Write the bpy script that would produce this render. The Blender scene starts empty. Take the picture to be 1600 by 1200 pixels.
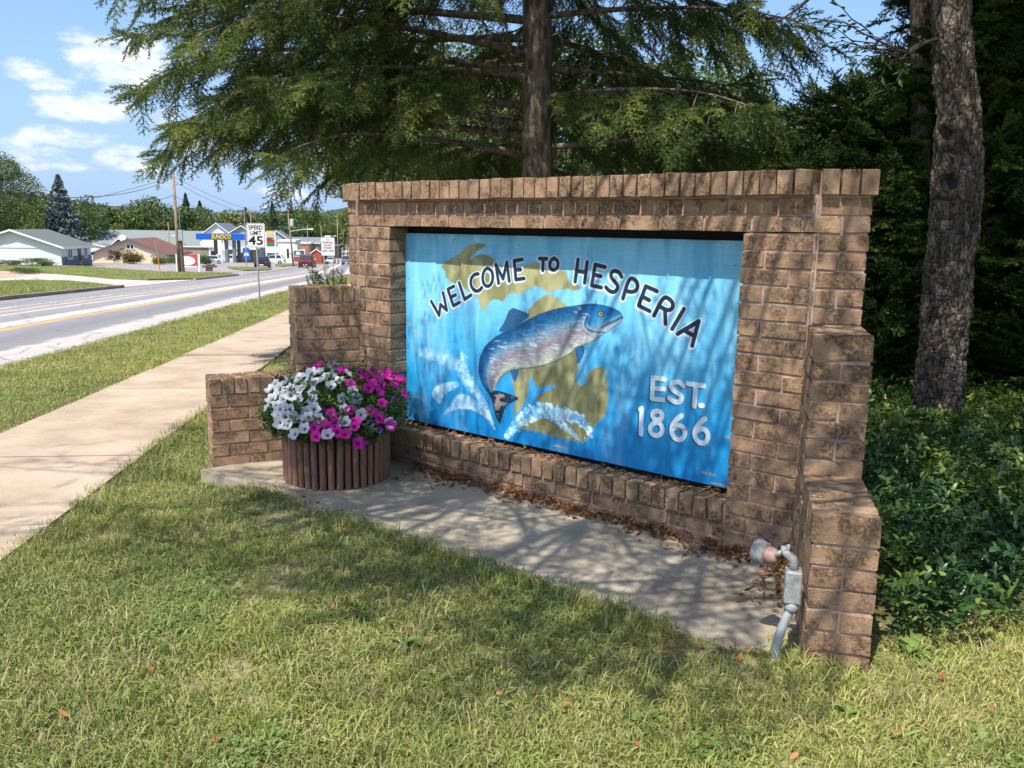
import bpy, bmesh, math, random
import numpy as np
from mathutils import Vector, Matrix, Euler

random.seed(7)
rng = np.random.default_rng(11)
sc = bpy.context.scene
COL = sc.collection
PI = math.pi

# ------------------------------------------------------------------ camera
# The place is laid out in the frame of the brick sign: u runs along its face to the right,
# n points out of its face towards the viewer, z is up.  Blender x = u, y = -n.
CAM = dict(u=3.2081, n=3.8227, z=1.557, yaw=0.6886, pitch=0.1803, roll=0.0157, f=1342.25)
def cam_axes():
    cy, sy = math.cos(CAM['yaw']), math.sin(CAM['yaw'])
    F = np.array([-sy, -cy, 0.]); R = np.array([cy, -sy, 0.])
    cp, sp = math.cos(CAM['pitch']), math.sin(CAM['pitch'])
    fw = F*cp + np.array([0, 0, -sp]); up = F*sp + np.array([0, 0, cp])
    cr, sr = math.cos(CAM['roll']), math.sin(CAM['roll'])
    return R*cr + up*sr, -R*sr + up*cr, fw
cR, cU, cF = cam_axes()
CP = np.array([CAM['u'], CAM['n'], CAM['z']])
fl = lambda v: Vector((float(v[0]), -float(v[1]), float(v[2])))
cd = bpy.data.cameras.new('camera'); cam = bpy.data.objects.new('camera', cd); COL.objects.link(cam)
mw = Matrix.Identity(4)
for i, a in enumerate((fl(cR), fl(cU), -fl(cF))):
    for r in range(3): mw[r][i] = a[r]
mw.translation = fl(CP)
cam.matrix_world = mw
cd.sensor_width = 36; cd.lens = CAM['f']/1600*36
cd.clip_start = .05; cd.clip_end = 6000
sc.camera = cam
def view(P):                                   # metres ahead, and picture position (0..1600, 0..1200) of points (u,n,z)
    d = np.asarray(P, float) - CP
    z = d @ cF
    zz = np.where(z > .05, z, .05)
    return z, 800 + CAM['f']*(d @ cR)/zz, 600 - CAM['f']*(d @ cU)/zz

# ------------------------------------------------------------------ sky, sun, exposure
SUN_EL, SUN_PHI = math.radians(59.0), math.radians(8.0)
SUN = np.array([math.cos(SUN_EL)*math.sin(SUN_PHI), math.cos(SUN_EL)*math.cos(SUN_PHI), math.sin(SUN_EL)])  # (u,n,z) towards the sun
world = bpy.data.worlds.new('World'); sc.world = world; world.use_nodes = True
wt = world.node_tree; wt.nodes.clear()
def wn(t, **k):
    n = wt.nodes.new(t)
    for a, b in k.items(): setattr(n, a, b)
    return n
def wmath(op, a, b=None, c=None, clamp=False):
    n = wn('ShaderNodeMath', operation=op); n.use_clamp = clamp
    for i, v in enumerate((a, b, c)):
        if v is None: continue
        if isinstance(v, (int, float)): n.inputs[i].default_value = v
        else: wt.links.new(v, n.inputs[i])
    return n.outputs[0]
sky = wn('ShaderNodeTexSky', sky_type='NISHITA', sun_disc=False)
sky.sun_elevation = SUN_EL
sky.sun_rotation = math.atan2(SUN[0], -SUN[1])
sky.altitude = 200; sky.air_density = 1.0; sky.dust_density = 1.2; sky.ozone_density = 2.0
tc = wn('ShaderNodeTexCoord'); sx = wn('ShaderNodeSeparateXYZ'); wt.links.new(tc.outputs['Generated'], sx.inputs[0])
az = wmath('ARCTAN2', sx.outputs[0], sx.outputs[1])          # 0 = straight behind the wall
el = wmath('ARCSINE', sx.outputs[2])
cmb = wn('ShaderNodeCombineXYZ')
for i, (s, k) in enumerate(((az, 1.), (el, 2.1))): wt.links.new(wmath('MULTIPLY', s, k), cmb.inputs[i])
def wnoise(scale, detail, off=0., rough=.55):
    n = wn('ShaderNodeTexNoise'); n.inputs['Scale'].default_value = scale; n.inputs['Detail'].default_value = detail
    n.inputs['Roughness'].default_value = rough
    ad = wn('ShaderNodeVectorMath', operation='ADD'); wt.links.new(cmb.outputs[0], ad.inputs[0]); ad.inputs[1].default_value = (off, off*.7, off*.3)
    wt.links.new(ad.outputs[0], n.inputs['Vector']); return n.outputs['Fac']
n_fine = wnoise(20, 7, 0, .62); n_big = wnoise(5.5, 3, 3.1)
def px_dir(x, y):
    d = cR*(x-800)/CAM['f'] - cU*(y-600)/CAM['f'] + cF; d = d/np.linalg.norm(d)
    return math.atan2(d[0], -d[1]), math.asin(d[2])
field = None
for (x, y, w, h, a) in ((182, 98, 82, 40, 1.0), (205, 108, 60, 34, .9), (142, 168, 84, 24, .85), (42, 112, 40, 17, .62), (100, 214, 62, 17, .7), (30, 236, 75, 22, .62), (120, 60, 30, 14, .5), (300, 225, 50, 18, .5), (440, 300, 70, 12, .45), (80, 130, 40, 12, .45),
                        (215, 248, 60, 22, .72), (255, 190, 30, 26, .7), (500, 255, 60, 20, .5), (385, 262, 40, 15, .55), (70, 262, 60, 12, .5), (1590, 25, 40, 60, .8), (235, 70, 40, 20, .6)):
    a0, e0 = px_dir(x, y)
    q = wmath('ADD', wmath('POWER', wmath('ABSOLUTE', wmath('MULTIPLY', wmath('SUBTRACT', az, a0), CAM['f']/(w*.86))), 2.), wmath('POWER', wmath('ABSOLUTE', wmath('MULTIPLY', wmath('SUBTRACT', el, e0), CAM['f']/(h*.86))), 2.))
    b = wmath('MULTIPLY', wmath('SUBTRACT', 1.25, q), a)
    field = b if field is None else wmath('MAXIMUM', field, b)
field = wmath('MAXIMUM', field, wmath('SUBTRACT', wmath('MULTIPLY', n_big, 2.6), 1.75))   # the same fair-weather clouds all round the sky
cl = wmath('ADD', wmath('MULTIPLY', field, .55), wmath('MULTIPLY', wmath('SUBTRACT', n_fine, .5), 2.3))
mr = wn('ShaderNodeMapRange', interpolation_type='SMOOTHSTEP'); mr.inputs['From Min'].default_value = .02; mr.inputs['From Max'].default_value = .80
mr.inputs['To Max'].default_value = .93
wt.links.new(cl, mr.inputs['Value'])
haze = wn('ShaderNodeMapRange', interpolation_type='SMOOTHSTEP'); haze.inputs['From Min'].default_value = -.02; haze.inputs['From Max'].default_value = .42
haze.inputs['To Min'].default_value = .8; haze.inputs['To Max'].default_value = .06; wt.links.new(el, haze.inputs['Value'])
SKY_STR = 0.145
bg1 = wn('ShaderNodeBackground'); bg1.inputs['Strength'].default_value = SKY_STR; 
hs = wn('ShaderNodeHueSaturation'); hs.inputs['Saturation'].default_value = 1.15; hs.inputs['Value'].default_value = 1.0
wt.links.new(sky.outputs[0], hs.inputs['Color']); wt.links.new(hs.outputs[0], bg1.inputs['Color'])
bg2 = wn('ShaderNodeBackground'); bg2.inputs['Color'].default_value = (.93, .94, 1, 1); bg2.inputs['Strength'].default_value = .86
bg3 = wn('ShaderNodeBackground'); bg3.inputs['Color'].default_value = (.36, .575, .98, 1); bg3.inputs['Strength'].default_value = .70
mh = wn('ShaderNodeMixShader'); wt.links.new(haze.outputs[0], mh.inputs[0]); wt.links.new(bg1.outputs[0], mh.inputs[1]); wt.links.new(bg3.outputs[0], mh.inputs[2])
ms = wn('ShaderNodeMixShader'); wt.links.new(mr.outputs[0], ms.inputs[0]); wt.links.new(mh.outputs[0], ms.inputs[1]); wt.links.new(bg2.outputs[0], ms.inputs[2])
wo = wn('ShaderNodeOutputWorld'); wt.links.new(ms.outputs[0], wo.inputs[0])
sl = bpy.data.lights.new('sun', 'SUN'); sl.energy = 4.8; sl.angle = math.radians(.53); sl.color = (1, .955, .88)
so = bpy.data.objects.new('sun', sl); COL.objects.link(so)
so.rotation_euler = fl(SUN).to_track_quat('Z', 'Y').to_euler(); so.location = fl(SUN*60)
sc.view_settings.view_transform = 'Standard'; sc.view_settings.look = 'None'
sc.view_settings.exposure = 0.58; sc.view_settings.gamma = 1; sc.view_settings.use_curve_mapping = False
sc.render.engine = 'CYCLES'
sc.cycles.max_bounces = 7; sc.cycles.transparent_max_bounces = 8; sc.cycles.use_denoising = True

# ------------------------------------------------------------------ helpers: objects
def setp(o, label=None, cat=None, group=None, kind=None):
    for k, v in (('label', label), ('category', cat), ('group', group), ('kind', kind)):
        if v: o[k] = v
    return o
def link(name, me, parent=None, **k):
    o = bpy.data.objects.new(name, me); COL.objects.link(o)
    if parent is not None: o.parent = parent
    return setp(o, **k)
def empty(name, P, rz=0., **k):
    o = bpy.data.objects.new(name, None); COL.objects.link(o); o.empty_display_size = .2
    o.location = fl(P); o.rotation_euler[2] = rz
    return setp(o, **k)
class MB:                                      # collects boxes, tubes, sheets in Blender coordinates; build() makes ONE mesh object
    def __init__(s): s.v = []; s.f = []; s.mi = []
    def add(s, vs, fs, mi=0):
        b = len(s.v); s.v += [tuple(map(float, p)) for p in vs]
        s.f += [tuple(i+b for i in f) for f in fs]; s.mi += [mi]*len(fs)
    def box(s, x0, x1, y0, y1, z0, z1, mi=0, M=None):
        vs = [(x, y, z) for z in (z0, z1) for y in (y0, y1) for x in (x0, x1)]
        if M is not None: vs = [M @ Vector(p) for p in vs]
        s.add(vs, [(0, 2, 3, 1), (4, 5, 7, 6), (0, 1, 5, 4), (2, 6, 7, 3), (0, 4, 6, 2), (1, 3, 7, 5)], mi)
    def cbox(s, x0, x1, y0, y1, z0, z1, c, mi=0, M=None):     # chamfered box
        X, Y, Z = (x0, x1), (y0, y1), (z0, z1); vs = []; ix = {}
        for i in (0, 1):
            for j in (0, 1):
                for k in (0, 1):
                    sx_, sy_, sz_ = (c, -c)[i], (c, -c)[j], (c, -c)[k]
                    for a, p in enumerate(((X[i], Y[j]+sy_, Z[k]+sz_), (X[i]+sx_, Y[j], Z[k]+sz_), (X[i]+sx_, Y[j]+sy_, Z[k]))):
                        ix[i, j, k, a] = len(vs); vs.append(p)
        f = []
        for i in (0, 1):
            q = [ix[i, 0, 0, 0], ix[i, 1, 0, 0], ix[i, 1, 1, 0], ix[i, 0, 1, 0]]; f.append(q if i else q[::-1])
            q = [ix[0, i, 0, 1], ix[1, i, 0, 1], ix[1, i, 1, 1], ix[0, i, 1, 1]]; f.append(q[::-1] if i else q)
            q = [ix[0, 0, i, 2], ix[1, 0, i, 2], ix[1, 1, i, 2], ix[0, 1, i, 2]]; f.append(q if i else q[::-1])
        for i in (0, 1):
            for j in (0, 1):
                f.append([ix[i, j, 0, 0], ix[i, j, 1, 0], ix[i, j, 1, 1], ix[i, j, 0, 1]])
                f.append([ix[i, 0, j, 0], ix[i, 1, j, 0], ix[i, 1, j, 2], ix[i, 0, j, 2]])
                f.append([ix[0, i, j, 1], ix[1, i, j, 1], ix[1, i, j, 2], ix[0, i, j, 2]])
                for k in (0, 1): f.append([ix[i, j, k, 0], ix[i, j, k, 1], ix[i, j, k, 2]])
        if M is not None: vs = [M @ Vector(p) for p in vs]
        s.add(vs, f, mi)
    def tube(s, pts, r, n=8, caps=True, mi=0):
        pts = [Vector(p) for p in pts]; rs = r if hasattr(r, '__len__') else [r]*len(pts)
        vs = []; fs = []; up = None
        for i, p in enumerate(pts):
            t = (pts[min(i+1, len(pts)-1)] - pts[max(i-1, 0)])
            if t.length < 1e-9: t = Vector((0, 0, 1))
            t.normalize()
            if up is None: up = Vector((1, 0, 0)) if abs(t.x) < .9 else Vector((0, 1, 0))
            a = (up - t*up.dot(t)).normalized(); up = a; b = t.cross(a)
            for j in range(n):
                q = 2*PI*j/n; vs.append(p + a*(rs[i]*math.cos(q)) + b*(rs[i]*math.sin(q)))
        for i in range(len(pts)-1):
            for j in range(n): fs.append((i*n+j, i*n+(j+1) % n, (i+1)*n+(j+1) % n, (i+1)*n+j))
        if caps: fs.append(tuple(range(n))[::-1]); fs.append(tuple((len(pts)-1)*n+j for j in range(n)))
        s.add(vs, fs, mi)
    def lathe(s, prof, c=(0, 0, 0), n=24, mi=0, axis=None):
        vs = []; fs = []; c = Vector(c); Q = Vector((0, 0, 1)).rotation_difference(Vector(axis)) if axis is not None else None
        for (r, z) in prof:
            for j in range(n):
                p = Vector((r*math.cos(2*PI*j/n), r*math.sin(2*PI*j/n), z)); vs.append(c + (Q @ p if Q else p))
        for i in range(len(prof)-1):
            for j in range(n): fs.append((i*n+j, i*n+(j+1) % n, (i+1)*n+(j+1) % n, (i+1)*n+j))
        fs.append(tuple(range(n))[::-1]); fs.append(tuple((len(prof)-1)*n+j for j in range(n)))
        s.add(vs, fs, mi)
    def prism(s, poly, d, mi=0):                # polygon of 3-D points pushed along d
        n = len(poly); d = Vector(d); vs = [Vector(p) for p in poly]; vs += [p+d for p in vs]
        s.add(vs, [tuple(range(n))[::-1], tuple(range(n, 2*n))]+[(i, (i+1) % n, n+(i+1) % n, n+i) for i in range(n)], mi)
    def quad(s, a, b, c, d, mi=0): s.add([a, b, c, d], [(0, 1, 2, 3)], mi)
    def mesh(s, name, mats, smooth=False):
        me = bpy.data.meshes.new(name); me.from_pydata(s.v, [], s.f); me.validate()
        for m in (mats if isinstance(mats, (list, tuple)) else [mats]): me.materials.append(m)
        if len(me.polygons) == len(s.mi): me.polygons.foreach_set('material_index', s.mi)
        if smooth: me.polygons.foreach_set('use_smooth', [True]*len(me.polygons))
        me.update(); return me
    def build(s, name, mats, parent=None, smooth=False, **k): return link(name, s.mesh(name, mats, smooth), parent, **k)
def np_mesh(name, v, f, mats, smooth=False):
    v = np.asarray(v, np.float32); f = np.asarray(f, np.int32)
    me = bpy.data.meshes.new(name); k = f.shape[1]
    me.vertices.add(len(v)); me.vertices.foreach_set('co', v.ravel())
    me.loops.add(f.size); me.loops.foreach_set('vertex_index', f.ravel())
    me.polygons.add(len(f)); me.polygons.foreach_set('loop_start', np.arange(0, f.size, k, dtype=np.int32)); me.polygons.foreach_set('loop_total', np.full(len(f), k, np.int32))
    for m in (mats if isinstance(mats, (list, tuple)) else [mats]): me.materials.append(m)
    if smooth: me.polygons.foreach_set('use_smooth', np.ones(len(f), bool))
    me.update(calc_edges=True); me.validate(); return me
def copy_tree(root, P, rz, label=None, scale=1.):
    r = root.copy(); COL.objects.link(r); r.location = fl(P); r.rotation_euler[2] = rz
    r.scale = (scale,)*3 if not hasattr(scale, '__len__') else scale
    if label: r['label'] = label
    for ch in root.children:
        c = ch.copy(); COL.objects.link(c); c.parent = r
        for g in ch.children:
            d = g.copy(); COL.objects.link(d); d.parent = c
    return r

# scatter: one object whose points carry instances of the meshes in a hidden library collection
def library(name, meshes):
    c = bpy.data.collections.new(name)
    for i, me in enumerate(meshes): c.objects.link(bpy.data.objects.new('%s_%02d' % (name, i), me))
    return c
LINK_ORDER = lambda c: sorted(c.objects, key=lambda o: o.name, reverse=True)
def scatter(name, pts, rots, scl, idx, coll, parent=None, **k):
    n = len(pts); me = bpy.data.meshes.new(name); me.vertices.add(n)
    p = np.asarray(pts, np.float32); me.vertices.foreach_set('co', p.ravel())
    a = me.attributes.new('rot', 'FLOAT_VECTOR', 'POINT'); a.data.foreach_set('vector', np.asarray(rots, np.float32).ravel())
    a = me.attributes.new('scl', 'FLOAT', 'POINT'); a.data.foreach_set('value', np.asarray(scl, np.float32))
    a = me.attributes.new('idx', 'INT', 'POINT'); a.data.foreach_set('value', np.asarray(idx, np.int32))
    me.update()
    o = link(name, me, parent, **k)
    g = bpy.data.node_groups.new(name+'_scatter', 'GeometryNodeTree'); o_ = g.interface
    o_.new_socket('Geometry', in_out='INPUT', socket_type='NodeSocketGeometry'); o_.new_socket('Geometry', in_out='OUTPUT', socket_type='NodeSocketGeometry')
    N = g.nodes.new; L = g.links.new
    gi, go = N('NodeGroupInput'), N('NodeGroupOutput'); ip = N('GeometryNodeInstanceOnPoints'); ci = N('GeometryNodeGeometryToInstance')
    for ob in LINK_ORDER(coll):                 # bare meshes, so every copy belongs to this object
        oi = N('GeometryNodeObjectInfo'); oi.inputs['Object'].default_value = ob; L(oi.outputs['Geometry'], ci.inputs[0])
    def attr(nm, t): x = N('GeometryNodeInputNamedAttribute'); x.data_type = t; x.inputs['Name'].default_value = nm; return x.outputs['Attribute']
    e2r = N('FunctionNodeEulerToRotation'); L(attr('rot', 'FLOAT_VECTOR'), e2r.inputs[0])
    L(gi.outputs[0], ip.inputs['Points']); L(ci.outputs[0], ip.inputs['Instance']); ip.inputs['Pick Instance'].default_value = True
    L(attr('idx', 'INT'), ip.inputs['Instance Index']); L(e2r.outputs[0], ip.inputs['Rotation']); L(attr('scl', 'FLOAT'), ip.inputs['Scale'])
    L(ip.outputs[0], go.inputs[0])
    m = o.modifiers.new('scatter', 'NODES'); m.node_group = g
    return o
def euler_of(x, up):                            # Euler of the frame whose +X is x and whose +Z is near up
    x = Vector(x).normalized(); up = Vector(up); y = up.cross(x)
    if y.length < 1e-5: y = Vector((0, 1, 0)).cross(x)
    y.normalize(); z = x.cross(y)
    return tuple(Matrix(((x.x, y.x, z.x), (x.y, y.y, z.y), (x.z, y.z, z.z))).to_euler())

# ------------------------------------------------------------------ helpers: materials
class NT:
    def __init__(s, name, rough=.85, spec=.3):
        s.m = bpy.data.materials.new(name); s.m.use_nodes = True; s.t = s.m.node_tree; s.b = s.t.nodes['Principled BSDF']
        s.b.inputs['Roughness'].default_value = rough; s.b.inputs['Specular IOR Level'].default_value = spec
        s.pos = None
    def n(s, t, **k):
        x = s.t.nodes.new(t)
        for a, b in k.items(): setattr(x, a, b)
        return x
    def put(s, v, sock):
        if isinstance(v, bpy.types.NodeSocket): s.t.links.new(v, sock)
        elif hasattr(v, '__len__'): sock.default_value = tuple(v)+((1,) if len(v) == 3 and len(sock.default_value) == 4 else ())
        else: sock.default_value = v
    def P(s):
        if s.pos is None: s.pos = s.n('ShaderNodeNewGeometry').outputs['Position']
        return s.pos
    def noise(s, scale, detail=4, rough=.55, vec=None, out='Fac', dist=0.):
        x = s.n('ShaderNodeTexNoise'); x.inputs['Scale'].default_value = scale; x.inputs['Detail'].default_value = detail; x.inputs['Roughness'].default_value = rough
        x.inputs['Distortion'].default_value = dist
        s.t.links.new(vec if vec is not None else s.P(), x.inputs['Vector']); return x.outputs[out]
    def vor(s, scale, vec=None, feature='F1', out='Distance', rnd=1.):
        x = s.n('ShaderNodeTexVoronoi', feature=feature); x.inputs['Scale'].default_value = scale; x.inputs['Randomness'].default_value = rnd
        s.t.links.new(vec if vec is not None else s.P(), x.inputs['Vector']); return x.outputs[out]
    def scaled(s, v, vec=None):
        x = s.n('ShaderNodeVectorMath', operation='MULTIPLY'); s.t.links.new(vec if vec is not None else s.P(), x.inputs[0]); x.inputs[1].default_value = v; return x.outputs[0]
    def ramp(s, fac, stops, interp='LINEAR'):
        x = s.n('ShaderNodeValToRGB'); x.color_ramp.interpolation = interp; e = x.color_ramp.elements
        while len(e) < len(stops): e.new(.5)
        for i, (p, c) in enumerate(stops):
            e[i].position = p; e[i].color = tuple(c)+(1,) if hasattr(c, '__len__') else (c, c, c, 1)
        s.put(fac, x.inputs[0]); return x.outputs[0]
    def mix(s, f, a, b, mode='MIX'):
        x = s.n('ShaderNodeMix', data_type='RGBA', blend_type=mode); s.put(f, x.inputs[0]); s.put(a, x.inputs[6]); s.put(b, x.inputs[7]); return x.outputs[2]
    def math(s, op, a, b=0., clamp=False):
        x = s.n('ShaderNodeMath', operation=op); x.use_clamp = clamp; s.put(a, x.inputs[0]); s.put(b, x.inputs[1]); return x.outputs[0]
    def rnd(s): return s.n('ShaderNodeObjectInfo').outputs['Random']
    def isl(s): return s.n('ShaderNodeNewGeometry').outputs['Random Per Island']
    def color(s, v): s.put(v, s.b.inputs['Base Color']); return s
    def bump(s, h, strength=.4, dist=.01):
        x = s.n('ShaderNodeBump'); x.inputs['Strength'].default_value = strength; x.inputs['Distance'].default_value = dist
        s.put(h, x.inputs['Height']); s.t.links.new(x.outputs[0], s.b.inputs['Normal']); return s
    def translucent(s, col, fac):
        tr = s.n('ShaderNodeBsdfTranslucent'); s.put(col, tr.inputs[0]); mx = s.n('ShaderNodeMixShader'); mx.inputs[0].default_value = fac
        s.t.links.new(s.b.outputs[0], mx.inputs[1]); s.t.links.new(tr.outputs[0], mx.inputs[2])
        s.t.links.new(mx.outputs[0], s.t.nodes['Material Output'].inputs[0]); return s
def plain(name, c, rough=.6, metal=0., spec=.4, var=.12, scale=6.):
    a = NT(name, rough, spec); a.b.inputs['Metallic'].default_value = metal
    f = a.noise(scale, 5, .6)
    a.color(a.ramp(f, [(.25, tuple(x*(1-var) for x in c)), (.75, tuple(min(1, x*(1+var)) for x in c))])); return a.m

# ------------------------------------------------------------------ the lie of the land
# road frame: s along the road (away), t across it (towards the far side); the whole street falls away from the sign
E_ = np.array([-.72316, -.69068]); T_ = np.array([-.69068, .72316]); O_ = np.array([2.2, .8])
GS = [-70, -40, -20, -10, -5, 0, 5, 10, 20, 40, 60, 80, 100, 120, 150, 190, 205, 225, 260, 330, 400, 520, 700, 1000, 1600, 2600]
GZ = [2.5, 1.44, .72, .36, .18, 0, -.18, -.36, -.72, -1.44, -2.16, -2.88, -3.6, -4.32, -5.4, -6.84, -7.15, -7.3, -7.2, -6.5, -5, -2, 2, 4, 4, 4]
def g(s): return np.interp(s, GS, GZ)
def bank(u, n, z):                              # the turf rises to the edge of the concrete apron
    u, n, z = np.asarray(u, float), np.asarray(n, float), np.asarray(z, float)
    k = np.clip((1.42-n)/.43, 0, 1)*np.clip((n-.90)/.06, 0, 1)*np.clip((u+1.50)/.35, 0, 1)*np.clip((2.3-u)/.3, 0, 1); k = k*k*(3-2*k)
    return z+np.maximum(0, -.010-z)*k
def ST(s, t, dz=0.):                            # road frame -> (u,n,z), dz above the ground
    p = O_ + np.asarray(s)*E_ + np.asarray(t)*T_; return np.array([p[0], p[1], float(g(s))+dz])
def st_of(u, n):
    q0, q1 = np.asarray(u)-O_[0], np.asarray(n)-O_[1]; return q0*E_[0]+q1*E_[1], q0*T_[0]+q1*T_[1]
bend = lambda s: .06*max(0., s-80.)
ROT_ST = math.atan2(-E_[1], E_[0])              # Blender z-rotation that turns +x into the road's direction

def strip(name, t0, t1, s0, s1, dz, mat_, bent=True, thick=0., kind='structure', parent=None, fine=None):
    S = sorted(set([s0, s1]+[x for x in GS if s0 < x < s1]))
    if fine: S = sorted(set(S+list(np.arange(s0, s1, fine))))
    b = MB(); vs = []
    for s in S:
        k = bend(s) if bent else 0.
        for t in (t0, t1): vs.append(fl(ST(s, t+k, dz)))
    n = len(S); fs = [(2*i, 2*i+1, 2*i+3, 2*i+2) for i in range(n-1)]
    if thick:
        m = len(vs); vs += [v-Vector((0, 0, thick)) for v in vs]
        for i in range(n-1): fs += [(2*i, 2*i+2, m+2*i+2, m+2*i), (2*i+1, m+2*i+1, m+2*i+3, 2*i+3)]
        fs += [(0, m, m+1, 1), (2*n-2, 2*n-1, m+2*n-1, m+2*n-2)]
    b.add(vs, fs); return b.build(name, mat_, parent, kind=kind)

a = NT('ground_soil', .95, .1)                    # thatch and soil between the blades near by, mown grass farther off
d_ = a.noise(2.2, 5, .6); e_ = a.noise(30, 4, .7)
lawn = a.ramp(e_, [(.3, (.08, .09, .03)), (.5, (.20, .19, .075)), (.7, (.34, .29, .15))])
dry = a.ramp(e_, [(.3, (.22, .17, .095)), (.7, (.42, .335, .215))])
a.color(a.mix(a.ramp(d_, [(.46, 0.), (.66, .75)]), lawn, dry)).bump(e_, .8, .02)
m_ground = a.m
a = NT('mown_grass', .95, .1)
d_ = a.noise(.35, 5, .65); e_ = a.noise(9, 5, .75)
a.color(a.mix(a.ramp(d_, [(.42, 0.), (.68, .8)]), a.ramp(e_, [(.3, (.07, .105, .022)), (.7, (.17, .205, .055))]), a.ramp(e_, [(.3, (.17, .15, .06)), (.7, (.30, .275, .12))]))).bump(e_, .9, .05)
m_mown = a.m
def concrete(name, c0, c1, c2, sc_=1., joints=None):
    a = NT(name, .9, .15); f1 = a.noise(1.6*sc_, 6, .65); f2 = a.noise(90*sc_, 3, .6); f3 = a.noise(300*sc_, 2)
    col = a.ramp(f1, [(.3, c0), (.5, c1), (.72, c2)])
    col = a.mix(.35, col, a.ramp(f2, [(.3, (.45, .45, .45)), (.7, (1, 1, 1))]), 'MULTIPLY')
    col = a.mix(a.ramp(f3, [(.68, 0.), (.74, .35)]), col, (.16, .14, .12))
    a.color(col).bump(a.math('ADD', f2, a.math('MULTIPLY', f3, .6)), .35, .006); return a.m
m_walk = concrete('sidewalk_concrete', (.36, .27, .195), (.475, .365, .27), (.56, .455, .35))
m_slab = concrete('slab_concrete', (.26, .215, .155), (.40, .335, .25), (.50, .425, .325), 1.3)
m_drive = concrete('driveway_concrete', (.45, .37, .31), (.55, .46, .40), (.62, .54, .48), .4)
m_curb = concrete('curb_concrete', (.24, .18, .13), (.34, .26, .19), (.42, .34, .26))
m_dirt = concrete('gravel_pink', (.42, .27, .19), (.5, .34, .25), (.55, .4, .3), .3)
m_lot = concrete('parking_asphalt', (.27, .23, .22), (.33, .29, .28), (.42, .37, .35), .2)

a = NT('road_surface', .85, .25)                  # bands of different ages across the road
vd = a.n('ShaderNodeVectorMath', operation='DOT_PRODUCT'); a.put(a.P(), vd.inputs[0]); vd.inputs[1].default_value = (float(T_[0]), -float(T_[1]), 0)
tt = a.math('SUBTRACT', vd.outputs['Value'], float(T_ @ O_))
vs_ = a.n('ShaderNodeVectorMath', operation='DOT_PRODUCT'); a.put(a.P(), vs_.inputs[0]); vs_.inputs[1].default_value = (float(E_[0]), -float(E_[1]), 0)
ss = a.math('SUBTRACT', vs_.outputs['Value'], float(E_ @ O_))
tt = a.math('SUBTRACT', tt, a.math('MULTIPLY', a.math('MAXIMUM', a.math('SUBTRACT', ss, 80.), 0.), .06))
nz = a.noise(1.1, 6, .7); nb = a.noise(40, 3, .7); nl = a.noise(.25, 3)
rag = a.math('ADD', tt, a.math('MULTIPLY', a.math('SUBTRACT', nz, .5), .75))
sm = a.math('ADD', tt, a.math('MULTIPLY', a.math('SUBTRACT', nz, .5), .08))
T0, T1 = 6.6, 14.2
q = lambda t: (t-T0)/(T1-T0)
gr = (.235, .225, .23)
base = a.ramp(a.math('DIVIDE', a.math('SUBTRACT', rag, T0), T1-T0), [(q(6.6), (.47, .42, .385)), (q(7.45), (.50, .45, .41)), (q(7.62), (.25, .24, .24)), (q(8.3), (.21, .20, .205)),
        (q(9.25), (.29, .275, .27)), (q(10.1), (.27, .255, .255)), (q(11.2), (.30, .28, .275)), (q(12.3), (.25, .24, .25)), (q(13.9), (.29, .275, .275))])
base = a.mix(.5, base, a.ramp(nb, [(.3, (.6, .6, .6)), (.7, (1.15, 1.15, 1.15))]), 'MULTIPLY')
def band(lo, hi, soft, tsig): 
    up_ = a.n('ShaderNodeMapRange'); up_.inputs['From Min'].default_value = lo-soft; up_.inputs['From Max'].default_value = lo+soft; a.put(tsig, up_.inputs['Value'])
    dn = a.n('ShaderNodeMapRange'); dn.inputs['From Min'].default_value = hi+soft; dn.inputs['From Max'].default_value = hi-soft; a.put(tsig, dn.inputs['Value'])
    return a.math('MULTIPLY', up_.outputs[0], dn.outputs[0])
wear = a.ramp(a.noise(3, 5, .8), [(.32, .15), (.5, 1.)])
base = a.mix(a.math('MULTIPLY', band(9.42, 9.98, .03, sm), .9), base, (.60, .53, .47))
base = a.mix(a.math('MULTIPLY', band(9.12, 9.30, .03, sm), wear), base, (.72, .36, .06))
base = a.mix(a.math('MULTIPLY', band(10.95, 11.04, .02, sm), wear), base, (.68, .64, .6))
base = a.mix(a.math('MULTIPLY', band(11.5, 11.75, .06, sm), .7), base, (.62, .40, .19))
base = a.mix(a.math('MULTIPLY', band(12.2, 12.27, .02, rag), wear), base, (.6, .57, .55))
wp = a.n('ShaderNodeVectorMath', operation='ADD'); a.put(a.P(), wp.inputs[0]); a.put(a.noise(.8, 4, .6, out='Color'), wp.inputs[1]); cr = a.ramp(a.vor(.42, wp.outputs[0], feature='DISTANCE_TO_EDGE'), [(.0, 1.), (.016, 0.)])
stain = a.ramp(a.noise(.5, 5, .6), [(.5, 0.), (.7, .35)]); base = a.mix(stain, base, (.20, .19, .19))
base = a.mix(a.math('MULTIPLY', cr, .6), base, (.12, .115, .115))
a.color(base).bump(nb, .3, .008); m_road = a.m

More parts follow.
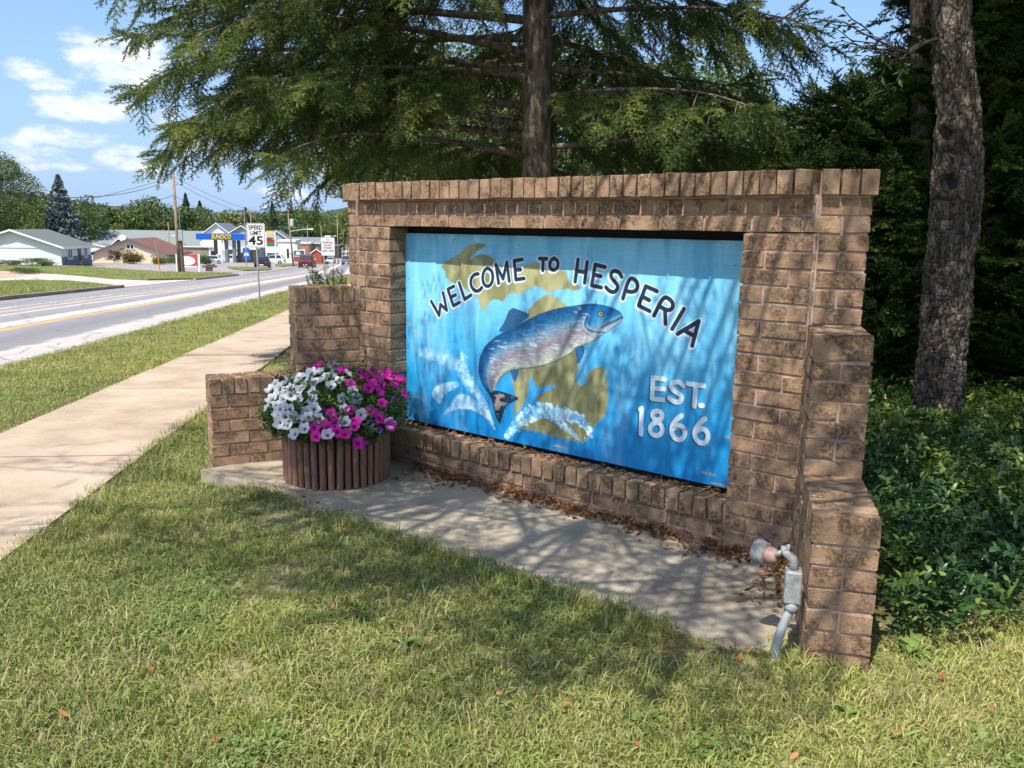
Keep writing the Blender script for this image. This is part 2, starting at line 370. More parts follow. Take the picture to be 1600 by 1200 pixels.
# ground sheet
Tc = [-400, -150, -60, -25, -12, -6, -3, 0, 3, 6, 9, 14, 20, 30, 50, 80, 150, 400]
vs = [fl(ST(s, t)) for s in GS for t in Tc]; nt_ = len(Tc)
b = MB(); b.add(vs, [(i*nt_+j, i*nt_+j+1, (i+1)*nt_+j+1, (i+1)*nt_+j) for i in range(len(GS)-1) for j in range(nt_-1)])
b.build('ground', m_ground, kind='structure')
bu, bn = np.linspace(-1.6, 2.35, 40), np.linspace(.88, 1.5, 16); UB, NB = np.meshgrid(bu, bn); ZB = bank(UB, NB, g(st_of(UB, NB)[0]))+.003
np_o = np.stack([UB, -NB, ZB], -1).reshape(-1, 3); ib, jb_ = np.meshgrid(np.arange(15), np.arange(39), indexing='ij')
link('grass_bank', np_mesh('grass_bank', np_o, np.stack([ib*40+jb_, (ib+1)*40+jb_, (ib+1)*40+jb_+1, ib*40+jb_+1], -1).reshape(-1, 4), m_ground, True), kind='structure')
strip('road', 6.65, 14.0, -60, 400, .008, m_road)
# far side of the road: kerb, mown islands, drives and lots
far = MB()
def patch(name, pts, dz, mat_, thick=.1):
    P = [fl(ST(s, t, dz)) for s, t in pts]; b = MB(); n = len(P); P2 = [p-Vector((0, 0, thick)) for p in P]
    b.add(P+P2, [tuple(range(n))]+[(i, (i+1) % n, n+(i+1) % n, n+i) for i in range(n)])
    bm = bmesh.new(); me = b.mesh(name, mat_); bm.from_mesh(me); bmesh.ops.triangulate(bm, faces=bm.faces[:]); bmesh.ops.recalc_face_normals(bm, faces=bm.faces[:]); bm.to_mesh(me); bm.free()
    return link(name, me, kind='structure')
strip('kerb', 14.0, 14.16, -60, 37, .13, m_curb, thick=.2)
strip('kerb', 14.02, 14.18, 50, 63, .12, m_curb, thick=.2)
patch('far_verge', [(-60, 14.16), (37, 14.16), (40.6, 16.4), (44.3, 19.0), (45, 20.8), (43.4, 22), (40, 60), (-60, 60)], .10, m_mown)
patch('driveway', [(36, 14.0), (50, 14.0), (54, 20), (66, 29.8), (90, 44), (80, 60), (44, 60), (43, 20), (40, 15.5)], .03, m_drive)
patch('dirt_yard', [(48, 24.5), (61, 27.2), (73, 33), (86, 42), (76, 56), (50, 56)], .045, m_dirt)
patch('verge_island', [(50, 14.18), (62.5, 14.2), (69.5, 15.9), (70, 18.5), (71, 21.6), (80, 27), (101, 38.3), (104, 41.5), (104, 58), (92, 56), (80, 43), (66, 29.3), (56, 22.5), (49.6, 18.6), (47.5, 16)], .12, m_mown, .2)
patch('parking_lot', [(64, 14.0), (135, 17.3), (175, 20), (185, 36), (180, 60), (118, 54), (113, 42.5), (101, 37), (80, 26), (72, 21.5), (71, 18), (70, 15.6)], .02, m_lot)
patch('road_island', [(87, 15.7), (96, 16.7), (112, 22.2), (110, 24.4), (92.7, 20.5), (82.5, 17.2)], .11, m_mown)
patch('road_island', [(119, 19.0), (150, 19.2), (166, 22.0), (160, 26), (124, 20.6)], .12, m_mown)
patch('road_island', [(176, 19.0), (205, 19.6), (215, 24), (190, 23)], .12, m_mown)
patch('far_verge', [(200, 21.9), (400, 33.6), (400, 45), (215, 27)], .10, m_mown)
# pavement beside the near lawn: cast in bays with open joints
walk = empty('sidewalk', ST(0, 4.05), 0, kind='structure'); walk.location = (0, 0, 0)
s = -6.3; bay = 1.62
while s < 78:
    e1 = s+bay-.014; j = rng.normal(0, .004)
    strip('paving_bay', 3.40, 4.73, s, e1, .035+j, m_walk, bent=False, thick=.12, parent=walk, kind=None); s += bay
strip('joint_bed', 3.43, 4.70, -6.3, 78, .012, m_curb, bent=False, parent=walk, kind=None)
# the concrete apron the sign stands on
b = MB(); zt = 0.
poly = [(-1.70, .985), (-1.62, .98), (2.06, .955), (2.16, .90), (2.2, .2), (1.9, -.34), (-1.35, -.34), (-1.55, .2)]
b.prism([fl((u, n, -.3)) for u, n in poly][::-1], (0, 0, .3+zt)); b.build('concrete_apron', m_slab, kind='structure')

# ------------------------------------------------------------------ the brick sign wall
def brick_mat(name, stain=0.):
    a = NT(name, .92, .15)
    r = a.math('FRACT', a.math('ADD', a.rnd(), a.math('MULTIPLY', a.isl(), .37)))
    off = a.n('ShaderNodeVectorMath', operation='ADD'); a.put(a.P(), off.inputs[0])
    cx = a.n('ShaderNodeCombineXYZ'); a.put(a.math('MULTIPLY', r, 9.), cx.inputs[0]); a.put(a.math('MULTIPLY', r, 23.), cx.inputs[1]); a.put(a.math('MULTIPLY', r, 41.), cx.inputs[2]); a.put(cx.outputs[0], off.inputs[1]); v = off.outputs[0]
    f1 = a.noise(14, 5, .65, v); f2 = a.noise(60, 6, .78, v, dist=.35); f3 = a.noise(260, 3, .6, v)
    tint = a.ramp(r, [(0, (.57, .395, .255)), (.18, (.47, .32, .22)), (.36, (.62, .43, .275)), (.5, (.43, .30, .215)), (.64, (.58, .375, .25)), (.78, (.51, .37, .245)), (.9, (.64, .45, .29)), (1, (.53, .375, .255))])
    col = a.mix(a.ramp(f1, [(.38, 0.), (.62, .55)]), tint, (.30, .20, .13))
    crust = a.math('MULTIPLY', a.ramp(f2, [(.47, 0.), (.64, 1.)]), a.ramp(a.noise(9, 3, .5, v), [(.40, .08), (.56, 1.)]))
    col = a.mix(a.math('MULTIPLY', crust, .80), col, (.12, .083, .058))
    col = a.mix(a.ramp(f3, [(.3, .35), (.55, 0.)]), col, (.14, .10, .07))
    col = a.mix(a.math('MULTIPLY', a.ramp(a.noise(5, 4, .6), [(.52, 0.), (.72, 1.)]), .4+stain), col, (.17, .15, .095))
    a.color(a.mix(1., col, (.90, .84, .775), 'MULTIPLY'))
    h = a.math('ADD', a.math('MULTIPLY', f2, 1.0), a.math('ADD', a.math('MULTIPLY', f3, .35), a.math('MULTIPLY', crust, -.7)))
    a.bump(h, 1., .013); return a.m
m_brick = brick_mat('rock_face_brick'); m_coping = brick_mat('weathered_coping_brick', .28)
a = NT('pink_mortar', .95, .1); f = a.noise(25, 5, .7); f2 = a.noise(160, 3)
col = a.ramp(f, [(.3, (.26, .165, .135)), (.5, (.41, .275, .225)), (.7, (.45, .34, .285))])
col = a.mix(a.ramp(a.noise(3, 4), [(.5, 0.), (.68, .8)]), col, (.33, .30, .27)); a.color(col).bump(a.math('ADD', f, a.math('MULTIPLY', f2, .4)), .7, .006); m_mortar = a.m
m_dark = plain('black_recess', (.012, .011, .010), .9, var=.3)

CC = .0805; LM = 3*CC; JT = .010; ZC = 1.711; WL, WR = -1.2912, 1.7792; TH = .43; TW = .2276; S1, S2 = .424, .982
OP0, OP1 = -.9819, 1.4421; ZOP = ZC-2*CC; ZSILL = .237; RL = .104
wall = empty('brick_sign_wall', (.24, 0, 0), 0, label='low stepped wall of tan rock-faced brick that frames the blue welcome board', cat='sign wall')
wall.location = (0, 0, 0)
BR = []      # centre (u,n,z), along (u,n), size along/across/up, exposed normals, coping?
def brick(c, al, L, W, H, exp, cop=False, amp=1.): BR.append((np.array(c, float), np.array(al, float), L, W, H, exp, cop, amp))
def fill(a, b_, start):                          # cut a course a..b into bricks; start = where the first brick's left end would lie
    out = []; x = start
    while x < b_-1e-6:
        x0, x1 = max(a, x), min(b_, x+LM-JT)
        if x1-x0 > .045: out.append([x0, x1])
        x += LM
    if out and out[0][0]-a > .02: out[0][0] = a
    if out and b_-out[-1][1] > .02: out[-1][1] = b_
    return out
FN = (0., 1.); BK = (0., -1.)
D0 = .105
for k in range(22):
    zt = ZC-k*CC; zc_ = zt-JT/2-(CC-JT)/2; half = (k % 2)*LM/2
    spans = []
    if k < 2: spans = [(WL+.006, WR-.004, WL-half, 0)]
    else:
        spans.append((WL+.006, OP0, OP0-LM+JT+(half and -LM/2+JT/2) - LM, 1)); spans.append((OP1, WR-.004, OP1-half, 2))
    for a0, b0, st, side in spans:
        for x0, x1 in fill(a0, b0, st):
            dep = .225 if (side == 1 and x1 > OP0-.02) or (side == 2 and x0 < OP1+.02) else D0
            brick(((x0+x1)/2, -dep/2, zc_), (1, 0), x1-x0, dep, CC-JT, [FN, (1, 0), (-1, 0)])
# sill: a rowlock course with two courses under it
x = OP0+.004
while x < OP1-.05:
    brick((x+.0355, -.075+.008, ZSILL-RL/2), (1, 0), .071, .165, RL-.004, [FN, 'top'], True); x += CC
for k in range(3):
    zt = ZSILL-RL-k*CC
    for x0, x1 in fill(OP0+.006, OP1-.006, OP0-(k % 2)*LM/2-.06): brick(((x0+x1)/2, -D0/2, zt-JT-(CC-JT)/2), (1, 0), x1-x0, D0, CC-JT, [FN])
# coping along the top
x = WL+.012
while x < WR-.05:
    brick((x+.0355, -.117+.028, ZC+.006+.0545), (1, 0), .0715, .29, .109, [FN, BK, 'top'], True, 1.0); x += CC
def wing(sg, w):
    d = np.array([sg*math.sin(TH), math.cos(TH)]); t = sg*np.array([math.cos(TH), -sg*math.sin(TH)]); P = np.array([w, 0.])
    inn, out, end = tuple(-t), tuple(t), tuple(d)
    def blk(s0, s1_, b0, b1, z0, z1, exp, cop=False, al='d', amp=1.):
        c = P+d*(s0+s1_)/2+t*(b0+b1)/2
        if al == 'd': brick((*c, (z0+z1)/2), d, s1_-s0, b1-b0, z1-z0, exp, cop, amp)
        else: brick((*c, (z0+z1)/2), t, b1-b0, s1_-s0, z1-z0, exp, cop, amp)
    def courses(se, sb, ztop, zbot, par):
        k = 0
        while ztop-k*CC > zbot+.03:
            z1 = ztop-k*CC-JT; z0 = z1-(CC-JT)
            if (k+par) % 2 == 0:                # a stretcher across the end
                blk(se-.1088, se, 0, TW, z0, z1, [end, inn, out], al='t'); s = se-.1188
            else: s = se
            first = True
            while s > sb+.03:
                a0 = max(sb, s-(LM-JT))
                for b0, b1, nrm in ((0, TW/2-.005, inn), (TW/2+.005, TW, out)):
                    blk(a0, s, b0, b1, z0, z1, [nrm]+([end] if first and (k+par) % 2 else []))
                s -= LM; first = False
            k += 1
    def rowlocks(se, sb, ztop):
        s = se
        while s > sb+.02:
            a0 = max(sb, s-.0705); blk(a0, s, 0, TW, ztop-RL+.004, ztop, [inn, out, 'top']+([end] if s == se else []), True, 't'); s -= CC
    z2 = .572; zs = ZC-7*CC+.002
    rowlocks(S2, S1+.006, z2); courses(S2, -.02, z2-RL, -.09, 0)
    rowlocks(S1, .006, zs); courses(S1, -.02, zs-RL, z2-RL-.001+.004, 1)
    k = 0
    for k in range(7):                           # the head of the wing, flush with its turn
        z1 = ZC-k*CC-JT/2; z0 = z1-(CC-JT)
        if k % 2 == 0: blk(-.108, 0, .006, TW, z0, z1, [end, out], al='t')
        else:
            blk(-.226, 0, .006, TW/2-.005, z0, z1, [end]); blk(-.226, 0, TW/2+.005, TW, z0, z1, [end, out])
    x = .014
    while x < TW+.01:
        blk(-.245, .03, x, x+.0715, ZC+.006, ZC+.115, [end, 'top', out], True, amp=1.0); x += CC
    i = .007
    def core(mb, s0, s1_, b0, b1, z0, z1):
        M = Matrix(((d[0], t[0], 0, P[0]), (-d[1], -t[1], 0, -P[1]), (0, 0, 1, 0), (0, 0, 0, 1)))
        mb.box(s0, s1_, b0, b1, z0, z1, 0, M)
    core(cores, -.06, S2-i, i, TW-i, -.25, z2-.012); core(cores, -.06, S1-i, i, TW-i, z2-.0121, zs-.012); core(cores, -.236, -i, i+.004, TW-i, zs-.30, ZC+.104)
cores = MB()
wing(1, WR); wing(-1, WL)
i = .007
def cbx(u0, u1, n0, n1, z0, z1): cores.box(u0, u1, -n1, -n0, z0, z1)
cbx(WL-.02, OP0-.012, -.222, -i, -.25, ZOP); cbx(OP1+.012, WR+.02, -.222, -i, -.25, ZOP); cbx(WL-.02, WR+.02, -.222, -i, ZOP+.006, ZC+.008)
cbx(OP0-.012, OP1+.012, -.222, -i, -.25, ZSILL-RL+.002); cbx(OP0-.012, OP1+.012, -.150, -.004, ZSILL-RL+.0021, ZSILL-.012)
cbx(WL+.01, WR-.01, -.245, .02, ZC+.0082, ZC+.105)
cores.build('mortar', m_mortar, wall)
mb = MB(); mb.box(OP0-.01, OP1+.01, .17, .215, ZSILL-.02, ZOP+.004); mb.build('backing_board', m_dark, wall)
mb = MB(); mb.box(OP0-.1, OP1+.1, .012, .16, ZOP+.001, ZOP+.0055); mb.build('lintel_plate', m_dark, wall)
def brick_mesh(L, W, H, seed, cop):
    r_ = random.Random(seed*7919+int(L*1000)*31+int(W*1000)); mb = MB(); mb.cbox(-L/2, L/2, -W/2, W/2, -H/2, H/2, .0030)
    mb.v = [tuple(c+r_.uniform(-.0026, .0026) for c in p) for p in mb.v]
    return mb.v, mb.f
wt_ = []
for (c, al, L, W, H, exp, cop, amp) in BR:
    vdir = CP-c; dist = np.linalg.norm(vdir); vdir /= dist; ac = np.array([-al[1], al[0]]); w_ = 0.
    for e in exp:
        if isinstance(e, str): w_ += max(0, vdir[2])*L*W
        else:
            nn = np.array([e[0], e[1], 0.]); ar = H*(W if abs(nn[:2] @ al) > .7 else L); w_ += max(0, vdir @ nn)*ar
    zz, px, py = view(c); w_ *= (1 if -40 < px < 1640 and c[2] > -.03 else .05); wt_.append(w_/dist**2)
order = np.argsort(-np.array(wt_)); cache = {}
rest = {False: MB(), True: MB()}
for rank, ix in enumerate(order):
    c, al, L, W, H, exp, cop, amp = BR[ix]; sd = rng.integers(0, 6)
    rz = math.atan2(-al[1], al[0]) + rng.normal(0, .004); j = rng.normal(0, .0012*amp, 3); j[2] *= .8
    if not cop and rng.random() < .5: rz += 0
    M = Matrix.Translation(fl(c+j)) @ Euler((rng.normal(0, .005), rng.normal(0, .005*amp), rz)).to_matrix().to_4x4()
    key = (round(L, 3), round(W, 3), round(H, 3), int(sd), cop)
    if rank < 300:
        if key not in cache:
            v, f = brick_mesh(L, W, H, int(sd), cop); me = bpy.data.meshes.new('brick'); me.from_pydata(v, [], f); me.materials.append(m_coping if cop else m_brick); cache[key] = me
        o = link('brick', cache[key], wall); o.matrix_local = M
    else:
        v, f = brick_mesh(L, W, H, int(sd), cop); rest[cop].add([M @ Vector(p) for p in v], f)
rm = MB()
for cop in (False, True): rm.add(rest[cop].v, rest[cop].f, int(cop))
rm.build('bricks', [m_brick, m_coping], wall, kind='stuff')

# ------------------------------------------------------------------ the painted board: outlines in metres from its upper left corner
ART={'dark':[[(0.229,0.432),(0.3,0.519),(0.311,0.447),(0.367,0.48),(0.334,0.371)],[(0.427,0.324),(0.376,0.346),(0.424,0.448),(0.478,0.422)],[(0.399,0.396),(0.444,0.377)],[(0.473,0.299),(0.52,0.4),(0.573,0.371)],[(0.632,0.237),(0.604,0.24),(0.576,0.261),(0.568,0.297),(0.585,0.332),(0.621,0.346),(0.652,0.332),(0.662,0.319)],[(0.704,0.198),(0.74,0.211),(0.752,0.251),(0.74,0.294),(0.706,0.313),(0.675,0.295),(0.666,0.257),(0.677,0.216),(0.704,0.198)],[(0.796,0.285),(0.772,0.174),(0.83,0.257),(0.858,0.157),(0.878,0.268)],[(0.975,0.137),(0.914,0.146),(0.929,0.257),(0.991,0.247)],[(0.923,0.201),(0.963,0.197)],[(1.101,0.127),(1.154,0.127)],[(1.128,0.128),(1.127,0.194)],[(1.205,0.122),(1.229,0.132),(1.236,0.157),(1.225,0.182),(1.202,0.191),(1.18,0.181),(1.174,0.156),(1.185,0.132),(1.205,0.122)],[(1.371,0.123),(1.356,0.247)],[(1.433,0.134),(1.42,0.25)],[(1.363,0.187),(1.427,0.193)],[(1.551,0.158),(1.487,0.147),(1.468,0.262),(1.531,0.27)],[(1.477,0.201),(1.526,0.209)],[(1.658,0.205),(1.643,0.183),(1.613,0.173),(1.589,0.188),(1.593,0.214),(1.619,0.235),(1.638,0.254),(1.631,0.28),(1.61,0.292),(1.582,0.286),(1.561,0.267)],[(1.672,0.321),(1.706,0.206),(1.746,0.217),(1.763,0.243),(1.754,0.274),(1.722,0.285),(1.684,0.277)],[(1.877,0.27),(1.809,0.248),(1.771,0.352),(1.838,0.377)],[(1.79,0.303),(1.834,0.32)],[(1.867,0.398),(1.915,0.295),(1.955,0.305),(1.976,0.33),(1.97,0.357),(1.943,0.367),(1.895,0.347)],[(1.93,0.366),(1.937,0.436)],[(2.038,0.351),(1.977,0.46)],[(2.011,0.482),(2.125,0.407),(2.096,0.536)],[(2.049,0.462),(2.106,0.485)]],'white':[[(1.946,0.729),(1.876,0.73),(1.877,0.844),(1.944,0.841)],[(1.876,0.787),(1.945,0.782)],[(2.057,0.75),(2.038,0.735),(2.013,0.733),(1.989,0.747),(1.986,0.768),(2.005,0.784),(2.032,0.793),(2.053,0.809),(2.048,0.832),(2.028,0.843),(2.001,0.839),(1.979,0.826)],[(2.083,0.735),(2.172,0.735)],[(2.129,0.737),(2.125,0.848)],[(2.162,0.84),(2.173,0.839)],[(1.807,0.913),(1.817,0.905),(1.818,1.049)],[(1.912,0.905),(1.935,0.909),(1.943,0.928),(1.937,0.946),(1.914,0.958),(1.892,0.951),(1.882,0.934),(1.89,0.915),(1.912,0.905)],[(1.912,0.967),(1.938,0.974),(1.95,1.0),(1.941,1.027),(1.916,1.044),(1.884,1.038),(1.87,1.012),(1.881,0.984),(1.912,0.967)],[(2.057,0.909),(2.031,0.93),(2.008,0.964),(2.001,0.999),(2.012,1.029),(2.037,1.043),(2.063,1.037),(2.081,1.01),(2.081,0.985),(2.064,0.965),(2.037,0.964),(2.011,0.986)],[(2.19,0.905),(2.167,0.926),(2.143,0.959),(2.134,0.992),(2.145,1.021),(2.167,1.038),(2.193,1.035),(2.211,1.013),(2.213,0.984),(2.198,0.963),(2.171,0.959),(2.146,0.977)]],'up':[(0.32,0.2),(0.348,0.185),(0.394,0.158),(0.471,0.126),(0.502,0.103),(0.546,0.069),(0.591,0.058),(0.649,0.051),(0.697,0.064),(0.664,0.075),(0.621,0.095),(0.592,0.112),(0.555,0.152),(0.57,0.154),(0.599,0.133),(0.65,0.119),(0.708,0.122),(0.751,0.139),(0.78,0.17),(0.808,0.182),(0.878,0.185),(0.946,0.19),(0.986,0.178),(1.038,0.161),(1.097,0.156),(1.167,0.169),(1.268,0.192),(1.292,0.194),(1.296,0.2),(1.307,0.256),(1.364,0.258),(1.393,0.277),(1.384,0.29),(1.334,0.296),(1.295,0.282),(1.296,0.29),(1.222,0.297),(1.178,0.322),(1.126,0.294),(1.068,0.285),(1.029,0.3),(0.99,0.328),(0.956,0.34),(0.902,0.333),(0.861,0.351),(0.834,0.395),(0.798,0.381),(0.741,0.385),(0.713,0.414),(0.67,0.471),(0.647,0.413),(0.632,0.376),(0.58,0.357),(0.527,0.338),(0.504,0.317),(0.434,0.304),(0.364,0.28),(0.356,0.229),(0.324,0.211)],'lp':[(1.012,0.443),(1.081,0.383),(1.131,0.342),(1.182,0.329),(1.241,0.352),(1.309,0.391),(1.367,0.449),(1.366,0.643),(1.398,0.74),(1.368,0.791),(1.406,0.84),(1.438,0.828),(1.46,0.792),(1.463,0.758),(1.505,0.72),(1.551,0.708),(1.574,0.724),(1.589,0.795),(1.6,0.872),(1.589,0.98),(1.533,1.022),(1.503,1.068),(1.466,1.15),(1.418,1.155),(1.311,1.161),(1.173,1.155),(1.066,1.145),(0.957,1.157),(0.923,1.075),(0.953,0.968),(0.923,0.899),(0.903,0.815),(0.957,0.78),(1.018,0.687)],'fish':{'top':[(1.677,0.428),(1.665,0.404),(1.635,0.384),(1.559,0.367),(1.482,0.364),(1.428,0.369),(1.349,0.385),(1.235,0.406),(1.117,0.445),(1.013,0.495),(0.906,0.546),(0.814,0.59),(0.719,0.654),(0.666,0.719),(0.642,0.788),(0.645,0.863),(0.674,0.926),(0.734,0.978)],'bot':[(1.677,0.428),(1.66,0.455),(1.602,0.495),(1.543,0.532),(1.491,0.57),(1.429,0.599),(1.373,0.615),(1.358,0.643),(1.278,0.69),(1.195,0.73),(1.074,0.769),(0.948,0.792),(0.865,0.824),(0.81,0.871),(0.777,0.927),(0.782,0.945)],'dorsal':[(0.889,0.42),(0.976,0.439),(1.057,0.46),(0.942,0.529),(0.804,0.591),(0.808,0.559),(0.84,0.527)],'tail':[(0.724,0.979),(0.782,0.941),(0.887,0.952),(0.98,0.967),(0.916,1.002),(0.861,1.04),(0.838,1.103),(0.82,1.162),(0.79,1.119),(0.765,1.063),(0.754,1.012)],'pelvic':[(0.898,0.805),(0.966,0.779),(0.958,0.83),(0.932,0.88),(0.908,0.844)],'pect':[(1.365,0.613),(1.435,0.595),(1.431,0.655),(1.39,0.724),(1.375,0.668)],'eye':[(1.534,0.415),(1.548,0.414)],'gill':[(1.446,0.437),(1.428,0.471),(1.437,0.503),(1.489,0.521),(1.565,0.514)],'mouth':[(1.673,0.422),(1.608,0.456),(1.564,0.475),(1.545,0.49)]},'sp':{'l1':[(0.124,0.775),(0.248,0.784),(0.368,0.796),(0.462,0.827),(0.532,0.895),(0.623,0.992),(0.713,1.079),(0.78,1.193)],'l2':[(0.496,0.739),(0.52,0.837),(0.566,0.924),(0.657,1.012),(0.735,1.092)],'c1':[(0.224,1.023),(0.309,0.963),(0.451,0.931),(0.486,0.952),(0.405,0.993),(0.334,1.043),(0.31,1.103),(0.267,1.088)],'c2':[(0.328,1.175),(0.394,1.103),(0.464,1.006),(0.567,1.008),(0.646,1.047),(0.735,1.092),(0.78,1.168),(0.669,1.115),(0.568,1.093),(0.465,1.109),(0.382,1.144)],'r1':[(0.882,1.216),(0.958,1.121),(1.057,1.052),(1.164,1.015),(1.259,1.015),(1.361,1.022),(1.452,1.037),(1.5,1.119)],'r2':[(1.184,1.043),(1.271,1.076),(1.346,1.101),(1.402,1.145)],'blue':[(0.861,1.228),(0.926,1.078),(1.006,1.016),(1.043,0.892),(1.055,0.803),(1.081,0.863),(1.121,0.888),(1.207,0.857),(1.263,0.857),(1.122,0.92),(1.084,0.957),(1.143,0.964),(1.125,1.014),(1.008,1.096),(0.908,1.22)]}}
PW, PH = 2.418, 1.248                            # the board; U runs from -.006
AX, AY = 1728, 892
def vnoise(h, w, sy, sx, seed):                 # smooth value noise, sy x sx cells
    r_ = np.random.default_rng(seed); gy, gx = int(sy)+3, int(sx)+3; G = r_.random((gy, gx))
    y = np.linspace(0, sy, h); x = np.linspace(0, sx, w); yi = y.astype(int); xi = x.astype(int)
    fy = y-yi; fx = x-xi; fy = (fy*fy*(3-2*fy))[:, None]; fx = (fx*fx*(3-2*fx))[None, :]
    A_ = G[yi][:, xi]; B_ = G[yi][:, xi+1]; C_ = G[yi+1][:, xi]; D_ = G[yi+1][:, xi+1]
    return (A_*(1-fx)+B_*fx)*(1-fy)+(C_*(1-fx)+D_*fx)*fy
def fbm(h, w, sy, sx, seed, o=4):
    t_ = 0; a_ = 1.; n_ = 0
    for i_ in range(o): t_ = t_+a_*vnoise(h, w, sy*2**i_, sx*2**i_, seed+i_); n_ += a_; a_ *= .55
    return t_/n_
def paint_board():
    U = (np.arange(AX)+.5)/AX*PW-.006; V = (np.arange(AY)+.5)/AY*PH
    UU, VV = np.meshgrid(U, V); img = np.zeros((AY, AX, 3))
    sm_ = lambda x, a_, b_: np.clip((x-a_)/(b_-a_), 0, 1)**2*(3-2*np.clip((x-a_)/(b_-a_), 0, 1))
    wob = fbm(AY, AX, 4, 9, 1)*.22-.11
    tv = VV/PH+wob*.6-.05*UU/PW
    stops = [(0, (.20, .56, .76)), (.3, (.17, .55, .79)), (.5, (.075, .43, .70)), (.72, (.018, .32, .64)), (1.05, (.004, .205, .53))]
    for c in range(3): img[..., c] = np.interp(tv, [s_[0] for s_ in stops], [s_[1][c] for s_ in stops])
    st_ = fbm(AY, AX, 3.5, 46, 21); st2 = fbm(AY, AX, 2.2, 15, 31)      # brushed streaks
    k_ = (sm_(st_, .5, .78)*.30*sm_(1.1-VV/PH, .1, .7)+sm_(st2, .52, .75)*.22)[..., None]
    img = img*(1-k_)+np.array((.42, .80, .95))*k_
    k_ = (sm_(fbm(AY, AX, 3, 30, 41), .52, .8)*.45)[..., None]; img = img*(1-k_)+img*np.array((.25, .55, .72))*k_
    brush = fbm(AY, AX, 260, 14, 51, 2); img *= (0.93+.14*brush)[..., None]
    def dist_line(P, blk=None):                  # distance to a polyline, within its own box
        P = np.array(P); d = np.full((AY, AX), 9.); m_ = .09
        x0 = max(0, int((P[:, 0].min()-m_+.006)/PW*AX)); x1 = min(AX, int((P[:, 0].max()+m_+.006)/PW*AX)+1)
        y0 = max(0, int((P[:, 1].min()-m_)/PH*AY)); y1 = min(AY, int((P[:, 1].max()+m_)/PH*AY)+1)
        X = UU[y0:y1, x0:x1]; Y = VV[y0:y1, x0:x1]; o = np.full(X.shape, 9.); tp = np.zeros(X.shape); n_ = max(1, len(P)-1)
        for i_ in range(len(P)-1):
            a_, b_ = P[i_], P[i_+1]; ab = b_-a_; L2 = max(ab @ ab, 1e-9); t_ = np.clip(((X-a_[0])*ab[0]+(Y-a_[1])*ab[1])/L2, 0, 1)
            q_ = np.hypot(X-a_[0]-t_*ab[0], Y-a_[1]-t_*ab[1]); m2 = q_ < o; o = np.where(m2, q_, o); tp = np.where(m2, (i_+t_)/n_, tp)
        d[y0:y1, x0:x1] = o; T2 = np.zeros((AY, AX)); T2[y0:y1, x0:x1] = tp; return d, T2
    def inside(P):
        P = np.array(P); c = np.zeros((AY, AX), bool); n_ = len(P)
        for i_ in range(n_):
            a_, b_ = P[i_], P[(i_+1) % n_]
            if a_[1] == b_[1]: continue
            k = ((a_[1] > VV) != (b_[1] > VV)) & (UU < (b_[0]-a_[0])*(VV-a_[1])/(b_[1]-a_[1])+a_[0]); c ^= k
        return c
    def smooth(P, it=2, closed=False):
        P = [tuple(p) for p in P]
        for _ in range(it):
            Q = [] if closed else [P[0]]
            for i_ in range(len(P) if closed else len(P)-1):
                a_, b_ = P[i_], P[(i_+1) % len(P)]; Q += [(a_[0]*.75+b_[0]*.25, a_[1]*.75+b_[1]*.25), (a_[0]*.25+b_[0]*.75, a_[1]*.25+b_[1]*.75)]
            if not closed: Q.append(P[-1])
            P = Q
        return P
    def soft(mask, d, w): return np.where(mask, np.clip(.5+d/w, 0, 1), np.clip(.5-d/w, 0, 1))
    def lay(al, col):
        nonlocal img
        col = np.asarray(col); img = img*(1-al[..., None])+col*al[..., None]
    shape = {}
    def poly(P, w=.004, it=2):
        P = smooth(P, it, True); m_ = inside(P); d, _ = dist_line(P+[P[0]]); return soft(m_, d, w), np.where(m_, d, -d)
    # land
    n1 = fbm(AY, AX, 6, 30, 61); n2 = fbm(AY, AX, 40, 40, 65, 3)
    for key in ('up', 'lp'):
        al, d = poly(ART[key], .005, 1)
        lay(np.clip(1-np.abs(d)/.012, 0, 1)*.5, (.30, .27, .10))
        k_ = sm_(n1, .42, .72)[..., None]; col = np.array((.235, .225, .085))*(1-k_)+np.array((.40, .385, .17))*k_
        lay(al*.97, col*(.9+.2*n2[..., None]))
    # splashes behind the fish
    nf = fbm(AY, AX, 50, 90, 71); nf2 = fbm(AY, AX, 16, 30, 75)
    al, d = poly(ART['sp']['blue'], .008); lay(al*.9, np.array((.02, .30, .66))*(.85+.5*nf2[..., None]))
    for key, wmax in (('l1', .055), ('l2', .034)):
        d, tp = dist_line(smooth(ART['sp'][key])); w_ = wmax*np.sin(np.clip(tp*.85+.12, 0, 1)*PI)**.7*(.5+.9*nf2)
        lay(np.clip(1-d/np.maximum(w_, .004), 0, 1)**.8*(.25+.65*sm_(nf, .35, .65)), (.52, .80, .93))
    for key in ('c1', 'c2'):
        al, d = poly(ART['sp'][key], .012); e_ = np.clip(1-np.abs(d)/.05, 0, 1)
        lay(al*(.22+.55*e_*sm_(nf, .35, .62)+.25*sm_(nf2, .45, .7)), (.62, .83, .93))
    # the fish
    F = ART['fish']
    rays = .5+.5*np.sin((UU*1.0+VV*.55)*330)
    for key, base in (('dorsal', (.012, .05, .13)), ('pelvic', (.02, .10, .25)), ('pect', (.015, .07, .19))):
        al, d = poly(F[key], .004, 1); r_ = .5+.5*np.sin((UU-VV*(.9 if key == 'dorsal' else -.15))*(300 if key == 'dorsal' else 420))
        lay(al, np.array(base)*(.7+.5*nf2[..., None])+np.array((.04, .16, .30))*(r_**3)[..., None])
    top = smooth(F['top']); bot = smooth(F['bot'])
    body = top+bot[::-1]; m_ = inside(body); d, _ = dist_line(body+[body[0]]); al = soft(m_, d, .004)
